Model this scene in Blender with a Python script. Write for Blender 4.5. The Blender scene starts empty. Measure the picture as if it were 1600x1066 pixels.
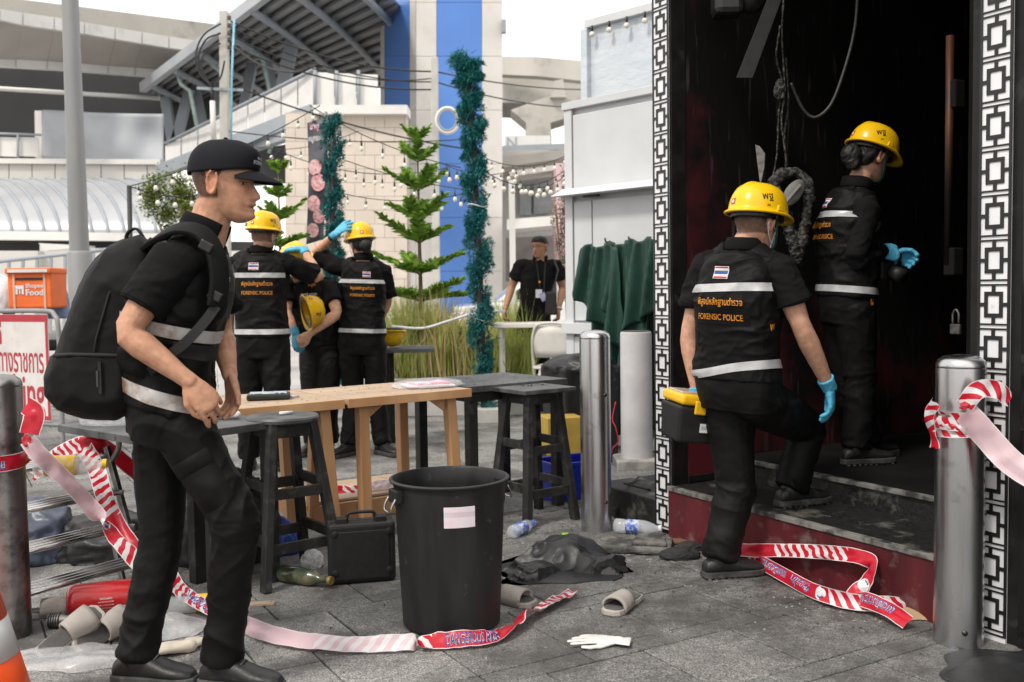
import bpy, bmesh, math, random
import numpy as np
from mathutils import Vector, Matrix
from mathutils.bvhtree import BVHTree
random.seed(7); RNG = np.random.RandomState(7)
SC = bpy.context.scene
COL = SC.collection
PI = math.pi
rad = math.radians

# ------------------------------------------------------------------ camera
CAM_H, FPX = 1.28, 1555.0
cam_d = bpy.data.cameras.new('camera'); cam = bpy.data.objects.new('camera', cam_d); COL.objects.link(cam)
CAM_R = Matrix.Rotation(PI/2 - rad(3.06), 3, 'X') @ Matrix.Rotation(rad(-0.8), 3, 'Z')
cam.matrix_world = Matrix.Translation((0, 0, CAM_H)) @ CAM_R.to_4x4()
cam_d.sensor_width = 36.0; cam_d.lens = FPX/1600*36; cam_d.clip_end = 2000; cam_d.clip_start = 0.05
cam_d.dof.use_dof = True; cam_d.dof.focus_distance = 4.1; cam_d.dof.aperture_fstop = 4.0
SC.camera = cam

# ------------------------------------------------------------------ world, sun, exposure
SUN_EL, SUN_AZ = 52, -40        # azimuth measured from straight behind the camera, negative = to the left
w = bpy.data.worlds.new('World'); SC.world = w; w.use_nodes = True
nt = w.node_tree; nt.nodes.clear()
sky = nt.nodes.new('ShaderNodeTexSky'); sky.sky_type = 'NISHITA'; sky.sun_disc = False
sky.sun_elevation = rad(SUN_EL); sky.sun_rotation = rad(180 + SUN_AZ); sky.dust_density = 5.0; sky.air_density = 1.0; sky.ozone_density = 1.5
tc = nt.nodes.new('ShaderNodeTexCoord')
cl = nt.nodes.new('ShaderNodeTexNoise'); cl.inputs['Scale'].default_value = 3.2; cl.inputs['Detail'].default_value = 7; cl.inputs['Roughness'].default_value = .55
cmap = nt.nodes.new('ShaderNodeMapping'); cmap.inputs['Scale'].default_value = (1, 1, 2.2)
crp = nt.nodes.new('ShaderNodeValToRGB'); crp.color_ramp.elements[0].position = .30; crp.color_ramp.elements[1].position = .62
crp.color_ramp.elements[0].color = (.62, .62, .62, 1); crp.color_ramp.elements[1].color = (1, 1, 1, 1)
mx = nt.nodes.new('ShaderNodeMix'); mx.data_type = 'RGBA'
mx.inputs[7].default_value = (12.1, 11.7, 11.2, 1)            # bright thin cloud
bg = nt.nodes.new('ShaderNodeBackground'); bg.inputs[1].default_value = 0.085
ow = nt.nodes.new('ShaderNodeOutputWorld')
nt.links.new(tc.outputs['Generated'], cmap.inputs[0]); nt.links.new(cmap.outputs[0], cl.inputs['Vector'])
nt.links.new(cl.outputs[0], crp.inputs[0]); nt.links.new(crp.outputs[0], mx.inputs[0])
nt.links.new(sky.outputs[0], mx.inputs[6]); nt.links.new(mx.outputs[2], bg.inputs[0]); nt.links.new(bg.outputs[0], ow.inputs[0])
sun_d = bpy.data.lights.new('sun', 'SUN'); sun_d.energy = 1.5; sun_d.angle = rad(10); sun_d.color = (1, .935, .85)
sun = bpy.data.objects.new('sun', sun_d); COL.objects.link(sun)
_s = Vector((math.sin(rad(SUN_AZ))*math.cos(rad(SUN_EL)), -math.cos(rad(SUN_AZ))*math.cos(rad(SUN_EL)), math.sin(rad(SUN_EL))))
sun.rotation_euler = _s.to_track_quat('Z', 'Y').to_euler()
SC.view_settings.view_transform = 'Standard'; SC.view_settings.look = 'None'; SC.view_settings.gamma = 1
SC.view_settings.exposure = 0.72
SC.render.engine = 'CYCLES'; SC.cycles.use_denoising = True
SC.cycles.max_bounces = 7; SC.cycles.transparent_max_bounces = 12

# ------------------------------------------------------------------ helpers: where a thing stands
CO = Vector((0, 0, CAM_H))
def _ray(x, y): return CAM_R @ Vector(((x-800)/FPX, -(y-533)/FPX, -1))
def G(x, y, z=0.0):
    d = _ray(x, y); return CO + d*((z-CAM_H)/d.z)
def D(x, y, Y):
    d = _ray(x, y); return CO + d*(Y/d.y)
def V(*a): return Vector(a)

# ------------------------------------------------------------------ helpers: numpy noise
_PT = RNG.permutation(256); _PT = np.concatenate([_PT, _PT, _PT]); _GR = RNG.randn(256, 3); _GR /= np.linalg.norm(_GR, axis=1)[:, None]
def pnoise(P):
    P = np.asarray(P, float); i = np.floor(P).astype(int); f = P-i; u = f*f*f*(f*(f*6-15)+10); i &= 255
    out = 0
    for a in (0, 1):
        for b in (0, 1):
            for c in (0, 1):
                h = _PT[(_PT[(_PT[(i[:, 0]+a) & 255]+i[:, 1]+b) & 255]+i[:, 2]+c) & 255]
                g = (_GR[h]*(f-np.array([a, b, c]))).sum(1)
                wx = u[:, 0] if a else 1-u[:, 0]; wy = u[:, 1] if b else 1-u[:, 1]; wz = u[:, 2] if c else 1-u[:, 2]
                out = out + g*wx*wy*wz
    return out

# ------------------------------------------------------------------ helpers: materials
MATS = {}
def mat(name, c=(.5, .5, .5), c2=None, rough=.5, metal=0.0, scale=6.0, bump=0.0, bscale=80.0, detail=6, lo=.35, hi=.65, alpha=1.0, trans=0.0, sss=0.0, coat=0.0,
        spec=.5, attr=None, dirt=None, dlo=.5, dhi=.7, dscale=3.0, stretch=(1, 1, 1), bdist=.004, sheen=0.0, emis=None, ior=1.45, tl=0.0, rvar=.12):
    if name in MATS: return MATS[name]
    m = bpy.data.materials.new(name); m.use_nodes = True; N = m.node_tree.nodes; L = m.node_tree.links
    b = N['Principled BSDF']
    b.inputs['Roughness'].default_value = rough; b.inputs['Metallic'].default_value = metal; b.inputs['Alpha'].default_value = alpha
    b.inputs['Transmission Weight'].default_value = trans; b.inputs['IOR'].default_value = ior; b.inputs['Specular IOR Level'].default_value = spec
    b.inputs['Coat Weight'].default_value = coat; b.inputs['Sheen Weight'].default_value = sheen
    if sss: b.inputs['Subsurface Weight'].default_value = sss; b.inputs['Subsurface Radius'].default_value = (.012, .005, .003); b.inputs['Subsurface Scale'].default_value = .6
    t = N.new('ShaderNodeTexCoord'); mp = N.new('ShaderNodeMapping'); mp.inputs['Scale'].default_value = stretch; L.new(t.outputs['Object'], mp.inputs[0])
    n = N.new('ShaderNodeTexNoise'); n.inputs['Scale'].default_value = scale; n.inputs['Detail'].default_value = detail; L.new(mp.outputs[0], n.inputs['Vector'])
    c2 = c2 or tuple(x*.78 for x in c)
    rp = N.new('ShaderNodeValToRGB'); e = rp.color_ramp.elements
    e[0].position, e[1].position = lo, hi; e[0].color = (*c2, 1); e[1].color = (*c, 1); L.new(n.outputs[0], rp.inputs[0])
    col = rp.outputs[0]
    if attr:
        at = N.new('ShaderNodeVertexColor'); at.layer_name = attr
        mm = N.new('ShaderNodeMix'); mm.data_type = 'RGBA'; mm.blend_type = 'MULTIPLY'; mm.inputs[0].default_value = 1
        L.new(at.outputs[0], mm.inputs[6]); L.new(col, mm.inputs[7]); col = mm.outputs[2]
    if dirt:
        dn = N.new('ShaderNodeTexNoise'); dn.inputs['Scale'].default_value = dscale; dn.inputs['Detail'].default_value = 8; dn.inputs['Roughness'].default_value = .65
        L.new(t.outputs['Object'], dn.inputs['Vector'])
        dr = N.new('ShaderNodeMapRange'); dr.inputs['From Min'].default_value = dlo; dr.inputs['From Max'].default_value = dhi; L.new(dn.outputs[0], dr.inputs[0])
        mm = N.new('ShaderNodeMix'); mm.data_type = 'RGBA'; L.new(dr.outputs[0], mm.inputs[0]); L.new(col, mm.inputs[6]); mm.inputs[7].default_value = (*dirt, 1); col = mm.outputs[2]
    L.new(col, b.inputs['Base Color'])
    if rvar:
        mr = N.new('ShaderNodeMapRange'); mr.inputs['To Min'].default_value = max(.02, rough-rvar); mr.inputs['To Max'].default_value = min(1, rough+rvar)
        L.new(n.outputs[0], mr.inputs[0]); L.new(mr.outputs[0], b.inputs['Roughness'])
    if bump:
        bn = N.new('ShaderNodeTexNoise'); bn.inputs['Scale'].default_value = bscale; bn.inputs['Detail'].default_value = 5; L.new(mp.outputs[0], bn.inputs['Vector'])
        bb = N.new('ShaderNodeBump'); bb.inputs['Strength'].default_value = bump; bb.inputs['Distance'].default_value = bdist
        L.new(bn.outputs[0], bb.inputs['Height']); L.new(bb.outputs[0], b.inputs['Normal'])
    if emis: b.inputs['Emission Color'].default_value = (*emis[:3], 1); b.inputs['Emission Strength'].default_value = emis[3]
    if tl:
        ts = N.new('ShaderNodeBsdfTranslucent'); ms = N.new('ShaderNodeMixShader'); ms.inputs[0].default_value = tl
        L.new(col, ts.inputs[0]); L.new(b.outputs[0], ms.inputs[1]); L.new(ts.outputs[0], ms.inputs[2]); L.new(ms.outputs[0], N['Material Output'].inputs[0])
    MATS[name] = m; return m

# ------------------------------------------------------------------ helpers: objects
def tag(o, label=None, cat=None, group=None, kind=None):
    if label: o['label'] = label
    if cat: o['category'] = cat
    if group: o['group'] = group
    if kind: o['kind'] = kind
    return o
def thing(name, label, cat, loc=(0, 0, 0), rz=0.0, group=None):
    o = bpy.data.objects.new(name, None); COL.objects.link(o); o.empty_display_size = .05
    o.location = loc; o.rotation_euler = (0, 0, rz); return tag(o, label, cat, group)
def link(name, me, m=None, parent=None, rel=False):
    o = bpy.data.objects.new(name, me); COL.objects.link(o)
    if m is not None:
        keep = [p.material_index for p in me.polygons]; me.materials.clear()
        for x in (m if isinstance(m, (list, tuple)) else [m]): me.materials.append(x)
        if isinstance(m, (list, tuple)): me.polygons.foreach_set('material_index', keep)
    if parent is not None:
        o.parent = parent
        if rel:     # coordinates were given in the world: keep them there
            mw = Matrix.Translation(parent.location) @ parent.rotation_euler.to_matrix().to_4x4()
            par = parent.parent
            if par is not None: mw = (Matrix.Translation(par.location) @ par.rotation_euler.to_matrix().to_4x4()) @ mw
            me.transform(mw.inverted())
    return o
def copy_tree(o, parent=None):
    c = o.copy(); COL.objects.link(c); c.parent = parent
    for ch in [x for x in o.children if x is not c]: copy_tree(ch, c)
    return c
def frame_of(d, up=V(0, 0, 1)):
    d = d.normalized()
    if abs(d.dot(up)) > .98: up = V(0, 1, 0)
    s = d.cross(up).normalized(); return s, s.cross(d).normalized()

class MB:
    def __init__(self): self.v = []; self.f = []; self.mi = []; self.uv = None
    def add(self, vs, fs, mi=0):
        o = len(self.v); self.v += [tuple(x) for x in vs]; self.f += [tuple(i+o for i in f) for f in fs]; self.mi += [mi]*len(fs); return self
    def box(self, c, s, R=None, mi=0, taper=1.0):
        c = Vector(c); vs = []
        for z in (-1, 1):
            k = taper if z > 0 else 1
            for x, y in ((-1, -1), (1, -1), (1, 1), (-1, 1)):
                p = Vector((x*s[0]/2*k, y*s[1]/2*k, z*s[2]/2)); vs.append(c+(R @ p if R else p))
        return self.add(vs, [(0, 3, 2, 1), (4, 5, 6, 7), (0, 1, 5, 4), (1, 2, 6, 5), (2, 3, 7, 6), (3, 0, 4, 7)], mi)
    def bar(self, a, b, w, h, up=V(0, 0, 1), mi=0, w2=None, h2=None):
        a, b = Vector(a), Vector(b); s, u = frame_of(b-a, up); w2 = w2 or w; h2 = h2 or h
        vs = [a+s*x*w/2+u*y*h/2 for x, y in ((-1, -1), (1, -1), (1, 1), (-1, 1))]+[b+s*x*w2/2+u*y*h2/2 for x, y in ((-1, -1), (1, -1), (1, 1), (-1, 1))]
        return self.add(vs, [(0, 1, 2, 3), (7, 6, 5, 4), (0, 4, 5, 1), (1, 5, 6, 2), (2, 6, 7, 3), (3, 7, 4, 0)], mi)
    def tube(self, pts, r, n=10, cap=True, mi=0, up=V(0, 0, 1), flat=1.0, round_=False):
        pts = [Vector(p) for p in pts]; k = len(pts)
        rs = list(r) if isinstance(r, (list, tuple)) else [r]*k
        if round_:
            d0 = (pts[0]-pts[1]).normalized(); d1 = (pts[-1]-pts[-2]).normalized()
            def q(x): return x if isinstance(x, (int, float)) else (x[0]+x[1])/2
            def mul(x, k_): return x*k_ if isinstance(x, (int, float)) else (x[0]*k_, x[1]*k_)
            a, e = q(rs[0]), q(rs[-1])
            pts = [pts[0]+d0*a*.95, pts[0]+d0*a*.75, pts[0]+d0*a*.4]+pts+[pts[-1]+d1*e*.4, pts[-1]+d1*e*.75, pts[-1]+d1*e*.95]
            rs = [mul(rs[0], .3), mul(rs[0], .66), mul(rs[0], .92)]+rs+[mul(rs[-1], .92), mul(rs[-1], .66), mul(rs[-1], .3)]; k = len(pts)
        s, u = frame_of(pts[1]-pts[0], up); vs = []
        for i in range(k):
            d = (pts[min(i+1, k-1)]-pts[max(i-1, 0)]).normalized()
            s = (s-d*s.dot(d)).normalized(); u = s.cross(d).normalized()
            rr = rs[i]; ra, rb = (rr, rr*flat) if isinstance(rr, (int, float)) else rr
            for j in range(n):
                a = 2*PI*j/n; vs.append(pts[i]+s*math.cos(a)*ra+u*math.sin(a)*rb)
        fs = [(i*n+j, i*n+(j+1) % n, (i+1)*n+(j+1) % n, (i+1)*n+j) for i in range(k-1) for j in range(n)]
        if cap: fs += [tuple(range(n-1, -1, -1)), tuple((k-1)*n+j for j in range(n))]
        return self.add(vs, fs, mi)
    def lathe(self, prof, n=24, c=(0, 0, 0), R=None, mi=0, sx=1.0, sy=1.0):
        c = Vector(c); vs = []
        for r, z in prof:
            for j in range(n):
                a = 2*PI*j/n; p = Vector((r*math.cos(a)*sx, r*math.sin(a)*sy, z)); vs.append(c+(R @ p if R else p))
        k = len(prof); fs = [(i*n+j, i*n+(j+1) % n, (i+1)*n+(j+1) % n, (i+1)*n+j) for i in range(k-1) for j in range(n)]
        if prof[0][0] > 1e-5: fs.append(tuple(range(n-1, -1, -1)))
        if prof[-1][0] > 1e-5: fs.append(tuple((k-1)*n+j for j in range(n)))
        return self.add(vs, fs, mi)
    def rings(self, R_, cap=True, mi=0):
        n = len(R_[0]); vs = [p for r in R_ for p in r]; k = len(R_)
        fs = [(i*n+j, i*n+(j+1) % n, (i+1)*n+(j+1) % n, (i+1)*n+j) for i in range(k-1) for j in range(n)]
        if cap: fs += [tuple(range(n-1, -1, -1)), tuple((k-1)*n+j for j in range(n))]
        return self.add(vs, fs, mi)
    def prism(self, poly, off, mi=0):
        n = len(poly); off = Vector(off); vs = [Vector(p) for p in poly]; vs += [p+off for p in vs]
        return self.add(vs, [tuple(range(n)), tuple(range(2*n-1, n-1, -1))]+[(j, j+n, (j+1) % n+n, (j+1) % n) for j in range(n)], mi)
    def grid(self, P, mi=0, closed=False):
        r, c = len(P), len(P[0])
        return self.add([p for row in P for p in row], [(i*c+j, i*c+j+1, (i+1)*c+j+1, (i+1)*c+j) for i in range(r-1) for j in range(c-1)], mi)
    def ico(self, c, r, sub=1, sc=(1, 1, 1), jit=0.0, mi=0):
        bm = bmesh.new(); bmesh.ops.create_icosphere(bm, subdivisions=sub, radius=1)
        vs = [Vector(c)+Vector((v.co.x*sc[0], v.co.y*sc[1], v.co.z*sc[2]))*r*(1+random.uniform(-jit, jit)) for v in bm.verts]
        fs = [tuple(v.index for v in f.verts) for f in bm.faces]; bm.free(); return self.add(vs, fs, mi)
    def mesh(self, name='mesh', smooth=False, fix=True):
        me = bpy.data.meshes.new(name); me.from_pydata(self.v, [], self.f)
        if fix:
            bm = bmesh.new(); bm.from_mesh(me); bmesh.ops.recalc_face_normals(bm, faces=bm.faces); bm.to_mesh(me); bm.free()
        if any(self.mi) and len(me.polygons) == len(self.mi): me.polygons.foreach_set('material_index', self.mi)
        if smooth: me.polygons.foreach_set('use_smooth', [True]*len(me.polygons))
        me.update(); return me
    def build(self, name, m, parent=None, smooth=False, rel=False, bevel=0.0, fix=True, auto=None, seg=2):
        o = link(name, self.mesh(name, smooth or auto is not None, fix), m, parent, rel)
        if auto is not None: sharp(o.data, auto)
        if bevel:
            b = o.modifiers.new('bevel', 'BEVEL'); b.width = bevel; b.segments = seg; b.limit_method = 'ANGLE'; b.angle_limit = rad(40)
        return o
def sharp(me, ang=40):
    bm = bmesh.new(); bm.from_mesh(me)
    for e in bm.edges:
        if len(e.link_faces) == 2 and e.calc_face_angle(0) > rad(ang): e.smooth = False
    bm.to_mesh(me); bm.free()
def evald(o):
    dg = bpy.context.evaluated_depsgraph_get(); me = bpy.data.meshes.new_from_object(o.evaluated_get(dg)); return me
def remesh(mb, vox, smooth=6, fac=.5):
    """closed overlapping pieces -> one continuous skin"""
    o = link('tmp', mb.mesh('tmp', fix=True)); r = o.modifiers.new('r', 'REMESH'); r.mode = 'VOXEL'; r.voxel_size = vox
    if smooth: s = o.modifiers.new('s', 'SMOOTH'); s.iterations = smooth; s.factor = fac
    me = evald(o); old = o.data; bpy.data.objects.remove(o); bpy.data.meshes.remove(old)
    me.polygons.foreach_set('use_smooth', [True]*len(me.polygons)); return me
def getco(me):
    a = np.empty(len(me.vertices)*3); me.vertices.foreach_get('co', a); return a.reshape(-1, 3)
def setco(me, a): me.vertices.foreach_set('co', np.ascontiguousarray(a, float).ravel()); me.update()
def getno(me):
    a = np.empty(len(me.vertices)*3, np.float32); me.vertex_normals.foreach_get('vector', a); return a.reshape(-1, 3)
def displace(me, fn):
    co = getco(me); setco(me, co+getno(me)*fn(co)[:, None])
def bvh_of(me): return BVHTree.FromPolygons([v.co.copy() for v in me.vertices], [tuple(p.vertices) for p in me.polygons])

# lettering: real flat letter shapes
_TX = {}
def text_mesh(s, size=1.0, bold=0.0, width=None, shear=0.0):
    """triangulated letters, centred, in the xy plane"""
    cu = bpy.data.curves.new('t', 'FONT'); cu.body = s; cu.size = size; cu.align_x = 'CENTER'; cu.align_y = 'CENTER'; cu.offset = bold*size; cu.resolution_u = 3; cu.shear = shear
    o = bpy.data.objects.new('t', cu); COL.objects.link(o); me = evald(o); bpy.data.objects.remove(o); bpy.data.curves.remove(cu)
    bm = bmesh.new(); bm.from_mesh(me); bmesh.ops.triangulate(bm, faces=bm.faces)
    for _ in range(2):
        mxl = size*.35; es = [e for e in bm.edges if e.calc_length() > mxl]
        if es: bmesh.ops.subdivide_edges(bm, edges=es, cuts=1); bmesh.ops.triangulate(bm, faces=bm.faces)
    vs = np.array([v.co[:] for v in bm.verts]) if bm.verts else np.zeros((0, 3)); fs = [tuple(v.index for v in f.verts) for f in bm.faces]; bm.free(); bpy.data.meshes.remove(me)
    if len(vs):
        vs[:, 0] -= (vs[:, 0].min()+vs[:, 0].max())/2; vs[:, 1] -= (vs[:, 1].min()+vs[:, 1].max())/2
        if width: vs *= width/(vs[:, 0].max()-vs[:, 0].min())
    return vs, fs
def flat_text(mb, s, size, o, x, y, width=None, bold=0.0, mi=0, hs=1.0):
    vs, fs = text_mesh(s, size, bold, width); o, x, y = Vector(o), Vector(x), Vector(y)
    return mb.add([o+x*v[0]+y*v[1]*hs for v in vs], fs, mi)
def grid_patch(wd, ht, nx=10, ny=4):
    vs = np.array([[(-.5+i/nx)*wd, (-.5+j/ny)*ht, 0] for j in range(ny+1) for i in range(nx+1)])
    fs = [(j*(nx+1)+i, j*(nx+1)+i+1, (j+1)*(nx+1)+i+1, (j+1)*(nx+1)+i) for j in range(ny) for i in range(nx)]
    return vs, fs
def project(bvh, vs, o, x, y, n, off=.002, far=.5):
    """lay flat verts on a surface: cast along -n from o"""
    o, x, y, n = Vector(o), Vector(x), Vector(y), Vector(n).normalized(); out = []; last = None
    for v in vs:
        s = o+x*v[0]+y*v[1]+n*far*.5; h = bvh.ray_cast(s, -n, far)
        d = h[3] if h[0] is not None else (last if last is not None else far*.5)
        last = d; out.append(s-n*(d-off-v[2]))
    return out

# ================================================================== SETTING
C0 = V(.80, 5.03, 0); RZF = rad(-60)
DV = V(.5, -.8660254, 0); QV = V(.8660254, .5, 0)
def FQ(s, q, z=0.0): return C0+DV*s+QV*q+V(0, 0, z)

def stone_mat(name, c, c2, dark, rough=.72):
    """granite paving: speckle, per-slab tone, damp and soot stains that carry on across the slabs"""
    m = bpy.data.materials.new(name); m.use_nodes = True; N = m.node_tree.nodes; L = m.node_tree.links; b = N['Principled BSDF']
    g = N.new('ShaderNodeNewGeometry'); oi = N.new('ShaderNodeObjectInfo')
    def noise(sc, det, ro=.6):
        n = N.new('ShaderNodeTexNoise'); n.inputs['Scale'].default_value = sc; n.inputs['Detail'].default_value = det; n.inputs['Roughness'].default_value = ro; L.new(g.outputs['Position'], n.inputs['Vector']); return n
    def ramp(inp, p0, p1, a, d):
        r = N.new('ShaderNodeValToRGB'); r.color_ramp.elements[0].position = p0; r.color_ramp.elements[1].position = p1; r.color_ramp.elements[0].color = (*a, 1); r.color_ramp.elements[1].color = (*d, 1); L.new(inp, r.inputs[0]); return r.outputs[0]
    def mix(kind, f, a, d):
        x = N.new('ShaderNodeMix'); x.data_type = 'RGBA'; x.blend_type = kind
        if isinstance(f, float): x.inputs[0].default_value = f
        else: L.new(f, x.inputs[0])
        L.new(a, x.inputs[6])
        if isinstance(d, tuple): x.inputs[7].default_value = (*d, 1)
        else: L.new(d, x.inputs[7])
        return x.outputs[2]
    sp = noise(150, 3, .75); col = ramp(sp.outputs[0], .40, .60, c2, c)
    sp2 = noise(42, 4, .8); col = mix('MULTIPLY', 1.0, col, ramp(sp2.outputs[0], .35, .6, (.55, .55, .56), (1.15, 1.15, 1.13)))
    tone = N.new('ShaderNodeMapRange'); tone.inputs['To Min'].default_value = .76; tone.inputs['To Max'].default_value = 1.12; L.new(oi.outputs['Random'], tone.inputs[0])
    tc_ = N.new('ShaderNodeCombineColor'); [L.new(tone.outputs[0], tc_.inputs[i]) for i in range(3)]
    col = mix('MULTIPLY', 1.0, col, tc_.outputs[0])
    st = noise(2.3, 9, .68); fs = N.new('ShaderNodeMapRange'); fs.inputs['From Min'].default_value = .44; fs.inputs['From Max'].default_value = .62; fs.inputs['To Max'].default_value = .8; L.new(st.outputs[0], fs.inputs[0])
    col = mix('MIX', fs.outputs[0], col, dark)
    # trodden-in soot spreading out of the burnt doorway
    d = N.new('ShaderNodeVectorMath'); d.operation = 'DISTANCE'; L.new(g.outputs['Position'], d.inputs[0]); d.inputs[1].default_value = (1.1, 4.35, 0)
    ds = N.new('ShaderNodeMapRange'); ds.inputs['From Min'].default_value = 1.7; ds.inputs['From Max'].default_value = .15; ds.inputs['To Min'].default_value = 0; ds.inputs['To Max'].default_value = .92; L.new(d.outputs['Value'], ds.inputs[0])
    sn = noise(7, 8, .7); s3 = N.new('ShaderNodeMath'); s3.operation = 'MULTIPLY'; L.new(ds.outputs[0], s3.inputs[0]); rr = ramp(sn.outputs[0], .34, .58, (0, 0, 0), (1, 1, 1)); L.new(rr, s3.inputs[1])
    col = mix('MIX', s3.outputs[0], col, (.035, .034, .032))
    L.new(col, b.inputs['Base Color'])
    ro = N.new('ShaderNodeMapRange'); ro.inputs['To Min'].default_value = rough-.2; ro.inputs['To Max'].default_value = rough+.2; L.new(st.outputs[0], ro.inputs[0]); L.new(ro.outputs[0], b.inputs['Roughness'])
    bp = N.new('ShaderNodeBump'); bp.inputs['Strength'].default_value = .5; bp.inputs['Distance'].default_value = .002; L.new(sp2.outputs[0], bp.inputs['Height']); L.new(bp.outputs[0], b.inputs['Normal'])
    return m
m_slab = stone_mat('granite_paving', (.42, .415, .405), (.085, .084, .083), (.055, .053, .05))
m_slab2 = stone_mat('granite_band', (.30, .30, .295), (.08, .08, .079), (.055, .053, .05))
m_ground = mat('ground_screed', (.10, .098, .095), (.055, .054, .052), rough=.9, scale=3, bump=.4, bscale=60)
gm = MB(); gm.add([(-400, -60, -.016), (400, -60, -.016), (400, 600, -.016), (-400, 600, -.016)], [(0, 1, 2, 3)])
tag(gm.build('ground', m_ground), kind='structure')
pave = thing('pavement', None, None, C0, RZF); pave['kind'] = 'structure'; del_keys = [k for k in ('label', 'category') if k in pave]
random.seed(21)
cells = []
s = -8.4; r = 0
while s < 3.6:
    wide = r % 2 == 0; wd = .40 if wide else .105
    q = -8.5+(.2 if (r//2) % 2 else 0)
    while q < 6.5:
        ln = .40 if wide else random.choice((.2, .4, .4))
        c = FQ(s+wd/2, q+ln/2)
        if not (s+wd > -.10 and q > .05) and 2.0 < c.y < 12.6 and abs(c.x) < c.y*.62+.7: cells.append((c.length, s, q, wd, ln, wide))
        q += ln
    s += wd; r += 1
cells.sort()
_tile = {}
def tile_mb(wd, ln, mb=None, s=0, q=0, dz=0.0):
    mb = mb or MB(); g = .0035; a, b = wd/2-g, ln/2-g; e = .003
    vs = [(s+x*a, q+y*b, -.016) for x, y in ((-1, -1), (1, -1), (1, 1), (-1, 1))]+[(s+x*a, q+y*b, dz-e) for x, y in ((-1, -1), (1, -1), (1, 1), (-1, 1))]+[(s+x*(a-e), q+y*(b-e), dz) for x, y in ((-1, -1), (1, -1), (1, 1), (-1, 1))]
    fs = [(8, 9, 10, 11)]+[(i+k, (i+1) % 4+k, (i+1) % 4+k+4, i+k+4) for k in (0, 4) for i in range(4)]
    return mb.add(vs, fs)
far_t = MB()
for k, (_, s, q, wd, ln, wide) in enumerate(cells):
    if k < 300:
        key = (wd, ln)
        if key not in _tile: _tile[key] = tile_mb(wd, ln).mesh('tile', fix=False); _tile[key].materials.append(m_slab if wide else m_slab2)
        o = link('tile', _tile[key], None, pave); o.location = (s+wd/2, q+ln/2, random.uniform(-.0018, .0012)); o.rotation_euler = (random.uniform(-.003, .003), random.uniform(-.003, .003), random.uniform(-.004, .004))
    else: tile_mb(wd, ln, far_t, s+wd/2, q+ln/2, random.uniform(-.0015, .0012))
o = far_t.build('paving_field', m_slab, pave, fix=False); o['kind'] = 'stuff'
# road and forecourt beyond the paving
m_road = mat('road_concrete', (.42, .41, .39), (.33, .32, .31), rough=.85, scale=.8, bump=.2, bscale=30)
rm = MB(); rm.box((0, 36, -.011), (90, 49, .006)); tag(rm.build('road', m_road), kind='structure')

# ------------------------------------------------------------------ burnt bar front
m_blackmetal = mat('soot_black_metal', (.014, .014, .014), (.007, .007, .007), rough=.48, spec=.3, scale=9, bump=.15, bscale=120, dirt=(.06, .058, .052), dlo=.60, dhi=.80, dscale=7)
m_lattice = mat('lattice_black', (.016, .016, .016), (.010, .010, .010), rough=.35, scale=20)
m_acrylic = mat('white_acrylic', (.78, .78, .80), (.66, .66, .68), rough=.25, scale=3, dirt=(.35, .34, .33), dlo=.62, dhi=.85, dscale=14)
m_soot = mat('soot', (.0065, .006, .006), (.003, .003, .003), rough=.85, spec=.2, scale=5, bump=.5, bscale=45)
m_blackstone = mat('black_granite', (.020, .020, .019), (.008, .008, .008), rough=.5, scale=60, bump=.5, bscale=60, dirt=(.17, .165, .145), dlo=.55, dhi=.72, dscale=6)
m_nosing = mat('worn_nosing', (.20, .195, .18), (.035, .035, .033), rough=.6, scale=14, lo=.4, hi=.58, bump=.4, bscale=60)
m_polish = mat('polished_black', (.012, .012, .013), (.008, .008, .008), rough=.08, scale=4, rvar=.05)
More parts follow.
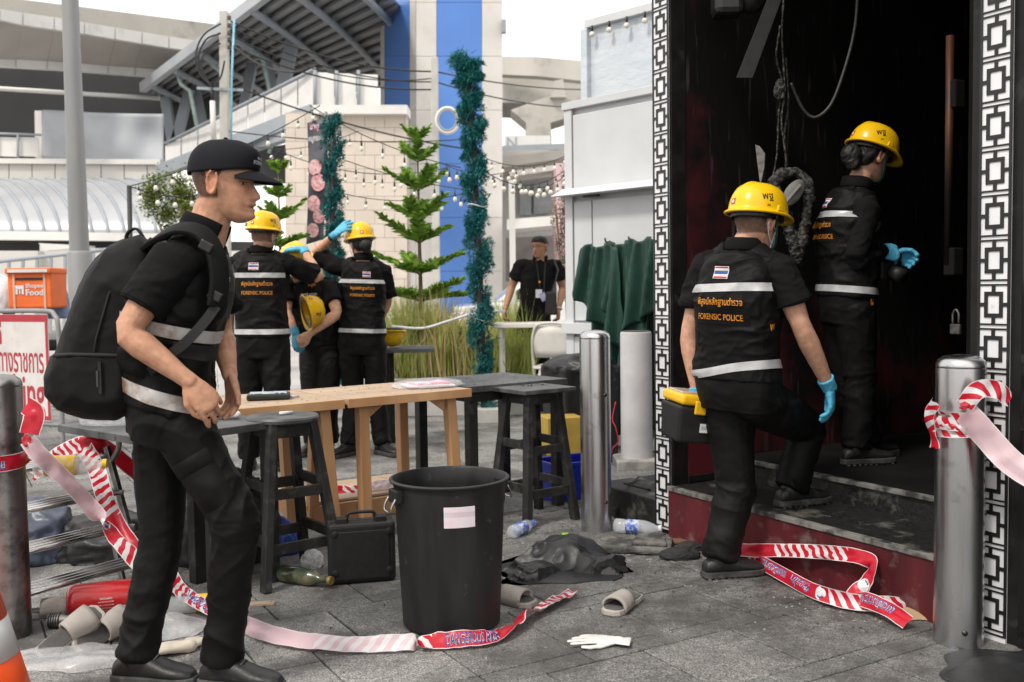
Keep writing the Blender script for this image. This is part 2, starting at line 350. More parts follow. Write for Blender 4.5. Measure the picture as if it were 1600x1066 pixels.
def burnt_red():
    m = bpy.data.materials.new('burnt_red_wall'); m.use_nodes = True; N = m.node_tree.nodes; L = m.node_tree.links; b = N['Principled BSDF']
    g = N.new('ShaderNodeTexCoord'); sx = N.new('ShaderNodeSeparateXYZ'); L.new(g.outputs['Object'], sx.inputs[0])
    n = N.new('ShaderNodeTexNoise'); n.inputs['Scale'].default_value = 2.4; n.inputs['Detail'].default_value = 9; n.inputs['Roughness'].default_value = .62; L.new(g.outputs['Object'], n.inputs['Vector'])
    def mr(i, a, c_, lo=0, hi=1):
        x = N.new('ShaderNodeMapRange'); x.inputs['From Min'].default_value = a; x.inputs['From Max'].default_value = c_; x.inputs['To Min'].default_value = lo; x.inputs['To Max'].default_value = hi; L.new(i, x.inputs[0]); return x.outputs[0]
    def ma(op, a, c_):
        x = N.new('ShaderNodeMath'); x.operation = op
        for i, v in ((0, a), (1, c_)):
            if isinstance(v, (int, float)): x.inputs[i].default_value = v
            else: L.new(v, x.inputs[i])
        return x.outputs[0]
    hz = mr(sx.outputs['Z'], .75, 2.1); hq = mr(sx.outputs['Y'], .18, .85)       # smoke rose: soot above and deeper in
    f = ma('ADD', ma('ADD', hz, ma('MULTIPLY', hq, .75)), mr(n.outputs[0], .3, .7, -.38, .38))
    f = mr(f, .25, .95)
    x = N.new('ShaderNodeMix'); x.data_type = 'RGBA'; L.new(f, x.inputs[0]); x.inputs[6].default_value = (.085, .011, .016, 1); x.inputs[7].default_value = (.0055, .005, .0048, 1)
    n2 = N.new('ShaderNodeTexNoise'); n2.inputs['Scale'].default_value = 30; n2.inputs['Detail'].default_value = 6; mp = N.new('ShaderNodeMapping'); mp.inputs['Scale'].default_value = (1, 1, .12); L.new(g.outputs['Object'], mp.inputs[0]); L.new(mp.outputs[0], n2.inputs['Vector'])
    y = N.new('ShaderNodeMix'); y.data_type = 'RGBA'; L.new(mr(n2.outputs[0], .60, .78, 0, .35), y.inputs[0]); L.new(x.outputs[2], y.inputs[6]); y.inputs[7].default_value = (.16, .13, .12, 1)
    L.new(y.outputs[2], b.inputs['Base Color']); b.inputs['Roughness'].default_value = .7; b.inputs['Specular IOR Level'].default_value = .15
    bp = N.new('ShaderNodeBump'); bp.inputs['Strength'].default_value = .25; bp.inputs['Distance'].default_value = .004; L.new(n.outputs[0], bp.inputs['Height']); L.new(bp.outputs[0], b.inputs['Normal']); return m
m_red = burnt_red()
m_riser = mat('red_riser', (.135, .014, .021), (.055, .009, .012), rough=.5, scale=5, bump=.25, bscale=40, dirt=(.20, .17, .155), dlo=.55, dhi=.80, dscale=9, stretch=(1, 1, .3))
bar = thing('bar_building', 'fire-blackened bar front with lattice pillars and soot-covered entrance steps', 'building', C0, RZF)
def bb(name, m, *boxes, bevel=.004, **k):
    mb = MB()
    for (x0, x1, y0, y1, z0, z1) in boxes: mb.box(((x0+x1)/2, (y0+y1)/2, (z0+z1)/2), (x1-x0, y1-y0, z1-z0))
    return mb.build(name, m, k.pop('parent', bar), bevel=bevel, **k)
pl = bb('pillar', m_blackmetal, (-.135, -.002, .016, .112, -.01, 3.9))
bb('acrylic_panel', m_acrylic, (-.125, -.012, .004, .014, .02, 3.88), parent=pl, bevel=0)
pr = bb('pillar', m_blackmetal, (1.672, 1.875, .022, .30, -.01, 3.9))
bb('acrylic_panel', m_acrylic, (1.715, 1.832, .010, .020, .0, 3.88), parent=pr, bevel=0)
def lattice_cell(wd, h, t=.003):
    mb = MB(); b = .0085
    def r(x0, x1, z0, z1): mb.box(((x0+x1)/2, 0, (z0+z1)/2), (x1-x0, t, z1-z0))
    W = wd/2; f = .0105; x = W-f; b = .0135
    r(-W, -W+f, 0, h); r(W-f, W, 0, h)                       # side rails
    r(-x, x, 0, .006); r(-x, x, .0165, .0225)                 # two cross bars with a slot between
    z0 = .0225; c = (z0+h)/2; hs = .0455; hx = x*.68; k = .0145
    r(-hx, hx, c+hs-k, c+hs); r(-hx, hx, c-hs, c-hs+k); r(-hx, -hx+b, c-hs+k, c+hs-k); r(hx-b, hx, c-hs+k, c+hs-k)
    r(-b/2, b/2, c+hs, h); r(-b/2, b/2, z0, c-hs); r(-x, -hx, c-b/2, c+b/2); r(hx, x, c-b/2, c+b/2)
    return mb
for (s0, wd, pp) in ((-.068, .128, pl), (1.7735, .125, pr)):
    hc = .1555; me = lattice_cell(wd, hc).mesh('lattice_cell'); me.materials.append(m_lattice)
    for k in range(25):
        o = link('lattice_cell', me, None, pp); o.location = (s0, (.0018 if pp is pl else .0078), .02+k*hc)
side = bb('side_wall', m_red, (-.125, -.006, .1125, 5.2, 0, 3.4), bevel=0)
bb('skirting', m_blackmetal, (-.0055, .008, .1135, .40, .262, .30), parent=side)
m_tread = m_blackstone
st1 = bb('step', m_riser, (-.004, 1.67, -.015, .05, -.01, .238), bevel=.003)
bb('tread', m_tread, (-.004, 1.67, .012, .415, .238, .258), parent=st1)
bb('nosing', m_nosing, (-.004, 1.67, -.024, .012, .2385, .2605), parent=st1, bevel=.003)
st2 = bb('step', m_blackstone, (-.004, 1.67, .415, .47, .24, .352), bevel=.003)
bb('nosing', m_nosing, (-.004, 1.67, .40, .435, .352, .372), parent=st2, bevel=.003)
fl = bb('landing', m_soot, (-.004, 4.2, .4355, 5.2, .30, .370), bevel=0)
rw = bb('inner_wall', m_soot, (-.125, 4.2, 5.2, 5.3, 0, 3.4), (4.2, 4.3, .3, 5.2, 0, 3.4), bevel=0)
bb('ceiling', m_soot, (-.126, 4.3, .12, 5.3, 3.4, 3.5), bevel=0)
ft = bb('front_wall', m_polish, (1.876, 4.3, .012, .12, -.01, 3.9), bevel=.002)
for k, x in enumerate((1.93, 2.75, 3.55)):
    bb('stone_panel', m_polish, (x, min(x+.79, 4.28), -.004, .0115, .02, 3.1), parent=ft, bevel=.002)
bb('fascia', m_blackmetal, (-.135, 4.3, -.02, .12, 3.92, 6.2), bevel=.01)  # unseen front above the opening, added to limit sky light inside
bb('roof', m_blackmetal, (-.13, 4.3, .125, 5.4, 6.0, 6.19), bevel=0)
bb('side_wall', mat('dark_render', (.05, .05, .05), rough=.8), (-.135, -.1255, .1125, 5.3, 0, 5.99), bevel=0)
# folded-back door leaf with its pull bar and padlock
dl = bb('door', m_soot, (1.43, 1.668, .34, .385, .375, 3.1), bevel=.004)
m_copper = mat('burnt_copper', (.095, .030, .014), (.012, .009, .008), rough=.5, metal=.55, scale=4, lo=.42, hi=.6, stretch=(1, 1, .6))
hb = MB(); hb.tube([(1.375, .30, 1.35), (1.375, .30, 2.25)], .0155, 14); hb.build('pull_bar', m_copper, dl, smooth=True)
for z in (2.02, 1.36): hb = MB(); hb.box((1.385, .32, z), (.05, .06, .11)); hb.build('bar_bracket', m_soot, dl, bevel=.006)
m_lock = mat('padlock_steel', (.16, .15, .14), (.06, .06, .06), rough=.45, metal=.7, scale=40)

# ================================================================== PEOPLE
m_skin = mat('skin', (1.04, 1.03, 1.02), (.78, .70, .68), rough=.50, scale=38, lo=.32, hi=.68, attr='Col', sss=.14, bump=.22, bscale=260, bdist=.0018, spec=.38)
m_shirt = mat('black_knit', (.0095, .0092, .0095), (.006, .006, .0065), rough=.85, scale=5, bump=.35, bscale=600, bdist=.001, sheen=.0, spec=.14)
m_vest = mat('black_vest_cloth', (.0075, .0075, .0078), (.0048, .0048, .005), rough=.55, scale=4, bump=.35, bscale=500, bdist=.001, sheen=.0, spec=.14)
m_trous = mat('black_trouser_cloth', (.0080, .0078, .0078), (.005, .005, .005), rough=.58, scale=4, bump=.4, bscale=550, bdist=.001, sheen=.0, spec=.16)
m_leather = mat('black_leather', (.020, .020, .020), (.012, .012, .012), rough=.42, scale=20, bump=.3, bscale=200, dirt=(.09, .085, .08), dlo=.60, dhi=.85, dscale=12)
m_sole = mat('shoe_sole', (.06, .06, .06), (.03, .03, .03), rough=.7, scale=20, dirt=(.16, .15, .14), dlo=.55, dhi=.8, dscale=14)
m_silver = mat('reflective_tape', (.52, .525, .53), (.40, .405, .41), rough=.38, scale=18, metal=.15, bump=.15, bscale=90)
m_silver_dirty = mat('dirty_reflective_tape', (.50, .49, .48), (.33, .31, .29), rough=.45, scale=10, dirt=(.20, .115, .07), dlo=.50, dhi=.62, dscale=6, bump=.2, bscale=60)
m_yellow = mat('helmet_yellow', (.83, .50, .008), (.78, .46, .008), rough=.24, scale=6, spec=.5, dirt=(.55, .33, .01), dlo=.66, dhi=.9, dscale=18, rvar=.06)
m_glove = mat('nitrile_blue', (.09, .42, .62), (.07, .36, .56), rough=.5, scale=20, bump=.4, bscale=70, bdist=.003)
m_hair = mat('black_hair', (.012, .010, .009), (.005, .005, .005), rough=.55, scale=60, bump=.7, bscale=140, bdist=.004, stretch=(1, 1, .25))
m_orange = mat('orange_embroidery', (.62, .24, .02), (.5, .18, .015), rough=.7, scale=200)
m_white_th = mat('white_thread', (.72, .72, .74), rough=.7, scale=100)
m_flag = {k: mat('flag_'+k, c, rough=.7, scale=200, bump=.3, bscale=300) for k, c in (('red', (.55, .03, .05)), ('white', (.78, .78, .78)), ('blue', (.05, .09, .33)))}
m_strapgreen = mat('green_webbing', (.012, .10, .055), rough=.7, scale=100, bump=.3, bscale=300)
m_web = mat('black_webbing', (.0125, .0125, .013), (.008, .008, .008), rough=.7, scale=60, bump=.5, bscale=300, bdist=.002)
m_blk_plastic = mat('black_plastic', (.018, .018, .018), (.012, .012, .012), rough=.38, scale=30)
m_mask = mat('white_mask', (.72, .74, .77), rough=.8, scale=20)
m_eyew = mat('eye_white', (.36, .32, .30), rough=.15, scale=10); m_iris = mat('iris', (.012, .008, .006), rough=.08, scale=10)

def sm(a, b, x): t = np.clip((x-a)/(b-a), 0, 1); return t*t*(3-2*t)
def head_geo(R, c, k=1.0, hairline='short', female=False):
    """sculpted head: rings from chin to crown, local x right, y forward, z up"""
    zs = np.concatenate([np.linspace(-.118, -.10, 6), np.linspace(-.096, .03, 46), np.linspace(.036, .1195, 20)])
    it = lambda xs, ys: np.interp(zs, xs, ys)
    zf = [-.118, -.112, -.105, -.095, -.082, -.062, -.045, -.02, 0, .018, .035, .055, .075, .095, .11, .1195]
    yf = [.052, .070, .080, .086, .083, .087, .087, .083, .079, .084, .087, .082, .070, .048, .025, .003]
    yb = [.030, .018, .004, -.016, -.040, -.062, -.074, -.088, -.097, -.102, -.104, -.101, -.092, -.070, -.042, -.004]
    wd = [.012, .022, .031, .041, .050, .058, .062, .068, .072, .075, .0765, .075, .068, .052, .031, .003]
    F, B, W = it(zf, yf), it(zf, yb), it(zf, wd)
    def soft(a):
        for _ in range(2): a = np.concatenate([a[:1], (a[:-2]+2*a[1:-1]+a[2:])/4, a[-1:]])
        return a
    F, B, W = soft(F), soft(B), soft(W); n = 72; rings = []
    for i, z in enumerate(zs):
        a = np.arange(n)*2*PI/n; ca, sa = np.cos(a), np.sin(a)
        mid = F[i]*.30+B[i]*.70; e = .92
        x = W[i]*np.sign(ca)*np.abs(ca)**e
        y = np.where(sa > 0, mid+(F[i]-mid)*np.abs(sa)**.80, mid+(B[i]-mid)*np.abs(sa)**.95)
        fr = np.clip(sa, 0, 1)
        x = x*(1-.20*fr**2*sm(.0, -.10, z))
        gz = lambda z0, s_: math.exp(-((z-z0)/s_)**2)
        gx = lambda x0, s_: np.exp(-((x-x0)/s_)**2)
        on = (sa > .05)
        h = np.interp(z, [-.054, -.049, -.043, -.034, -.022, -.008, .006, .016], [0, .008, .0225, .0255, .0195, .0115, .005, 0])*(.85 if female else 1)
        sg = np.interp(z, [-.05, -.042, -.03, -.01, .015], [.0175, .0170, .0120, .0088, .0085])
        dy = h*gx(0, sg)
        dy += .0095*gz(-.0605, .0060)*gx(0, .020)+.0095*gz(-.0775, .0060)*gx(0, .018)-.0110*gz(-.0690, .0030)*gx(0, .022)
        dy += .010*gz(-.100, .013)*gx(0, .022)
        for s_ in (-1, 1):
            dy += -.0105*gz(.002, .0085)*gx(s_*.031, .013)+.0045*gz(.0195, .006)*gx(s_*.028, .016)+.004*gz(-.024, .014)*gx(s_*.044, .014)
            dy += .004*gz(.003, .0045)*gx(s_*.031, .010)
        y = y+np.where(on, dy, 0)
        rings.append([(x[j]*k, y[j]*k, z*k) for j in range(n)])
    mb = MB(); mb.rings([[Vector(p) for p in r] for r in rings])
    for s_ in (-1, 1):      # ears
        pts = []; rr = []
        for t in np.linspace(.12*PI, 1.78*PI, 15):
            u = math.cos(t); w_ = math.sin(t); out = .006+.011*max(0, -math.sin(t-PI*.5)*.5+.5)
            pts.append(V(s_*(.0735+out*.95), -.012-.0185*w_*(.9 if u > 0 else .75)+.004*u, -.002+.034*u)*k); rr.append((.0042 if u > -.6 else .0058)*k)
        mb.tube(pts, rr, 8, round_=True)
        mb.ico(V(s_*.0755, -.012, -.003)*k, .018*k, 2, (.40, .85, 1.5)); mb.ico(V(s_*.076, -.010, -.030)*k, .009*k, 2, (.6, .9, 1.1))
    return [(c+R @ Vector(v)) for v in mb.v], mb.f
def hand_geo(mb, wr, fd, pn, side, curl=.35, k=1.0, spread=.06, thumb=.5, infl=0.0, curls=None):
    """palm + five fingers. wr wrist, fd finger direction, pn outward normal of the back of the hand, side=+1 when the thumb is on fd x pn side"""
    fd = Vector(fd).normalized(); pn = Vector(pn); pn = (pn-fd*pn.dot(fd)).normalized(); sd = fd.cross(pn).normalized()*side
    P = lambda a, b, c: wr+fd*a*k+sd*b*k+pn*c*k
    mb.tube([P(-.012, 0, 0), P(.012, 0, .001), P(.035, .001, .002), P(.062, .001, .003), P(.086, .000, .002)],
            [(.026*k+infl, .021*k+infl), (.030*k+infl, .018*k+infl), (.038*k+infl, .0165*k+infl), (.041*k+infl, .0145*k+infl), (.039*k+infl, .011*k+infl)], 14, up=pn, round_=True)
    for i, (b, ln, r) in enumerate(((.0345, .074, .0092), (.0115, .083, .0094), (-.0115, .077, .0090), (-.0335, .060, .0080))):
        c_ = curls[i] if curls else curl+i*.05
        p = P(.084-(.004*abs(i-1)), b, .001); d = (fd+sd*(b/.03)*spread).normalized(); pts = [p-d*.02*k, p]; rs = [r*k+infl, (r+.0006)*k+infl]; ang = 0
        for sgm, f in ((.45, 1.0), (.31, 1.15), (.24, .75)):
            ang += c_*f; dd = (d*math.cos(ang)-pn*math.sin(ang)).normalized()
            m_ = pts[-1]+dd*ln*k*sgm*.5; p = pts[-1]+dd*ln*k*sgm; pts += [m_, p]; rs += [(r-.0006)*k+infl, (r-.0004 if sgm > .3 else r-.0018)*k+infl]
        mb.tube(pts, rs, 10, round_=True)
    t0 = P(.022, .026, -.006); t1 = P(.052, .047, -.014); t2 = t1+(fd*(.9-.2*thumb)+sd*(.45-thumb*.7)-pn*.35*thumb).normalized()*.034*k; t3 = t2+(fd*1.0+sd*(.05-thumb*.8)-pn*.35*thumb).normalized()*.027*k
    mb.tube([P(.004, .012, -.003), t0, t1, (t1+t2)/2, t2, t3], [.014*k+infl, .0145*k+infl, .0125*k+infl, .0105*k+infl, .0105*k+infl, .0085*k+infl], 10, round_=True)

def interp_pts(pts, n):
    """catmull-rom"""
    P = [Vector(p) for p in pts]; P = [P[0]*2-P[1]]+P+[P[-1]*2-P[-2]]; out = []
    for i in range(1, len(P)-2):
        for j in range(n):
            t = j/n; a, b, c, d = P[i-1:i+3]
            out.append(.5*((2*b)+(c-a)*t+(2*a-5*b+4*c-d)*t*t+(3*b-a-3*c+d)*t**3))
    return out+[P[-2]]
def ell(c, s, f, hw, hd, n=28, e=.82):
    out = []
    for j in range(n):
        a = 2*PI*j/n; x, y = math.cos(a), math.sin(a)
        out.append(c+s*(math.copysign(abs(x)**e, x)*hw)+f*(math.copysign(abs(y)**e, y)*hd))
    return out
def folds(me, amp, fr, seed, mod=None, fine=.30):
    """cloth creases: warped, ridged, stretched noise in three directions"""
    def rot(a, b): return np.array(Matrix.Rotation(a, 3, 'Y') @ Matrix.Rotation(b, 3, 'X'))
    def fn(co):
        p = co+seed*3.7
        wv = np.stack([pnoise(p*4.5), pnoise(p*4.5+31), pnoise(p*4.5+57)], 1)*.085
        q = p+wv; f = np.array(fr, float); r = 0
        for k, (a, b, sc, g) in enumerate(((.15, .2, .75, .8), (.85, -.3, 1.0, .7), (-.7, .4, 1.25, .55))):
            n_ = pnoise((q@rot(a, b).T)*f*sc+k*11.3); rid = np.clip(1-np.abs(n_)*3.6, -.35, 1); rid = np.where(rid > 0, rid**1.6, rid*.6)
            r = r+rid*g*sm(-.12, .28, pnoise(p*3.6+k*17.1))
        n2 = pnoise((q@rot(.5, .9).T)*f*2.4+5); n3 = pnoise((q@rot(-.4, -.5).T)*f*3.6+8); r2 = np.clip(1-np.abs(n2)*4.5, 0, 1)**1.3*sm(-.1, .3, pnoise(p*5+2))*.30+np.clip(1-np.abs(n3)*4.5, 0, 1)*sm(0, .3, pnoise(p*6+22))*.15
        return (np.clip(r, -.5, 1.2)*amp+r2*amp+pnoise(q*f*2.9)*amp*fine)*(mod(co) if mod else 1)
    displace(me, fn)

SKIN = {'tan': (.56, .315, .205), 'light': (.60, .355, .245), 'brown': (.42, .225, .135)}
def person(label, J, head, build=1.0, vox=.006, skin='tan', gloves=(), sleeve=.62, hands=None, shoes=None, vest=True, seed=1, hair='short', cat='person', group=None,
           belly=1.0, legfat=1.0, waist_t=.02, sleeve_long=False, hk=1.0, shirt_only=False, ground=(0, 0), chest=1.0, collar=(.0, .030), neck=1.0):
    """J: world joints. nb neck base, pc pelvis, sR sL eR eL wR wL hR hL kR kL aR aL ; head=(centre, forward, up)"""
    for S, gz_ in zip('RL', ground):
        if gz_ is not None: J['a'+S].z = gz_+.092
    base = V((J['aR'].x+J['aL'].x)/2, (J['aR'].y+J['aL'].y)/2, min(J['aR'].z, J['aL'].z)-.08)
    root = thing('person', label, cat, base, 0, group); b = build
    spine_up = (J['nb']-J['pc']).normalized()
    ss = (J['sR']-J['sL']); ss = (ss-spine_up*ss.dot(spine_up)).normalized(); hs = (J['hR']-J['hL']); hs = (hs-spine_up*hs.dot(spine_up)).normalized()
    L_ = (J['nb']-J['pc']).length
    fw_mid = spine_up.cross((ss+hs).normalized()).normalized()   # forward
    mid = J.get('ms', (J['pc']+J['nb'])/2+fw_mid*.015)
    sp = interp_pts([J['pc'], mid, J['nb']], 12)
    sw = (J['sR']-J['sL']).length/2
    def torso(mb, t0, t1, inf, n=22):
        T = [-.25, -.12, 0, .12, .28, .45, .62, .75, .85, .92, .97, 1.0]
        HW = [.150, .166, .168, .158, .150, .156, .166, .168, .160, .125, .088, .066]
        HD = [.104, .118, .120, .112*belly, .112*belly, .115*(belly+chest)/2, .122*chest, .118*chest, .104*chest, .088, .074, .064]
        R_ = []
        for t in np.linspace(t0, t1, n):
            x = min(max(t, 0), 1)*(len(sp)-1); i = min(int(x), len(sp)-2); c = sp[i].lerp(sp[i+1], x-i)
            if t < 0: c = J['pc']+(J['pc']-sp[2]).normalized()*(-t)*L_
            s_ = hs.lerp(ss, min(max(t, 0), 1)).normalized(); f_ = spine_up.cross(s_).normalized()
            hw = np.interp(t, T, HW)*b+inf; hd = np.interp(t, T, HD)*b+inf
            if t > .7: hw = max(hw*min(1, sw/.19), .05)
            R_.append(ell(c-f_*.012*sm(.7, 1, t)*1.0, s_, f_, hw, hd))
        mb.rings(R_)
    def arm(mb, S, a=0, inf=0.0, r0=.054, r1=.040, r2=.026, upto=None, slack=0.0):
        s_, e_, w_ = J['s'+S], J['e'+S], J['w'+S]
        ch = J['nb'].lerp(s_, .45)-spine_up*.05
        if upto is not None and upto <= 1:
            e2 = s_.lerp(e_, upto); mb.tube([ch, s_.lerp(ch, .3), s_, s_.lerp(e_, upto*.5), e2], [.062*b+inf, .066*b+inf, (r0+.010)*b+inf, (r0+.006)*b+inf+slack*.5, (r0+.004)*b+inf+slack], 18)
            return
        pts = [s_, s_.lerp(e_, .3), s_.lerp(e_, .65), s_.lerp(e_, .92), e_.lerp(w_, .07), e_.lerp(w_, .25), e_.lerp(w_, .55), e_.lerp(w_, .85), w_]
        rr = [r0, r0*.98, r0*.86, r0*.74, r0*.76, r0*.80, r0*.68, r2*1.08, r2]
        rr = [x*b+inf for x in rr]
        mb.tube([ch, s_.lerp(ch, .3)]+pts, [.06*b+inf, .064*b+inf]+rr, 16, round_=True)
    def leg(mb, S, inf=0.0, cloth=False):
        h_, k_, a_ = J['h'+S], J['k'+S], J['a'+S]
        pts = [h_+(h_-k_).normalized()*.04, h_, h_.lerp(k_, .35), h_.lerp(k_, .7), h_.lerp(k_, .93), k_.lerp(a_, .07), k_.lerp(a_, .3), k_.lerp(a_, .6), k_.lerp(a_, .85), a_]
        rr = ([.092, .098, .094, .082, .075, .074, .073, .069, .066, .066] if cloth else [.08, .085, .08, .066, .056, .054, .056, .046, .036, .036])
        rr = [x*b*(legfat if cloth else 1)+inf for x in rr]
        if cloth: pts[-1] = a_+(a_-k_).normalized()*.004
        mb.tube(pts, rr, 18, round_=not cloth)
    # ---- body: one continuous skin
    hc, hf, hu = head; hf = hf.normalized(); hu = (hu-hf*hu.dot(hf)).normalized(); hr = hf.cross(hu).normalized()
    HR = Matrix((hr, hf, hu)).transposed()
    mb = MB(); torso(mb, -.12, .99, -.014)
    for S in 'RL':
        arm(mb, S, upto=None); leg(mb, S, -.004)
        mb.tube([J['a'+S]+V(0, 0, .06), J['a'+S]-V(0, 0, .02)], .035*b, 12, round_=True)
    mb.tube([J['nb']-spine_up*.05, J['nb'], J['nb'].lerp(hc, .5)-hf*.006, hc-hu*.03*hk-hf*.022], [.068*b*neck, .064*b*neck, .058*b*neck, .060*b*neck], 18, round_=True)
    hv, hfc = head_geo(HR, hc, hk, female=(hair != 'short')); mb.add(hv, hfc)
    for S in 'RL':
        if hands and S in hands and S not in gloves: hand_geo(mb, J['w'+S], **hands[S])
    me = remesh(mb, vox, 1 if vox < .004 else 2, .35)
    co = getco(me); lc = (co-np.array(hc))@np.array(HR)/hk
    base_c = np.array(SKIN[skin]); colr = np.tile(base_c, (len(co), 1))
    x, y, z = lc[:, 0], lc[:, 1], lc[:, 2]; near = (np.linalg.norm(lc, axis=1) < .2)
    def blend(f, c_): 
        nonlocal colr
        f = (f*near)[:, None]; colr = colr*(1-f)+np.array(c_)*f
    blend(.35*np.exp(-((np.abs(x)-.04)/.02)**2-((z+.03)/.025)**2)*(y > .03), (base_c*np.array([1.15, .85, .8])))
    blend(.45*((np.abs(x) > .076)&(y < .02)&(y > -.045)), base_c*np.array([1.1, .72, .66]))
    blend(.75*np.exp(-((z+.0685)/.0095)**2-(x/.021)**4)*(y > .07), base_c*np.array([.72, .42, .42]))
    blend(.8*np.exp(-((z+.0687)/.0022)**2-(x/.020)**4)*(y > .07), (.03, .012, .01))
    blend(.85*np.exp(-((z-.0215-.1*(np.abs(x)-.03))/.0042)**2-((np.abs(x)-.030)/.015)**4)*(y > .04), (.02, .015, .012))
    blend(.8*np.exp(-((z-.0058)/.0022)**2-((np.abs(x)-.031)/.014)**4)*(y > .04), (.03, .018, .014))
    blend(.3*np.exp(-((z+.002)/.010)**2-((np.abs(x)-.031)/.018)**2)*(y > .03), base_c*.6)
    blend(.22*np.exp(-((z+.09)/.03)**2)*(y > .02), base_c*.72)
    hl = np.where(y > .035, .062, np.where(y > -.002, .012+(y-.0)*1.4, -.048-.2*np.clip(-y-.06, 0, 1)))
    hmask = sm(-.004, .006, z-hl)*(~((np.abs(x) > .0745)&(z < .036)&(y < .018)&(y > -.036)))
    dens = np.clip(.72+.28*sm(-.03, .05, z)+pnoise(co*260)*.25, 0, 1)
    if hair != 'none': blend(hmask*dens, (.016, .013, .012))
    va = me.color_attributes.new('Col', 'FLOAT_COLOR', 'POINT'); va.data.foreach_set('color', np.hstack([colr, np.ones((len(co), 1))]).ravel().astype(np.float32))
    body = link('body', me, m_skin, root, True)
    for s_ in (-1, 1):      # eyes
        c_ = hc+HR @ (V(s_*.031, .0560, .001)*hk); e = MB(); e.ico(c_, .0105*hk, 2); e.build('eye', m_eyew, root, True, True)
        e = MB(); e.ico(hc+HR @ (V(s_*.031, .0612, .000)*hk), .0062*hk, 2); e.build('iris', m_iris, root, True, True)
    # ---- clothes
    mb = MB(); torso(mb, -.27, .14, .016)
    for S in 'RL': leg(mb, S, .0, True)
    tr = remesh(mb, max(vox, .0055), 7)
    zk = (J['kR'].z+J['kL'].z)/2; za = min(J['aR'].z, J['aL'].z)
    def tmod(co):
        f = .38*np.ones(len(co))
        for S in 'RL':
            for key, r_, g_ in (('k', .16, .9), ('a', .16, 1.1), ('h', .17, .8)): f = np.maximum(f, g_*np.exp(-(np.linalg.norm(co-np.array(J[key+S]), axis=1)/r_)**2))
        return f
    folds(tr, .019, (5, 5, 12), seed, tmod)
    trousers = link('trousers', tr, m_trous, root, True)
    mb = MB(); torso(mb, .0 if not shirt_only else -.1, .965, .010)
    for S in 'RL': 
        if sleeve_long: arm(mb, S, inf=.014, r2=.030)
        else: arm(mb, S, upto=sleeve, inf=.004, slack=.012)
    sh = remesh(mb, max(vox, .0055), 6); folds(sh, .016, (6, 6, 12), seed+5); shirt = link('shirt', sh, m_shirt, root, True)
    if not sleeve_long:
        for S in 'RL':      # sleeve hems
            p_ = J['s'+S].lerp(J['e'+S], sleeve-.035); dx = (J['e'+S]-J['s'+S]).normalized(); a_, b_ = frame_of(dx); bvs = bvh_of(shirt.data); mb = MB(); row = []
            for q in np.linspace(0, 2*PI, 29):
                d_ = a_*math.cos(q)+b_*math.sin(q); h_ = bvs.ray_cast(p_-base+d_*.16, -d_, .16); row.append((h_[0]+base if h_[0] is not None else p_+d_*.07)+d_*.001)
            mb.tube(row, .0022, 6); mb.build('sleeve_hem', m_shirt, shirt, True, True)
    mb = MB(); cr = interp_pts([J['nb']+V(0, 0, 0)+ss*math.cos(a)*.074*b+(ss.cross(spine_up)*-1)*math.sin(a)*.074*b*1.05+spine_up*(.012-.020*max(0, math.sin(a))) for a in np.linspace(-.5*PI-2.4, -.5*PI+2.4, 9)], 4)
    mb.tube([p+spine_up*(.008+collar[0]) for p in cr], [(.007, collar[1])]*len(cr), 10, up=spine_up); mb.build('collar', m_shirt, root, True, True)
    vst = None
    if vest:
        mb = MB(); torso(mb, waist_t-.04, .955, .024)
        for S in 'RL': mb.tube([J['nb'].lerp(J['s'+S], .30)-spine_up*.022, J['nb'].lerp(J['s'+S], .80)-spine_up*.03], [.058*b+.018, .056*b+.020], 18)
        vm = remesh(mb, max(vox, .0055), 6); folds(vm, .014, (5, 5, 12), seed+9); vst = link('vest', vm, m_vest, root, True)
    # ---- shoes
    for S in 'RL':
        a_ = J['a'+S]; fd = Vector(shoes[S]).normalized() if shoes else fw_mid; fd.normalize(); sd = fd.cross(V(0, 0, 1)).normalized(); up = sd.cross(fd)
        gz = a_-up*.085; mb = MB(); rg = []
        for t, hw, hh in ((-.075, .022, .040), (-.068, .032, .058), (-.04, .038, .075), (0, .040, .088), (.04, .041, .086), (.08, .044, .070), (.12, .047, .054), (.155, .046, .047), (.185, .038, .040), (.205, .022, .030)):
            rg.append([gz+fd*t+sd*(math.copysign(abs(math.cos(q))**.8, math.cos(q))*hw*b)+up*(.012+hh/2+math.sin(q)*hh/2*(1 if math.sin(q) > 0 else 1)) for q in np.linspace(0, 2*PI, 20, endpoint=False)])
        mb.rings(rg); mb.tube([a_-up*.035, a_+up*.03], [.044*b, .046*b], 16)
        sm_ = remesh(mb, .005, 4); so = link('shoe', sm_, m_leather, root, True)
        mb = MB(); out = [(-.080, .024), (-.07, .036), (-.03, .042), (.03, .041), (.09, .047), (.13, .051), (.165, .049), (.195, .038), (.212, .020)]
        poly = [gz+fd*t-sd*w_*b for t, w_ in out]+[gz+fd*t+sd*w_*b for t, w_ in reversed(out)]
        mb.prism(poly, up*.026); 
        for q in range(9): mb.box(gz+fd*(-.06+q*.03)-up*.004, (.016, .082, .010), Matrix((fd, sd, up)).transposed())
        s2 = mb.build('sole', m_sole, so, rel=True, bevel=.004)
        mb = MB()
        for q in range(4):
            t = .075-q*.02; h_ = np.interp(t, [0, .04, .08, .12], [.101, .098, .083, .067])+.002
            mb.tube([gz+fd*t+sd*.022+up*h_*.93, gz+fd*(t+.006)+up*(h_+.004), gz+fd*t-sd*.022+up*h_*.93], .0025, 6)
        mb.build('lace', mat('lace_grey', (.09, .09, .088), (.05, .05, .05), rough=.8, scale=90), so, rel=True)
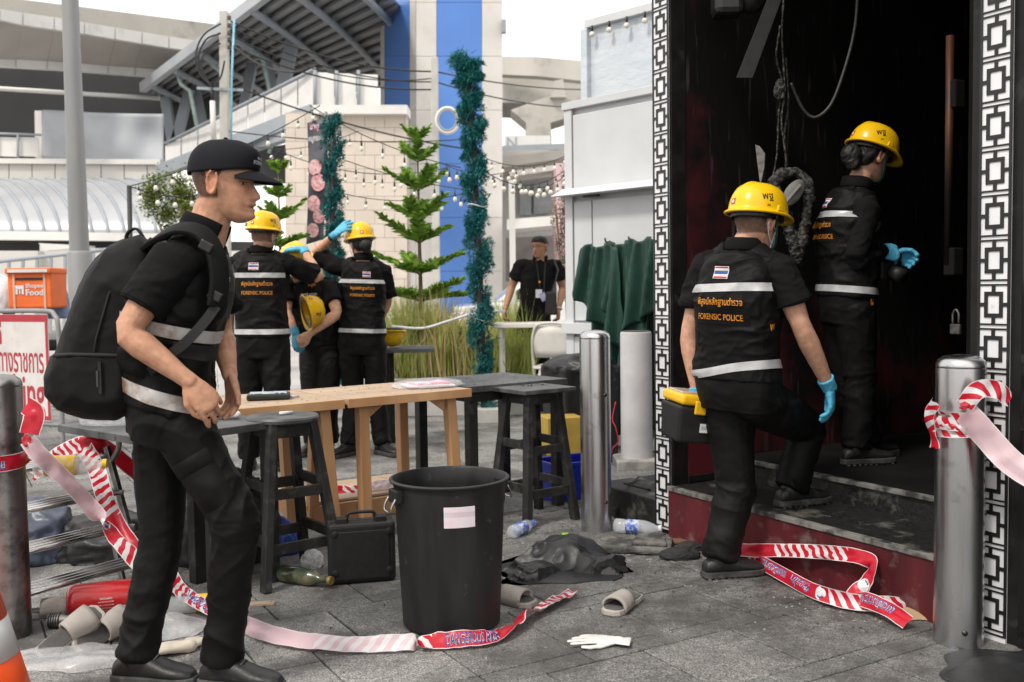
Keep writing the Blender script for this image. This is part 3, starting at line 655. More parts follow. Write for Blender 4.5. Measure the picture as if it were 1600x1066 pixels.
    # ---- gloves
    for S in gloves:
        mb = MB(); hand_geo(mb, J['w'+S], **dict(hands[S], infl=.0018)); dd = (J['e'+S]-J['w'+S]).normalized()
        mb.tube([J['w'+S]-dd*.01, J['w'+S]+dd*.02, J['w'+S]+dd*.05], [.029*b, .032*b, .035*b], 18)
        gm_ = remesh(mb, .0035 if vox < .0055 else .0045, 2); folds(gm_, .0030, (30, 30, 40), seed+3); link('glove', gm_, m_glove, root, True)
    root_info = dict(root=root, HR=HR, hc=hc, hk=hk, ss=ss, up=spine_up, fw=fw_mid, vest=vst, trousers=trousers, shirt=shirt, body=body, J=J, b=b)
    return root_info
def world_bvh(I, key):
    o = I[key]; me = o.data; off = I['root'].location
    return BVHTree.FromPolygons([v.co+off for v in me.vertices], [tuple(p.vertices) for p in me.polygons])
def decal(I, bv, name, m, vs, fs, o, x, y, n, off=.003, parent=None):
    mb = MB(); mb.add(project(bv, vs, o, x, y, n, off), fs); return mb.build(name, m, parent or I['vest'] or I['root'], True, True, fix=False) if parent is None else mb.build(name, m, parent, True, True, fix=False)
def put(I, part, bv, name, m, vs, fs, o, x, y, n, off=.003):
    mb = MB(); mb.add(project(bv, vs, o, x, y, n, off), fs); return mb.build(name, m, part, True, True, fix=False)
def belt_strip(I, bv, name, m, o, up, ax, hh, a0=-PI, a1=PI, n=56, part=None, off=.004, tilt=0.0, rad_=.5, tilt2=0.0):
    """a strip run round the body: rays cast inward to the axis o at angles a (0 = +ax)"""
    up = up.normalized(); ax = (ax-up*ax.dot(up)).normalized(); ay = up.cross(ax); rows = []
    for j in range(4):
        row = []
        for i in range(n+1):
            a = a0+(a1-a0)*i/n; d = ax*math.cos(a)+ay*math.sin(a); s_ = o+d*rad_+up*((j/3-.5)*hh+tilt*math.cos(a)+tilt2*math.sin(a))
            h = bv.ray_cast(s_, -d, rad_); row.append((h[0] if h[0] is not None else o+d*.15)+d*off)
        rows.append(row)
    mb = MB(); mb.grid(rows); return mb.build(name, m, part or I['vest'], True, True, fix=False)
def back_print(I, s_top, hasflag=True, k=1.0, flag_side=0.0, lower=True, chest_ang=1.15, cen=0.0, thai=True, dz=0.0, wstripe=True, lean=0.0):
    """flag, reflective bands and the two lines of lettering on a vest back"""
    bv = world_bvh(I, 'vest'); up, ss, bk = I['up'], I['ss'], -I['fw']; J = I['J']; vs_ = I['vest']
    top = J['nb']-up*(.165*k+dz)+ss*cen
    belt_strip(I, bv, 'reflective_band', m_silver, top+I['fw']*.02, up, bk, .034*k, -chest_ang, chest_ang, 40, tilt2=lean*.3)
    if hasflag:
        for z0, h, key in ((.0195, .006, 'red'), (.0135, .006, 'white'), (0, .013, 'blue'), (-.0135, .006, 'white'), (-.0195, .006, 'red')):
            v, f = grid_patch(.062*k, (h+.001)*k, 8, 2); put(I, vs_, bv, 'flag_stripe', m_flag[key], v, f, top+up*(.062+z0)*k+ss*flag_side, ss, up, bk, .0045)
        v, f = grid_patch(.068*k, .051*k, 8, 6); put(I, vs_, bv, 'flag_border', m_flag['white'], v, f, top+up*.062*k+ss*flag_side, ss, up, bk, .003)
    v, f = text_mesh('พิสูจน์หลักฐานตำรวจ', .04, .016, .215*k); v[:, 1] *= 1.45; put(I, vs_, bv, 'thai_lettering', m_orange, v, f, top-up*.062*k, ss, up, bk, .0045)
    v, f = grid_patch(.255*k, .060*k, 12, 4); put(I, vs_, bv, 'name_panel', m_vest, v, f, top-up*.122*k, ss, up, bk, .0028)
    v, f = text_mesh('FORENSIC POLICE', .04, .010, .215*k); v[:, 1] *= 1.3; put(I, vs_, bv, 'latin_lettering', m_orange, v, f, top-up*.122*k, ss, up, bk, .0052)
    if wstripe: belt_strip(I, bv, 'reflective_band', m_silver, J['pc']+up*.03, up, bk, .036*k, -PI, PI, 64, tilt2=lean)
def hard_hat(parent, R, c, k=1.0, strap=True, word=True, rel=True, sticker=True, logo_side=1):
    """yellow hard hat: shell with crest and brim, local x right, y forward, z up, c = centre of the rim"""
    P = lambda x, y, z: c+R @ (V(x, y, z)*k)
    n = 48; rings = []
    for t in np.linspace(0, 1, 14):
        a = t*PI/2; rr = math.cos(a)**.62; z = .128*math.sin(a)**1.0; row = []
        for j in range(n):
            th = 2*PI*j/n; x, y = .113*rr*math.cos(th), .140*rr*math.sin(th)
            crest = .006*math.exp(-(x/.014)**2)*math.sin(a)**.5+.003*math.exp(-((abs(x)-.040)/.008)**2)*math.sin(a)**.5*(1-math.sin(a)**6)
            row.append(P(x, y, z+crest))
        rings.append(row)
    def brim(o_, z_): return [P((.113+o_*1.0)*math.cos(2*PI*j/n), (.140+o_*(1+2.4*max(0, math.sin(2*PI*j/n))**2.2))*math.sin(2*PI*j/n), z_-.014*max(0, math.sin(2*PI*j/n))**2*(o_/.016)) for j in range(n)]
    mb = MB(); mb.rings([brim(.0005, -.010), brim(.012, -.010), brim(.016, -.006), brim(.016, -.003), brim(.012, .001), brim(.002, .004)]+rings[1:], cap=False)
    top = len(mb.v); 
    sh = mb.build('hard_hat', m_yellow, parent, True, rel); so = sh.modifiers.new('s', 'SOLIDIFY'); so.thickness = .003*k; so.offset = -1
    mb = MB(); band = [P(.098*math.cos(a), .122*math.sin(a)-.004, -.012) for a in np.linspace(0, 2*PI, 25)]
    mb.tube(band, [(.003, .016)]*25, 8); mb.build('headband', m_blk_plastic, sh, True, rel) if rel else None
    bv = None
    if word:
        bv = BVHTree.FromPolygons([v.co.copy()+ (parent.location if rel and parent else V(0, 0, 0)) for v in sh.data.vertices], [tuple(p.vertices) for p in sh.data.polygons])
        for sx in (1, -1):
            nrm = R @ V(sx*.88, -.42, .22); x_ = (V(0, 0, 1).cross(nrm)).normalized(); y_ = nrm.normalized().cross(x_)
            o_ = P(sx*.10, -.060, .052)
            for tx, sz, dy in (('พฐ', .042, .006), ('๙๘', .015, -.028)):
                v, f = text_mesh(tx, sz*k, .012); m2 = MB(); m2.add(project(bv, v, o_+y_*dy*k+nrm.normalized()*.03, x_, y_, nrm, .0012), f); m2.build('lettering', m_blk_plastic, sh, False, rel, fix=False)
        nrm = R @ V(-.22, -.95, .2); x_ = V(0, 0, 1).cross(nrm).normalized(); y_ = nrm.normalized().cross(x_); o_ = P(-.022, -.13, .035)
        v, f = grid_patch(.026*k, .026*k, 3, 3); m2 = MB(); m2.add(project(bv, v, o_+nrm.normalized()*.03, x_, y_, nrm, .0010), f); m2.build('sticker', m_flag['red'], sh, False, rel, fix=False)
        ring_ = [(math.cos(a)*.008*k, math.sin(a)*.008*k, 0) for a in np.linspace(0, 2*PI, 9)[:-1]]; m2 = MB(); m2.add(project(bv, ring_, o_+nrm.normalized()*.03, x_, y_, nrm, .0018), [tuple(range(8))]); m2.build('sticker_mark', m_flag['white'], sh, False, rel, fix=False)
    for sx in (1, -1):      # slot covers
        mb = MB(); mb.box(P(sx*.112, .0, .018), (.014*k, .034*k, .024*k), R, taper=.75); mb.build('slot_cover', m_yellow, sh, rel=rel, bevel=.003)
    return sh
def ribbon(pts, wd, up_list=None, th=.0012):
    pts = [Vector(p) for p in pts]; mb = MB(); k = len(pts); rows = []
    for i in range(k):
        d = (pts[min(i+1, k-1)]-pts[max(i-1, 0)]).normalized(); u = up_list[i] if up_list else V(0, 0, 1)
        s_ = d.cross(u).normalized(); n_ = s_.cross(d).normalized(); rows.append([pts[i]-s_*wd/2+n_*th, pts[i]+s_*wd/2+n_*th, pts[i]+s_*wd/2-n_*th, pts[i]-s_*wd/2-n_*th])
    mb.rings(rows); return mb

# ---------------------------------------------------------------- walking officer with cap and backpack
def joints(Y, spec): return {k: D(v[0], v[1], Y+(v[2] if len(v) > 2 else 0)) for k, v in spec.items()}
Z1 = V(0, 0, 1)
J1 = joints(3.22, dict(nb=(317, 378, 0), ms=(268, 515, 0), pc=(262, 622, 0), sR=(270, 408, -.17), sL=(326, 408, .17), eR=(196, 520, -.25), eL=(345, 520, .21), wR=(296, 596, -.23), wL=(359, 586, .08),
      hR=(272, 652, -.085), hL=(252, 652, .095), kR=(370, 812, -.10), kL=(252, 852, .05), aR=(348, 1040, -.06), aL=(212, 1032, -.01)))
I1 = person('walking officer in black cap and utility vest with a big backpack', J1, (D(354, 288, 3.21), V(.985, -.10, -.05), V(.06, 0, 1)), vox=.0037, skin='tan',
    hands={'R': dict(fd=V(.62, .12, -.80), pn=V(.38, -.88, .28), side=1, curl=.36, thumb=.6, spread=.05, curls=(.30, .38, .42, .50)), 'L': dict(fd=V(.16, -.25, -1), pn=V(.65, .75, .1), side=1, curl=.30, thumb=.1, spread=.12)},
    shoes={'R': V(.97, -.22, 0), 'L': V(.98, -.15, 0)}, seed=2, belly=1.12, chest=1.05, sleeve=.66, hk=1.04, collar=(.024, .042), neck=1.06, legfat=.93, waist_t=.0)
r1, HR1, hc1 = I1['root'], I1['HR'], I1['hc']
def cap_on(I):
    HR, hc, k = I['HR'], I['hc'], I['hk']; P = lambda x, y, z: hc+HR @ (V(x, y, z)*k); n = 40; rg = []
    for t in np.linspace(0, 1, 15):
        row = []
        for j in range(n):
            th = 2*PI*j/n; fr = max(0, math.sin(th)); rr = (1-t**2.8)**.46 if t < 1 else .01
            z = .030+.012*fr*0-.016*(max(0, -math.sin(th))**1.5)+t*(.105-.0*fr)
            z = (.043-.018*max(0, -math.sin(th))-.010*abs(math.cos(th))**4)*(1-t)+t*.138+.006*fr*math.sin(t*PI)*.9
            row.append(P(.0885*rr*math.cos(th), (.115-.011*fr)*rr*math.sin(th)-.006+.010*fr*math.sin(t*PI)*rr, z))
        rg.append(row)
    mb = MB(); mb.rings(rg, cap=False); mb.add([P(0, -.006, .1372)], []); me = mb.mesh('cap', True); 
    m_cap = mat('navy_black_cotton', (.012, .012, .016), (.008, .008, .011), rough=.8, scale=6, bump=.4, bscale=400, bdist=.001, spec=.2)
    c = link('cap', me, m_cap, I['root'], True); s_ = c.modifiers.new('s', 'SOLIDIFY'); s_.thickness = .004; s_.offset = -1
    rows = []
    for u in np.linspace(0, 1, 11):
        row = []
        for v in np.linspace(-1, 1, 21):
            a = PI/2-v*.98; x, y = .0840*math.cos(a), .1035*math.sin(a)-.006
            ln = .080*(1-abs(v)**2.3)**.8; row.append(P(x*(1+.06*u*(1-v*v)), y+ln*u, .042-(.022*u+.014*u*u)*(1-abs(v)**2.3)-.030*(v*v)*(.65+.35*u)))
        rows.append(row)
    mb = MB(); mb.grid(rows); b_ = mb.build('bill', m_cap, c, True, True); s_ = b_.modifiers.new('s', 'SOLIDIFY'); s_.thickness = .004
    mb = MB(); mb.ico(P(0, -.006, .139), .007, 2, (1, 1, .6)); mb.build('button', m_cap, c, True, True)
    bv = BVHTree.FromPolygons([v.co+I['root'].location for v in c.data.vertices], [tuple(p.vertices) for p in c.data.polygons])
    nn = HR @ V(.18, 1, .1); x_ = Z1.cross(nn).normalized(); y_ = nn.normalized().cross(x_)
    for tx, sz, z in (('FORENSIC', .0165, .070), ('POLICE', .012, .083)):
        v, f = text_mesh(tx, sz, .01); mb = MB(); mb.add(project(bv, v, P(.004, .14, z), x_, y_, nn, .0015), f); mb.build('lettering', m_white_th, c, False, True, fix=False)
cap_on(I1)
def front_vest1(I):
    bv = world_bvh(I, 'vest'); up, ss, fw = I['up'], I['ss'], I['fw']; J = I['J']; vs_ = I['vest']; pc, nb = J['pc'], J['nb']; L = (nb-pc).length
    belt_strip(I, bv, 'reflective_band', m_silver_dirty, pc+up*.025, up, fw, .046, -PI, PI, 72, tilt=-.012)
    belt_strip(I, bv, 'reflective_band', m_silver_dirty, pc+up*.235, up, fw, .040, -PI, PI, 72)
    side_n = (ss*.9+fw*.45).normalized(); sx = up.cross(side_n).normalized(); sx = -sx if sx.dot(fw) < 0 else sx
    def pocket(t, a, wd, ht, flap=True):
        n_ = (ss*math.cos(a)+fw*math.sin(a)).normalized(); x_ = up.cross(n_).normalized(); o_ = pc+up*t
        v, f = grid_patch(wd, ht, 8, 8); v[:, 2] = .020*(1-np.abs(v[:, 0]/(wd/2))**4)*(1-np.abs(v[:, 1]/(ht/2))**4); p_ = put(I, vs_, bv, 'pocket', m_vest, v, f, o_, x_, up, n_, .003)
        if flap:
            v, f = grid_patch(wd*1.05, ht*.36, 8, 5); v[:, 2] = .016; put(I, vs_, bv, 'pocket_flap', m_web, v, f, o_+up*ht*.33, x_, up, n_, .010)
    pocket(.145, .55, .15, .13); pocket(.34, .85, .11, .10); pocket(.125, -.55, .12, .10, False)
    n_ = (ss*.62+fw*.78).normalized(); x_ = up.cross(n_).normalized()
    v, f = grid_patch(.10, .028, 6, 3); put(I, vs_, bv, 'name_panel', m_web, v, f, pc+up*.425, x_, up, n_, .004)
    v, f = text_mesh('วรวิทย์ สืบดี', .024, .01, .075); put(I, vs_, bv, 'name_lettering', m_white_th, v, f, pc+up*.425, x_, up, n_, .0065)
    n_ = (ss*.30+fw*.95).normalized(); x_ = up.cross(n_).normalized()
    v, f = grid_patch(.012, .46, 2, 30); v[:, 2] = .004; put(I, vs_, bv, 'zip', m_blk_plastic, v, f, pc+up*.24, x_, up, fw, .004)
front_vest1(I1)
# trouser pockets
def cargo(I, S, o, n_, up, wd=.17, ht=.19):
    bv = world_bvh(I, 'trousers'); x_ = up.cross(n_).normalized(); tr = I['trousers']
    v, f = grid_patch(wd, ht, 10, 10); v[:, 2] = .009*(1-np.abs(v[:, 0]/(wd/2))**5)*(1-np.abs(v[:, 1]/(ht/2))**5); put(I, tr, bv, 'cargo_pocket', m_trous, v, f, o, x_, up, n_, .002)
    v, f = grid_patch(wd*1.04, ht*.30, 10, 5); v[:, 2] = .012*(1-.5*np.abs(v[:, 1]/(ht*.15))**3); put(I, tr, bv, 'pocket_flap', m_trous, v, f, o+up*ht*.40, x_, up, n_, .004)
k_, h_ = J1['kR'], J1['hR']; cargo(I1, 'R', h_.lerp(k_, .60)+V(0, -.1, 0), V(.12, -1, 0).normalized(), (h_-k_).normalized(), .125, .17)

# backpack and its straps
Yb = 3.26
bp = thing('backpack', 'bulky black backpack worn by the walking officer in the cap', 'backpack', D(150, 645, Yb))
m_pack = mat('pack_nylon', (.0085, .0085, .009), (.0055, .0055, .006), rough=.7, scale=6, bump=.45, bscale=500, bdist=.001, spec=.2)
m_pack2 = mat('pack_lining', (.016, .016, .017), (.011, .011, .012), rough=.8, scale=6, bump=.4, bscale=500, bdist=.001)
prof = [(218, 366), (188, 378), (152, 402), (128, 440), (108, 490), (90, 545), (76, 582), (77, 610), (94, 632), (130, 646), (176, 651), (208, 644), (228, 600), (236, 520), (238, 440), (236, 385)]
cx = sum(p[0] for p in prof)/len(prof); cy = sum(p[1] for p in prof)/len(prof); pr_ = [p for p in interp_pts([V(a, b, 0) for a, b in prof]+[V(*prof[0], 0)], 3)][:-1]
rg = []
for t in np.linspace(-1, 1, 17):
    k = (1-abs(t)**4.5)**.30 if abs(t) < 1 else .55; k = max(k, .62)
    rg.append([D(cx+(p.x-cx)*k, cy+(p.y-cy)*k, Yb+t*.165) for p in pr_])
mb = MB(); mb.rings(rg); me = remesh(mb, .007, 8); folds(me, .006, (8, 8, 8), 31); link('shell', me, m_pack, bp, True)
def packband(pts, name, r, m, dy=-.168): mb = MB(); mb.tube([D(a, b, Yb+dy+(c or 0)) for a, b, c in pts], r, 8); return mb.build(name, m, bp, True, True)
packband([(236, 372, .08), (205, 398, .03), (170, 460, .0), (150, 530, -.004), (143, 575, -.004)], 'seam', (.0035), m_pack2)
pk = []
for t in np.linspace(-1, 1, 11):
    k = max((1-abs(t)**4)**.3 if abs(t) < 1 else .5, .5); ppf = [(80, 556), (68, 590), (70, 618), (90, 640), (130, 653), (180, 655), (214, 640), (224, 590), (226, 556)]
    cx2, cy2 = 150, 606; pk.append([D(cx2+(a-cx2)*k, cy2+(b-cy2)*(k if b > cy2 else 1), Yb+t*.176) for a, b in ppf])
mb = MB(); mb.rings(pk); me = remesh(mb, .007, 5); folds(me, .005, (8, 8, 8), 33); pkt = link('side_pocket', me, m_pack, bp, True)
mb = MB(); mb.tube([D(84, 556, Yb-.14), D(110, 554, Yb-.172), D(160, 555, Yb-.178), D(205, 557, Yb-.17), D(226, 557, Yb-.12)], (.006), 8); mb.build('hem', m_pack2, pkt, True, True)
mb = MB(); mb.box(D(156, 590, Yb-.184), (.010, .004, .10)); mb.build('zip', m_blk_plastic, pkt, rel=True)
mb = MB(); mb.box(D(152, 592, Yb-.188), (.006, .004, .05)); mb.build('zip_pull', mat('zip_pull', (.05, .05, .05), rough=.4), pkt, rel=True)
mb = MB(); mb.tube(interp_pts([D(228, 378, Yb-.03), D(214, 358, Yb-.03), D(200, 364, Yb-.03), D(196, 380, Yb-.03)], 5), [(.012, .005)]*16, 8); mb.build('grab_handle', m_web, bp, True, True)
for sy, pts in ((-1, [(224, 392, -.05), (246, 372, -.10), (282, 357, -.14), (318, 366, -.165), (338, 400, -.182), (343, 440, -.19), (338, 480, -.195)]), (1, [(236, 392, .06), (262, 376, .09), (304, 366, .11), (342, 384, .11), (356, 430, .10)])):
    p3 = [D(a, b, 3.22+c) for a, b, c in pts]; ip = interp_pts(p3, 5); ctr = J1['ms']
    ups = [(p-V(ctr.x, ctr.y, p.z)-V(0, 0, .0)+V(0, 0, .18 if p.z > 1.40 else .0)).normalized() for p in ip]
    mb = ribbon(ip, .062, ups, .009); st = mb.build('shoulder_strap', m_pack, bp, True, True, bevel=.004)
    if sy < 0:
        p4 = [D(a, b, 3.22+c) for a, b, c in [(338, 478, -.20), (318, 505, -.215), (290, 535, -.225), (258, 560, -.21), (228, 585, -.17)]]
        ip2 = interp_pts(p4, 4); mb = ribbon(ip2, .030, [V(.1, -1, 0).normalized()]*len(ip2), .0022); mb.build('webbing', m_web, bp, False, True)
        for a, b in ((322, 385), (336, 462)):
            mb = MB(); c_ = D(a, b, 3.22-.207); mb.box(c_, (.042, .012, .030), Matrix.Rotation(.5, 3, 'Y')); mb.build('buckle', m_blk_plastic, bp, rel=True, bevel=.004)
        mb = ribbon([p+V(0, -.010, 0) for p in ip[14:27]], .030, ups[14:27], .0022); mb.build('webbing', m_pack2, bp, False, True)

# ---------------------------------------------------------------- officer climbing the steps
J2 = joints(4.30, dict(nb=(1163, 390, 0), ms=(1152, 492, -.01), pc=(1152, 588, 0), sR=(1218, 420, -.115), sL=(1107, 412, .125), eR=(1253, 512, -.13), eL=(1076, 525, .15), wR=(1296, 606, -.02), wL=(1092, 622, .13),
      hR=(1182, 622, -.03), hL=(1136, 622, .08), kR=(1262, 668, .30), kL=(1150, 760, .07), aR=(1236, 776, .24), aL=(1124, 876, -.0)))
I2 = person('officer in yellow hard hat stepping up into the burnt doorway', J2, (D(1184, 350, 4.30), V(.80, .60, -.12), V(.05, .03, 1)), vox=.005, skin='light', gloves=('R', 'L'),
    hands={'R': dict(fd=V(.12, .1, -1), pn=V(.9, -.4, .1), side=-1, curl=.28, thumb=.5), 'L': dict(fd=V(.05, .05, -1), pn=V(-.9, .3, .0), side=1, curl=.9, thumb=.6)},
    shoes={'R': V(.93, .36, 0), 'L': V(.97, .22, 0)}, ground=(.258, 0), seed=4, belly=1.0, legfat=1.10, build=1.02, sleeve=.60, hk=1.02)
back_print(I2, None, flag_side=-.012, k=1.02, lean=.040)
def helmet_on(I, up=.040, back=-.004, tilt=0.0, strap=True):
    HR, hc, k = I['HR'], I['hc'], I['hk']; R = HR @ Matrix.Rotation(tilt, 3, 'X'); h = hard_hat(I['root'], R, hc+HR @ (V(0, back, up)*k), 1.0*k)
    P = lambda x, y, z: hc+HR @ (V(x, y, z)*k)
    if strap:
        pts = [P(.088, .018, .035), P(.081, .026, -.01), P(.074, .034, -.05), P(.055, .050, -.095), P(0, .072, -.122), P(-.055, .050, -.095), P(-.074, .034, -.05), P(-.081, .026, -.01), P(-.088, .018, .035)]
        ip = interp_pts(pts, 4); mb = ribbon(ip, .016, [(p-hc).normalized() for p in ip], .0012); mb.build('chin_strap', m_strapgreen, h, False, True)
    return h
def mask_on(I):
    HR, hc, k = I['HR'], I['hc'], I['hk']; P = lambda x, y, z: hc+HR @ (V(x, y, z)*k); rows = []
    for u in np.linspace(0, 1, 10):
        z = -.018-.092*u; row = []
        for v in np.linspace(-1, 1, 15):
            x = .066*v*(1-.28*u); y = .098+.020*math.sin(PI*min(1, u*.9+.15))*(1-v*v)-.058*abs(v)**2.2-.012*u; row.append(P(x, y, z))
        rows.append(row)
    mb = MB(); mb.grid(rows); o = mb.build('face_mask', m_mask, I['root'], True, True); s_ = o.modifiers.new('s', 'SOLIDIFY'); s_.thickness = .002
    for sx in (-1, 1):
        mb = MB(); mb.tube(interp_pts([P(sx*.064, .042, -.03), P(sx*.080, -.005, .0), P(sx*.082, -.032, -.004), P(sx*.078, -.022, -.045), P(sx*.055, .035, -.09)], 5), .0018, 6); mb.build('ear_loop', m_mask, o, True, True)
helmet_on(I2); mask_on(I2)
k_, h_ = J2['kR'], J2['hR']; cargo(I2, 'R', h_.lerp(k_, .45)+V(0, -.08, 0), V(.35, -.9, .0).normalized(), Z1, .12, .13)

# ---------------------------------------------------------------- officer inside the doorway
J3 = joints(5.0, dict(nb=(1338, 292, .02), ms=(1322, 375, .02), pc=(1322, 462, .02), sR=(1352, 328, -.10), sL=(1308, 318, .16), eR=(1336, 408, -.16), eL=(1345, 400, .24), wR=(1374, 394, .0), wL=(1392, 402, .2),
      hR=(1334, 486, -.06), hL=(1316, 486, .09), kR=(1345, 598, -.03), kL=(1325, 600, .14), aR=(1338, 712, -.05), aL=(1352, 704, .15)))
I3 = person('officer in yellow hard hat standing in the dark doorway holding a camera', J3, (D(1362, 246, 5.02), V(.88, .40, -.25), V(.22, .05, 1)), vox=.0065, skin='light', gloves=('R', 'L'), sleeve_long=True,
    hands={'R': dict(fd=V(.95, .2, -.1), pn=V(.1, -.9, .45), side=-1, curl=.45, thumb=.3), 'L': dict(fd=V(.9, -.1, -.1), pn=V(-.1, .9, .3), side=1, curl=.6, thumb=.5)},
    shoes={'R': V(.93, .2, 0), 'L': V(.9, .36, 0)}, ground=(.37, .37), seed=6, build=.92, hk=.97, legfat=1.1, hair='long')
back_print(I3, None, k=.92)
helmet_on(I3, tilt=-.10)
def bun_on(I, k2=1.0, low=0.0):
    HR, hc, k = I['HR'], I['hc'], I['hk']; P = lambda x, y, z: hc+HR @ (V(x, y, z)*k); mb = MB()
    rg = []
    for z, y0, y1, w_ in ((-.062, -.085, -.035, .046), (-.045, -.098, -.02, .062), (-.02, -.108, 0, .074), (.01, -.113, .012, .081), (.04, -.112, .02, .083), (.06, -.1, .02, .08)):
        rg.append([P(w_*math.cos(a), (y0+y1)/2+(y1-y0)/2*math.sin(a), z) for a in np.linspace(0, 2*PI, 20, endpoint=False)])
    mb.rings(rg); mb.ico(P(0, -.128, -.028-low), .052*k2, 3, (1.05, .85, 1.1)); mb.ico(P(.012, -.122, -.068-low), .035*k2, 3)
    me = remesh(mb, .006, 3); folds(me, .006, (25, 25, 25), 12); link('hair', me, m_hair, I['root'], True)
bun_on(I3)
for I_, c_, tl_ in ((I3, D(1356, 472, 4.9), 'ผ'), (I2, D(1213, 512, 4.1), 'พ')):
    k_ = 'trousers' if I_ is I3 else 'vest'; v, f = text_mesh(tl_, .07, .02, .030); put(I_, I_[k_], world_bvh(I_, k_), 'gold_emblem', m_orange, v, f, c_, V(.95, -.2, .1).normalized(), Z1, V(.25, -.95, 0), .004)
# ---------------------------------------------------------------- officers by the pine trees
J4 = joints(7.06, dict(nb=(408, 394, 0), ms=(407, 460, 0), pc=(410, 524, 0), sR=(452, 412, .02), sL=(368, 412, .02), eR=(500, 436, .14), eL=(356, 468, .0), wR=(474, 390, .32), wL=(360, 520, .14),
      hR=(430, 542, 0), hL=(391, 542, 0), kR=(434, 640, -.02), kL=(388, 640, .03), aR=(434, 718, .0), aL=(390, 716, .06)))
I4 = person('officer in yellow hard hat with back turned, reaching to a colleague', J4, (D(413, 368, 7.04), V(.22, .95, -.05), V(.05, 0, 1)), vox=.008, skin='light', gloves=('R',),
    hands={'R': dict(fd=V(-.93, .25, .05), pn=V(-.05, .2, 1), side=-1, curl=.35, thumb=.4)}, shoes={'R': V(.25, .95, 0), 'L': V(-.25, .95, 0)}, seed=8, build=1.0, legfat=1.1, sleeve=.8)
back_print(I4, None, k=1.0, flag_side=-.02); helmet_on(I4); mask_on(I4)
J5 = joints(7.75, dict(nb=(478, 434, -.12), ms=(490, 478, -.02), pc=(502, 530, .06), sR=(449, 446, -.10), sL=(515, 448, -.12), eR=(447, 490, -.22), eL=(527, 490, -.25), wR=(462, 522, -.34), wL=(484, 522, -.38),
      hR=(488, 545, .06), hL=(518, 545, .06), kR=(486, 622, -.02), kL=(512, 622, -.02), aR=(488, 682, .02), aL=(514, 684, .02)))
I5 = person('stooping officer between two colleagues, clasping a spare yellow hard hat', J5, (D(464, 414, 7.55), V(-.35, -.80, -.5), V(-.15, -.35, .9)), vox=.008, skin='light', gloves=('R',),
    hands={'R': dict(fd=V(.1, -.2, -1), pn=V(-.5, -.8, 0), side=1, curl=.5), 'L': dict(fd=V(-.8, -.1, -.5), pn=V(.2, -.9, .4), side=-1, curl=.6)}, shoes={'R': V(-.3, -.95, 0), 'L': V(.1, -.99, 0)}, seed=10, legfat=1.05)
helmet_on(I5)
bv5 = world_bvh(I5, 'vest')
for tx, m_, w_, o_, n_ in (('พฐก', m_orange, .055, D(484, 444, 7.5), V(-.1, -1, .2)), ('ทองดี แก้วใส', m_white_th, .12, D(480, 458, 7.5), V(-.1, -1, .2))):
    v, f = text_mesh(tx, .04, .012, w_); put(I5, I5['vest'], bv5, 'chest_lettering', m_, v, f, o_, V(1, -.05, .02).normalized(), Z1, n_, .005)
J6 = joints(7.70, dict(nb=(568, 405, 0), ms=(567, 462, 0), pc=(566, 522, 0), sR=(599, 421, .02), sL=(530, 418, .02), eR=(606, 470, .12), eL=(492, 396, .10), wR=(588, 512, .22), wL=(524, 366, -.10),
      hR=(584, 542, 0), hL=(549, 542, 0), kR=(589, 626, -.01), kL=(552, 628, .03), aR=(597, 692, -.02), aL=(546, 698, -.05)))
I6 = person('woman officer with a black hair bun and a hand on her yellow hard hat', J6, (D(563, 381, 7.69), V(-.42, .88, -.08), V(-.06, 0, 1)), vox=.008, skin='light', gloves=('L',),
    hands={'L': dict(fd=V(.80, -.02, .60), pn=V(-.45, -.80, .55), side=-1, curl=.22, thumb=.1, spread=.22)}, shoes={'R': V(.55, -.6, 0), 'L': V(-.55, -.75, 0)}, seed=12, build=.94, hk=.97, legfat=1.06, hair='long', sleeve=.85)
back_print(I6, None, k=.86, flag_side=.03, cen=.015, dz=.03); helmet_on(I6); bun_on(I6, .85); mask_on(I6)
mb = MB(); mb.tube([J6['wL'].lerp(J6['eL'], .10), J6['wL'].lerp(J6['eL'], .19)], .033, 14); mb.build('watch', m_web, I6['root'], False, True)
# ---------------------------------------------------------------- man in glasses by the tables
J7 = joints(10.4, dict(nb=(844, 405, 0), ms=(838, 452, 0), pc=(834, 498, 0), sR=(814, 414, .0), sL=(869, 414, .0), eR=(799, 450, .05), eL=(879, 450, .04), wR=(789, 484, -.1), wL=(873, 484, -.05),
      hR=(822, 506, 0), hL=(847, 506, 0), kR=(820, 566, 0), kL=(848, 566, 0), aR=(820, 620, .0), aL=(848, 620, .0)))
I7 = person('man in black shirt and glasses with a lanyard card, beside white tables', J7, (D(843, 386, 10.38), V(-.55, -.83, -.02), V(0, 0, 1)), vox=.009, skin='brown', vest=False, shirt_only=True,
    hands={'R': dict(fd=V(-.1, -.1, -1), pn=V(-.9, 0, 0), side=1, curl=.6), 'L': dict(fd=V(0, -.1, -1), pn=V(.9, 0, 0), side=-1, curl=.6)}, shoes={'R': V(-.2, -.95, 0), 'L': V(.2, -.95, 0)}, seed=14, build=.98, belly=1.12, sleeve=.62)
P = lambda x, y, z: I7['hc']+I7['HR'] @ V(x, y, z)
rg = []
for t in np.linspace(0, 1, 8): rg.append([P(.082*math.cos(a)*(1-t**3)**.4, .1*math.sin(a)*(1-t**3)**.4-.008, .034+.085*t+.02*max(0, math.sin(a))*(1-t)) for a in np.linspace(0, 2*PI, 24, endpoint=False)])
mb = MB(); mb.rings(rg); mb.build('hair', m_hair, I7['root'], True, True)
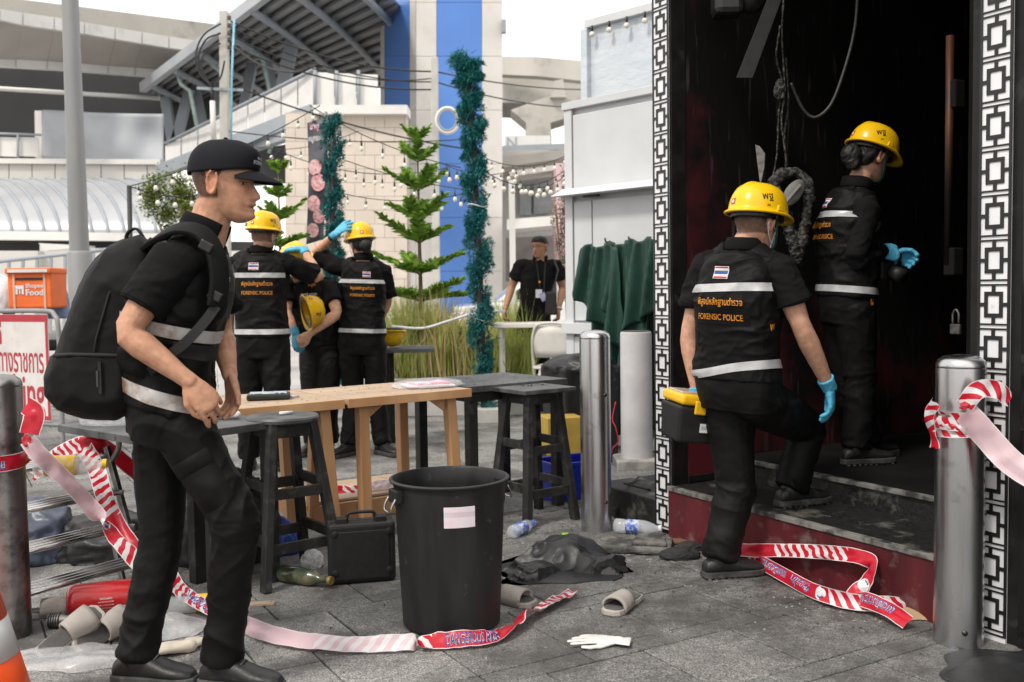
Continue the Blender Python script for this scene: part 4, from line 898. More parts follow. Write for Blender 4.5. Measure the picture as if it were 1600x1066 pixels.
for sx in (-1, 1):
    mb = MB(); mb.tube([P(sx*.031+.021*math.cos(a), .096, .0+.017*math.sin(a)) for a in np.linspace(0, 2*PI, 17)], .0018, 6); mb.tube([P(sx*.052, .096, .006), P(sx*.076, .05, .006), P(sx*.079, -.01, .004)], .0018, 6); mb.build('spectacle_frame', m_blk_plastic, I7['root'], True, True)
bv7 = world_bvh(I7, 'shirt')
for a_, b_ in (((838, 410), (846, 468)), ((852, 410), (849, 468))):
    mb = ribbon([D(a_[0]+(b_[0]-a_[0])*t, a_[1]+(b_[1]-a_[1])*t, 10.225-.015*t) for t in np.linspace(0, 1, 6)], .014, [V(0, -1, 0)]*6, .001); mb.build('lanyard', m_web, I7['root'], False, True)
mb = MB(); mb.box(D(842, 459, 10.2), (.065, .004, .085)); mb.build('id_card', m_white_th, I7['root'], rel=True)
mb = MB(); mb.box(D(849, 464, 10.19), (.06, .004, .085), Matrix.Rotation(-.4, 3, 'Y')); mb.build('id_card', mat('card_purple', (.25, .22, .5), (.5, .5, .6), rough=.4, scale=30), I7['root'], rel=True)
mb = MB(); mb.ico(D(843, 441, 10.2), .014, 2); mb.build('lanyard_clip', m_orange, I7['root'], True, True)
pouch = thing('shoulder_pouch', 'small black pouch hanging at the hip of the man in glasses', 'bag', D(861, 495, 10.15))
mb = MB(); mb.box(D(861, 474, 10.16), (.13, .07, .24), taper=.8); mb.build('body', m_web, pouch, rel=True, bevel=.02)
mb = ribbon([D(861, 458, 10.16), D(868, 440, 10.2), D(872, 422, 10.24), D(866, 406, 10.33)], .02, [V(0, -1, 0)]*4, .002); mb.build('strap', m_web, pouch, False, True)
mb = MB(); mb.tube([J7['wL'].lerp(J7['eL'], .02), J7['wL'].lerp(J7['eL'], .08)], .037, 14); mb.build('watch', m_silver, I7['root'], False, True)

# ================================================================== THINGS IN FRONT
def stainless():
    m = mat('brushed_stainless', (.60, .60, .61), (.42, .42, .43), rough=.26, metal=1.0, scale=3, stretch=(1, 1, .05), bump=.08, bscale=160, dirt=(.23, .19, .16), dlo=.58, dhi=.80, dscale=9, rvar=.08); return m
m_steel = stainless(); m_rod = mat('rod_steel', (.66, .66, .66), (.46, .46, .46), rough=.28, metal=1.0, scale=5, dirt=(.25, .22, .20), dlo=.62, dhi=.8, dscale=9)
m_steel2 = mat('grimy_stainless', (.36, .36, .36), (.20, .195, .19), rough=.34, metal=.95, scale=4, stretch=(1, 1, .08), dirt=(.075, .055, .045), dlo=.46, dhi=.66, dscale=8)
m_bolt = mat('dark_steel', (.08, .08, .08), rough=.4, metal=.8)
def bollard(label, c, h=1.03, r=.080, m=m_steel, holes=()):
    t = thing('bollard', label, 'bollard', c, 0, 'stainless bollards along the kerb')
    mb = MB(); mb.lathe([(r, -.005), (r, h-.050), (r*.995, h-.046)], 48); mb.build('tube', m, t, auto=30)
    mb = MB(); mb.lathe([(r*.992, h-.046), (r*1.004, h-.043), (r*1.004, h-.036), (r*.94, h-.020), (r*.70, h-.006), (r*.35, h-.001), (.0001, h)], 48); mb.build('cap', m, t, smooth=True)
    for z, a in holes:
        mb = MB(); d = V(math.cos(a), math.sin(a), 0); mb.tube([d*(r-.006)+V(0, 0, z), d*(r+.004)+V(0, 0, z)], .010, 12); mb.build('bolt', m_bolt, t, True)
    return t
bollard('stainless bollard standing between the square stool and the concrete post', G(932, 828), 1.055, .080, holes=((.72, rad(-55)), (.16, rad(-55))))
bollard('stainless bollard wrapped in red and white tape by the polished black wall', G(1497, 1003), 1.025, .083, holes=((.47, rad(-20)), (.06, rad(-100))))
bollard('grimy stainless bollard beside the orange traffic cone', G(12, 992), .985, .085, m_steel2)
cp = thing('concrete_post', 'pale round concrete post between steel bollard and lattice pillar', 'post', G(995, 728))
m_conc = mat('painted_concrete', (.56, .55, .56), (.46, .45, .46), rough=.85, scale=5, bump=.35, bscale=50, dirt=(.30, .22, .24), dlo=.55, dhi=.8, dscale=2.5)
mb = MB(); mb.lathe([(.125, -.01), (.118, .04), (.112, .10), (.111, .94), (.107, .955), (.100, .958), (.0001, .956)], 32); mb.build('shaft', m_conc, cp, auto=40)
mb = MB(); mb.lathe([(.098, .957), (.098, .964), (.0001, .965)], 28); mb.build('cap', mat('post_cap', (.06, .06, .055), (.12, .11, .10), rough=.9, scale=20), cp)

# ---- big bin
m_bin = mat('bin_black', (.024, .024, .025), (.011, .011, .012), rough=.5, stretch=(2.5, 2.5, .5), scale=5, bump=.25, bscale=30, dirt=(.10, .10, .095), dlo=.62, dhi=.82, dscale=16, spec=.4)
bn = thing('waste_bin', 'large open black plastic bin with a pink paper note', 'bin', G(706, 972), rad(10))
H_ = .565; mb = MB()
mb.lathe([(.0001, .004), (.178, .004), (.186, .012), (.2075, .46), (.212, .475), (.212, .53), (.2155, .545), (.2200, .552), (.2280, .556), (.2300, .562), (.2265, H_), (.2175, H_+.001), (.2115, H_-.006), (.2055, .50), (.180, .03), (.0001, .026)], 64); mb.build('body', m_bin, bn, auto=35)
for a in (20, 200):
    d = V(math.cos(rad(a)), math.sin(rad(a)), 0); s_ = V(-d.y, d.x, 0); mb = MB()
    mb.box(d*.222+V(0, 0, .515), (.03, .075, .05), Matrix.Rotation(rad(a), 3, 'Z')); lg = mb.build('handle_lug', m_bin, bn, bevel=.005)
    mb = MB(); mb.tube(interp_pts([d*.236+s_*.032+V(0, 0, .51), d*.252+s_*.032+V(0, 0, .485), d*.256+s_*.026+V(0, 0, .462), d*.256-s_*.026+V(0, 0, .462), d*.252-s_*.032+V(0, 0, .485), d*.236-s_*.032+V(0, 0, .51)], 4), .004, 8); mb.build('wire_handle', m_steel, lg, True)
def on_bin(px, py, wd, ht, mname, m, name='note'):
    me = bn.children[0].data; bv = bvh_of(me); M_ = Matrix.Translation(bn.location) @ Matrix.Rotation(bn.rotation_euler.z, 4, 'Z'); Mi = M_.inverted()
    p = Mi @ D(px, py, 3.3); d = (Mi.to_3x3() @ _ray(px, py)).normalized(); n_ = V(-d.x, -d.y, 0).normalized(); x_ = Z1.cross(n_)
    v, f = grid_patch(wd, ht, 8, 4); q = D(px, py, 3.52); mb = MB(); mb.add(project(bv, v, Mi @ q, x_, Z1, n_, .0015, .6), f); return mb.build(name, m, bn, fix=False)
m_note = mat('pink_paper', (.74, .68, .74), (.72, .55, .62), rough=.8, scale=14, lo=.3, hi=.6)
on_bin(718, 813, .113, .078, 'note', m_note)

# ---- hard case
def rbox(name, c, s, m, parent, bev=.012, R=None, seg=3, taper=1): mb = MB(); mb.box(c, s, R, taper=taper); return mb.build(name, m, parent, bevel=bev, seg=seg)
cs = thing('equipment_case', 'black hard plastic equipment case standing upright beside the big bin', 'case', G(566, 908), rad(14))
m_case = mat('case_black', (.016, .016, .016), (.011, .011, .011), rough=.5, scale=30, bump=.2, bscale=300, spec=.4)
rbox('shell', (0, -.0, .135), (.292, .085, .266), m_case, cs, .018); rbox('lid', (0, .062, .135), (.288, .036, .262), m_case, cs, .012)
rbox('face_panel', (0, -.044, .128), (.236, .008, .212), m_case, cs, .004)
for x in (-.085, .085): rbox('latch', (x, -.002, .276), (.048, .052, .026), m_case, cs, .004)
for x in (-.117, .117):
    for z in (.055, .225):
        mb = MB(); mb.lathe([(.016, 0), (.016, .006), (.010, .009), (.0001, .009)], 16, (x, -.043, z), Matrix.Rotation(PI/2, 3, 'X')); mb.build('corner_stud', m_case, cs, auto=30)
mb = MB(); mb.tube(interp_pts([(-.062, 0, .262), (-.060, 0, .292), (-.048, 0, .306), (0, 0, .308), (.048, 0, .306), (.060, 0, .292), (.062, 0, .262)], 4), .0075, 10); mb.build('handle', m_case, cs, True)

# ---- furniture
m_wood = mat('raw_pine', (.60, .36, .185), (.36, .175, .072), rough=.62, scale=3.5, stretch=(1, 1, .12), bump=.2, bscale=60, lo=.3, hi=.7, dirt=(.11, .055, .03), dlo=.62, dhi=.78, dscale=7)
m_woodx = mat('raw_pine_top', (.50, .38, .27), (.36, .26, .18), rough=.7, scale=4, stretch=(.12, 1, 1), bump=.25, bscale=60, lo=.3, hi=.7, dirt=(.035, .030, .028), dlo=.60, dhi=.72, dscale=13)
m_woodd = mat('stained_pine', (.30, .135, .060), (.18, .075, .032), rough=.6, scale=4, stretch=(1, 1, .12), bump=.2, bscale=60)
m_blkwood = mat('black_wood', (.028, .028, .027), (.014, .014, .014), rough=.5, scale=8, stretch=(1, 1, .3), bump=.35, bscale=70, dirt=(.085, .083, .078), dlo=.52, dhi=.78, dscale=14, spec=.35)
m_blktop = mat('black_table_top', (.10, .105, .11), (.045, .045, .046), rough=.45, scale=7, bump=.25, bscale=60, dirt=(.020, .019, .018), dlo=.56, dhi=.68, dscale=16)
m_ash = mat('ash_flakes', (.02, .019, .018), (.05, .047, .042), rough=.9, scale=40)
def flakes(name, n, sx, sy, z, parent, sz=.012):
    mb = MB()
    for _ in range(n):
        x, y = random.uniform(-sx, sx), random.uniform(-sy, sy); a = random.random()*7; r = sz*random.uniform(.3, 1)
        mb.add([(x+math.cos(a+k*2.1)*r*random.uniform(.5, 1), y+math.sin(a+k*2.1)*r*random.uniform(.4, 1), z+random.uniform(.001, .005)) for k in range(3)]+[(x, y, z+r*.5)], [(0, 1, 3), (1, 2, 3), (2, 0, 3), (0, 2, 1)])
    o = mb.build(name, m_ash, parent, fix=False); o['kind'] = 'stuff'; return o
def table(name, label, corner, ang, lx, ly, z, top_m, leg_m, legs, apron=None, th=.030, braces=(), planks=3, leg_w=.055, group=None, cat='table'):
    t = thing(name, label, cat, (corner[0], corner[1], 0), rad(ang), group); w_ = ly/planks
    for k in range(planks): rbox('board', (lx/2, w_*(k+.5), z-th/2-.0008*(k % 2)), (lx, w_-.003, th), top_m, t, .003)
    for (x0, y0, x1, y1) in legs:
        mb = MB(); mb.bar((x0, y0, z-th), (x1, y1, 0), leg_w, leg_w, up=V(0, 1, 0)); mb.build('leg', leg_m, t, bevel=.003)
    if apron:
        i = apron
        for a, b in (((i, i), (lx-i, i)), ((i, ly-i), (lx-i, ly-i)), ((i, i), (i, ly-i)), ((lx-i, i), (lx-i, ly-i))):
            mb = MB(); mb.bar((*a, z-th-.028), (*b, z-th-.028), .018, .054); mb.build('apron', leg_m, t, bevel=.002)
    for (x0, y0, x1) in braces:      # corner gussets
        mb = MB(); mb.prism([(x0, y0-.009, z-th-.002), (x1, y0-.009, z-th-.002), (x0, y0-.009, z-th-.085)], (0, .018, 0)); mb.build('bracket', leg_m, t, bevel=.002)
    return t
UA = 37
ux = V(math.cos(rad(UA)), math.sin(rad(UA)), 0); uy = V(-ux.y, ux.x, 0)
B0 = V(-.825, 4.90, 0)
tA = table('wooden_table', 'raw pine table partly hidden behind the walking officer', B0-ux*.755, UA, .745, .60, .742, m_woodx, m_wood, ((.09, .07, .05, .05), (.655, .06, .70, .03), (.09, .53, .05, .56), (.655, .53, .70, .57)), braces=((.62, .065, .50), (.125, .065, .24)), planks=3)
tB = table('wooden_table', 'raw pine table strewn with ash, next to the black table', B0+ux*.005, UA, .735, .60, .742, m_woodx, m_wood, ((.105, .045, .115, .045), (.635, .05, .665, .02), (.10, .55, .07, .58), (.635, .55, .66, .58)), braces=((.135, .045, .25), (.602, .05, .48)), planks=3)
for t in (tA, tB):
    rbox('front_rail', (.37, -.0085, .7195), (.74, .016, .045), m_wood, t, .002)
    f = flakes('ash', 70, .33, .26, 0, t, .009); f.location = (.37, .30, .743)
tC = table('black_table', 'black-topped table at the end of the pine tables', B0+ux*.752+uy*.02, UA, .70, .62, .748, m_blktop, m_blkwood, ((.045, .05, .045, .05), (.655, .05, .655, .05), (.045, .57, .045, .57), (.655, .57, .655, .57)), th=.035, apron=.03, planks=2)
f = flakes('ash', 60, .32, .26, 0, tC, .010); f.location = (.35, .31, .749)
tD = table('black_table', 'low black table behind the walking officer with plastic cups on it', V(-1.43, 3.84, 0), 50, .66, .72, .715, m_blktop, m_blkwood, ((.36, .10, .36, .10), (.61, .05, .61, .05), (.40, .30, .40, .30), (.61, .67, .61, .67)), th=.032, planks=2)
tE = table('black_table', 'black square table behind the officers holding a yellow hard hat', V(-1.12, 7.95, 0), 6, .50, .55, .80, m_blktop, m_blkwood, ((.10, .25, .10, .25), (.14, .32, .14, .32)), th=.03, planks=1)
def stool(label, c, ang, round_top, z=.715, w=.29, spread=.07, rungs=((.40, .0), (.17, .0)), m=m_blkwood):
    t = thing('bar_stool', label, 'stool', c, rad(ang), 'black wooden bar stools'); a = w/2-.035
    if round_top: mb = MB(); mb.lathe([(.0001, z-.028), (.150, z-.028), (.160, z-.020), (.162, z-.008), (.157, z), (.0001, z)], 40); mb.build('seat', m_blktop if round_top else m, t, auto=40)
    else: rbox('seat', (0, 0, z-.012), (w+.06, w+.06, .024), m_blktop, t, .004)
    P_ = {}
    for sx in (-1, 1):
        for sy in (-1, 1):
            mb = MB(); p0 = V(sx*(a-.015), sy*(a-.015), z-.024); p1 = V(sx*(a+spread), sy*(a+spread), 0); P_[sx, sy] = (p0, p1); mb.bar(p0, p1, .050, .036, up=V(sx, 0, 0)); mb.build('leg', m, t, bevel=.003)
    at = lambda k, zz: P_[k][1].lerp(P_[k][0], zz/(z-.024))
    for zz, kk in ((z-.06, .016),)+tuple((r_[0], .020) for r_ in rungs):
        for q, (k0, k1) in enumerate((((-1, -1), (1, -1)), ((1, -1), (1, 1)), ((1, 1), (-1, 1)), ((-1, 1), (-1, -1)))):
            dz = .03 if (q % 2 and zz < .6) else 0; mb = MB(); mb.bar(at(k0, zz+dz), at(k1, zz+dz), kk, .052 if zz > .6 else .046); mb.build('rung' if zz < .6 else 'rail', m, t, bevel=.002)
    return t
stool('round-topped black bar stool behind the black equipment case', V(-1.03, 4.42, 0), 38, True, .726)
sR = stool('square-topped black bar stool with ash on its seat beside the steel bollard', V(.105, 5.47, 0), 36, False, .735, .29, .055)
f = flakes('ash', 60, .09, .07, 0, sR, .012); f.location = (.03, .05, .736)
# pallet-like wooden frame lying under the tables
fr = thing('wooden_crate_frame', 'low pine frame lying on the paving under the tables', 'frame', V(-1.05, 5.35, 0), rad(34))
rbox('plank', (.40, .06, .05), (.85, .03, .10), m_wood, fr, .003); rbox('plank', (.40, .62, .05), (.85, .03, .10), m_wood, fr, .003); rbox('plank', (-.03, .34, .05), (.03, .53, .10), m_woodd, fr, .003); rbox('plank', (.83, .34, .05), (.03, .53, .10), m_wood, fr, .003)
rbox('slat', (.40, .34, .108), (.88, .50, .014), m_woodx, fr, .002)
# ---- things on the tables
m_plasticbag = mat('clear_plastic', (.85, .86, .88), rough=.18, scale=10, alpha=.30, bump=.6, bscale=30, bdist=.01, spec=.8)
m_clear = mat('thin_clear_plastic', (.80, .82, .84), rough=.12, scale=10, alpha=.30, bump=.5, bscale=25, bdist=.01)
def crumple(name, m, parent, c, sx, sy, sz, seed, sub=4, amp=.5, rel=True, floor=None, freq=1.0):
    mb = MB(); mb.ico((0, 0, 0), 1, sub); co = np.array(mb.v); P_ = co*np.array([1.7, 1.7, 1.7])*freq+seed*5.1
    d = 1+amp*((1-np.abs(pnoise(P_))*3)*.30-.1)+amp*.6*((1-np.abs(pnoise(P_*2.2+7))*3)*.22)+amp*.3*(1-np.abs(pnoise(P_*4.6+3))*3)*.12
    co = co*d[:, None]*np.array([sx, sy, sz])
    co[:, 2] = np.maximum(co[:, 2], -sz*.35)+sz*.35
    mb.v = [tuple(Vector(c)+Vector(p)) for p in co]; o = mb.build(name, m, parent, True, rel); return o
m_pouch = mat('evidence_pouch', (.38, .52, .60), (.62, .66, .68), rough=.3, scale=25, lo=.4, hi=.6, dirt=(.04, .10, .13), dlo=.55, dhi=.6, dscale=20)
c_ = G(420, 624, .742)
ep = thing('evidence_pouch', 'padded pouch with pale blue label lying on pine table', 'pouch', c_, rad(12)); rbox('pad', (0, 0, .016), (.21, .13, .030), m_blk_plastic, ep, .010); rbox('label_sheet', (0, 0, .033), (.18, .105, .003), m_pouch, ep, .001)
pen = thing('marker_pen', 'black marker pen lying across the pouch on the pine table', 'pen', G(445, 608, .79), rad(20)); mb = MB(); mb.tube([(-.065, 0, 0), (.02, 0, 0)], .0055, 10); mb.build('barrel', m_blk_plastic, pen, True); mb = MB(); mb.tube([(.021, 0, 0), (.07, 0, 0)], .0062, 10); mb.build('cap', m_silver, pen, True); pen.location.z = .7505
ch = thing('white_marker', 'short white marker lying on the round stool', 'marker', V(-1.02, 4.44, .734), rad(40)); mb = MB(); mb.tube([(-.028, 0, 0), (.028, 0, 0)], .008, 12); mb.build('barrel', m_white_th, ch, True); mb = MB(); mb.tube([(.028, 0, 0), (.036, 0, 0)], .0055, 12); mb.build('tip', m_silver, ch, True)
pb = thing('bagged_papers', 'clear plastic bag of pink and white papers on pine table', 'plastic bag', G(668, 605, .742)+V(0, .02, 0), rad(20))
mb = MB(); mb.box((0, 0, .010), (.26, .20, .012)); mb.build('paper', m_note, pb, bevel=.003); mb = MB(); mb.box((.01, .01, .022), (.20, .13, .008), Matrix.Rotation(.2, 3, 'Z')); mb.build('pink_sheet', mat('pink_print', (.80, .25, .40), (.85, .72, .74), rough=.5, scale=22, lo=.45, hi=.55), pb); crumple('wrap', m_plasticbag, pb, (0, 0, .0), .19, .14, .034, 3, rel=False, amp=.35)
cup = thing('bagged_cups', 'clear plastic cups in a thin bag on low black table', 'plastic bag', G(150, 668, .715)+V(0, .10, 0))
for k, (x, y) in enumerate(((0, 0), (.085, .02), (.02, .08))): mb = MB(); mb.lathe([(.028, .002), (.036, .055), (.038, .056), (.034, .052), (.026, .004)], 20, (x, y, 0)); mb.build('cup', m_clear, cup, True)
crumple('wrap', m_clear, cup, (.04, .03, 0), .15, .11, .07, 5, rel=False, amp=.4)
sp = thing('white_roll', 'small white cloth roll on low black table by the hand', 'cloth', G(352, 655, .715)); mb = MB(); mb.tube([(-.05, 0, .018), (.05, .01, .018)], .017, 14, round_=True); mb.build('roll', m_white_th, sp, True)
def lone_helmet(label, c, R, k=1.0):
    t = thing('hard_hat', label, 'hard hat', c); hard_hat(t, R, Vector(c), k); return t
lone_helmet('yellow hard hat clasped under the stooping officer\'s arm', D(480, 488, 7.32), Matrix.Rotation(rad(-55), 3, 'X') @ Matrix.Rotation(rad(60), 3, 'Y') @ Matrix.Rotation(rad(20), 3, 'Z'), .98)
hx = tE.location+V(.13, .22, .0); lone_helmet('yellow hard hat upside down on black table behind officers', V(hx.x, hx.y, .935), Matrix.Rotation(PI, 3, 'X'), .95)
# ---- cardboard tube leaning between the officers
ct = thing('cardboard_tube', 'tall brown cardboard tube with red tape standing between officers', 'tube', G(475, 668)+V(0, .25, 0)); mb = MB(); mb.lathe([(.05, 0), (.05, .66), (.046, .66), (.046, .01)], 24); mb.build('tube', mat('cardboard', (.36, .23, .13), (.30, .19, .105), rough=.85, scale=12), ct, auto=40); mb = MB(); mb.lathe([(.0505, .32), (.0515, .325), (.0515, .335), (.0505, .34)], 24); mb.build('red_tape', m_flag['red'], ct, True)
# ---- toolbox carried by the climbing officer
tb = thing('toolbox', 'black and yellow toolbox carried by the officer on the steps', 'toolbox', D(1100, 690, 4.48), rad(18)); tb.rotation_euler = (rad(4), rad(7), rad(18))
m_tby = mat('toolbox_yellow', (.80, .47, .01), (.74, .42, .01), rough=.35, scale=8); m_tbl = mat('organiser_lid', (.62, .52, .44), (.5, .42, .36), rough=.2, scale=18, alpha=.8)
rbox('tub', (0, 0, .085), (.36, .175, .165), m_case, tb, .014, taper=1.08); rbox('lid', (0, 0, .195), (.385, .20, .048), m_tby, tb, .016)
for x in (-.105, .105): rbox('organiser_window', (x, 0, .222), (.15, .13, .012), m_tbl, tb, .005)
rbox('latch', (-.10, -.105, .165), (.055, .014, .06), m_tby, tb, .006); rbox('latch', (.10, -.105, .165), (.055, .014, .06), m_tby, tb, .006)
mb = MB(); mb.tube(interp_pts([(-.075, 0, .215), (-.07, 0, .255), (-.04, 0, .268), (.04, 0, .268), (.07, 0, .255), (.075, 0, .215)], 4), .010, 10); mb.build('handle', m_case, tb, True)
lb = rbox('label', (-.02, -.0955, .075), (.13, .002, .04), m_white_th, tb, 0); mb = MB(); flat_text(mb, 'อุปกรณ์ตรวจ', .03, (-.02, -.0972, .075), (1, 0, 0), (0, 0, 1), width=.115); mb.build('lettering', m_blk_plastic, lb, fix=False)
# camera in the doorway officer's hands
cmr = thing('photo_camera', 'black photo camera hanging from the hands of the doorway officer', 'camera', D(1388, 432, 5.05), rad(20)); rbox('body', (0, 0, .03), (.13, .06, .10), m_case, cmr, .012); mb = MB(); mb.tube([(0, -.02, .02), (.0, -.10, .0)], .038, 20); mb.build('lens', m_case, cmr, True); mb = MB(); mb.tube(interp_pts([(-.06, 0, .08), (-.1, .02, .18), (-.16, .1, .36)], 4), .006, 6); mb.build('strap', m_web, cmr, True)
# padlock
pd = thing('padlock', 'old steel padlock hanging open beside the doorway', 'padlock', FQ(1.40, .318, 1.09), RZF); rbox('body', (0, 0, .0), (.045, .018, .042), m_lock, pd, .005); mb = MB(); mb.tube(interp_pts([(-.013, 0, .02), (-.013, 0, .06), (0, 0, .078), (.013, 0, .06), (.013, 0, .025)], 4), .0045, 8); mb.build('shackle', m_lock, pd, True)
# ---- traffic cone
cn = thing('traffic_cone', 'orange traffic cone with white band at the picture edge', 'cone', V(-1.635, 2.85, 0))
m_or = mat('cone_orange', (.78, .085, .012), (.66, .07, .01), rough=.45, scale=6, dirt=(.35, .06, .02), dlo=.62, dhi=.8, dscale=9)
m_refw = mat('cone_white', (.70, .70, .71), (.58, .58, .58), rough=.4, scale=12, dirt=(.35, .33, .31), dlo=.6, dhi=.8, dscale=10)
cr_ = lambda z: .2225-.25*z
for z0, z1, m_ in ((.03, .225, m_or), (.225, .335, m_refw), (.335, .50, m_or), (.50, .60, m_refw), (.60, .80, m_or)):
    mb = MB(); k_ = .001 if m_ is m_refw else 0; mb.lathe([(cr_(z0)+k_, z0), (cr_(z1)+k_, z1)], 40); mb.build('white_band' if m_ is m_refw else 'orange_band', m_, cn, True)
rbox('base', (0, 0, .016), (.50, .50, .03), m_or, cn, .01)
# ---- step ladder of stainless rods
ld = thing('step_ladder', 'stainless steel step ladder with rod treads tangled in tape', 'ladder', V(-1.85, 4.0, 0))
ra = V(.55, .835, 0).normalized(); cl_ = V(-.835, .55, 0)
L0 = V(-1.63, 4.28, 0)
for k, (z, x) in enumerate(((.105, 0), (.26, .045), (.405, .12), (.555, .22))):
    for j in range(4):
        p = L0+cl_*(x+j*.032)+V(0, 0, z+.002*j); mb = MB(); mb.tube([p, p-ra*.62], .0105, 10); mb.build('tread_rod', m_rod, ld, True, True)
    mb = MB(); mb.bar(L0+cl_*(x-.012)+V(0, 0, z), L0+cl_*(x+.115)+V(0, 0, z), .006, .022); mb.build('tread_end', m_steel, ld, False, True)
for off in (0, .62):
    mb = MB(); b0 = L0-ra*off; mb.bar(b0+cl_*-.02, b0+cl_*.215+V(0, 0, .60), .022, .030); mb.build('stringer', m_steel2, ld, rel=True, bevel=.003)
    mb = MB(); mb.bar(b0+cl_*.13, b0+cl_*.30+V(0, 0, .52), .020, .026); mb.build('stringer', m_steel2, ld, rel=True, bevel=.003)
h0 = L0+V(0, 0, 0); mb = MB(); mb.tube(interp_pts([h0+cl_*.20+V(0, 0, .52), h0+cl_*.13+V(0, 0, .60), h0+cl_*.14+V(0, 0, .68), h0+cl_*.20+V(0, 0, .715), h0+cl_*.27+V(0, 0, .715), h0+cl_*.315+V(0, 0, .68), h0+cl_*.315+V(0, 0, .58)], 5), .0125, 10); mb.build('hand_loop', m_steel2, ld, True, True)
# ---- fire extinguisher lying on its side
fx = thing('fire_extinguisher', 'red fire extinguisher lying on its side under the step ladder', 'extinguisher', G(176, 968)+V(0, .08, .068), rad(20)); fx.scale = (.82, .82, .82)
m_fx = mat('extinguisher_red', (.52, .018, .022), (.40, .014, .018), rough=.28, scale=6, coat=.3, dirt=(.22, .10, .09), dlo=.58, dhi=.8, dscale=8)
Rx90 = Matrix.Rotation(PI/2, 3, 'Y'); mb = MB(); mb.lathe([(.0001, -.24), (.05, -.238), (.074, -.222), (.08, -.20), (.08, .15), (.070, .19), (.045, .215), (.025, .225), (.0001, .226)], 36, R=Rx90); mb.build('cylinder', m_fx, fx, True)
mb = MB(); mb.lathe([(.022, .22), (.022, .26), (.012, .262), (.012, .285)], 18, R=Rx90); mb.build('valve', m_steel2, fx, auto=40)
v, f = grid_patch(.12, .10, 6, 10); mb = MB(); mb.add([V(p[0]-.06, -math.sin(p[1]/.08+.25)*0-math.cos(p[1]/.08-.2)*.0812, math.sin(p[1]/.08-.2)*-.0812*-1) for p in v], f); lbx = mb.build('label', m_fx, fx, True, fix=False)
mb = MB()
for k in range(5): 
    vv, ff = text_mesh('ถังดับเพลิง' if k == 0 else 'FIRE EXTINGUISHER', .013 if k == 0 else .008, .01); mb.add([V(p[0]-.06, -math.cos((p[1]+.035-k*.016)/.08-.2)*.0816, math.sin((p[1]+.035-k*.016)/.08-.2)*.0816) for p in vv], ff)
mb.build('lettering', m_white_th, lbx, fix=False)

# ================================================================== TAPE
def tape_mat():
    m = bpy.data.materials.new('barrier_tape_print'); m.use_nodes = True; N = m.node_tree.nodes; L = m.node_tree.links; b = N['Principled BSDF']
    uv = N.new('ShaderNodeUVMap'); uv.uv_map = 'UVMap'; sx = N.new('ShaderNodeSeparateXYZ'); L.new(uv.outputs[0], sx.inputs[0])
    def ma(op, a, c=0.0):
        x = N.new('ShaderNodeMath'); x.operation = op
        for i, v in ((0, a), (1, c)):
            if isinstance(v, (int, float)): x.inputs[i].default_value = v
            else: L.new(v, x.inputs[i])
        return x.outputs[0]
    u, v = sx.outputs[0], sx.outputs[1]
    st = ma('GREATER_THAN', ma('FRACT', ma('MULTIPLY', ma('ADD', u, ma('MULTIPLY', v, .55)), 21.0)), .5)      # diagonal stripes
    sec = ma('GREATER_THAN', ma('FRACT', u), .42)                                          # printed panel
    edge = ma('GREATER_THAN', ma('ABSOLUTE', ma('SUBTRACT', v, .04)), .0365)
    white = ma('MAXIMUM', ma('MULTIPLY', st, ma('SUBTRACT', 1.0, sec)), edge)
    mx_ = N.new('ShaderNodeMix'); mx_.data_type = 'RGBA'; L.new(white, mx_.inputs[0]); mx_.inputs[6].default_value = (.62, .012, .035, 1); mx_.inputs[7].default_value = (.80, .78, .79, 1)
    L.new(mx_.outputs[2], b.inputs['Base Color']); b.inputs['Roughness'].default_value = .34
    ts = N.new('ShaderNodeBsdfTranslucent'); ms = N.new('ShaderNodeMixShader'); ms.inputs[0].default_value = .30
    L.new(mx_.outputs[2], ts.inputs[0]); L.new(b.outputs[0], ms.inputs[1]); L.new(ts.outputs[0], ms.inputs[2]); L.new(ms.outputs[0], N['Material Output'].inputs[0])
    # reverse side: milky film with the print showing faintly through
    m2 = m.copy(); m2.name = 'barrier_tape_back'; n2 = m2.node_tree
    for x in n2.nodes:
        if x.type == 'MIX': x.inputs[6].default_value = (.78, .60, .65, 1); x.inputs[7].default_value = (.80, .78, .80, 1)
    return m, m2
m_tape, m_tapeb = tape_mat(); m_blue = mat('tape_blue_ink', (.03, .05, .30), rough=.5, scale=30)
TW = .060
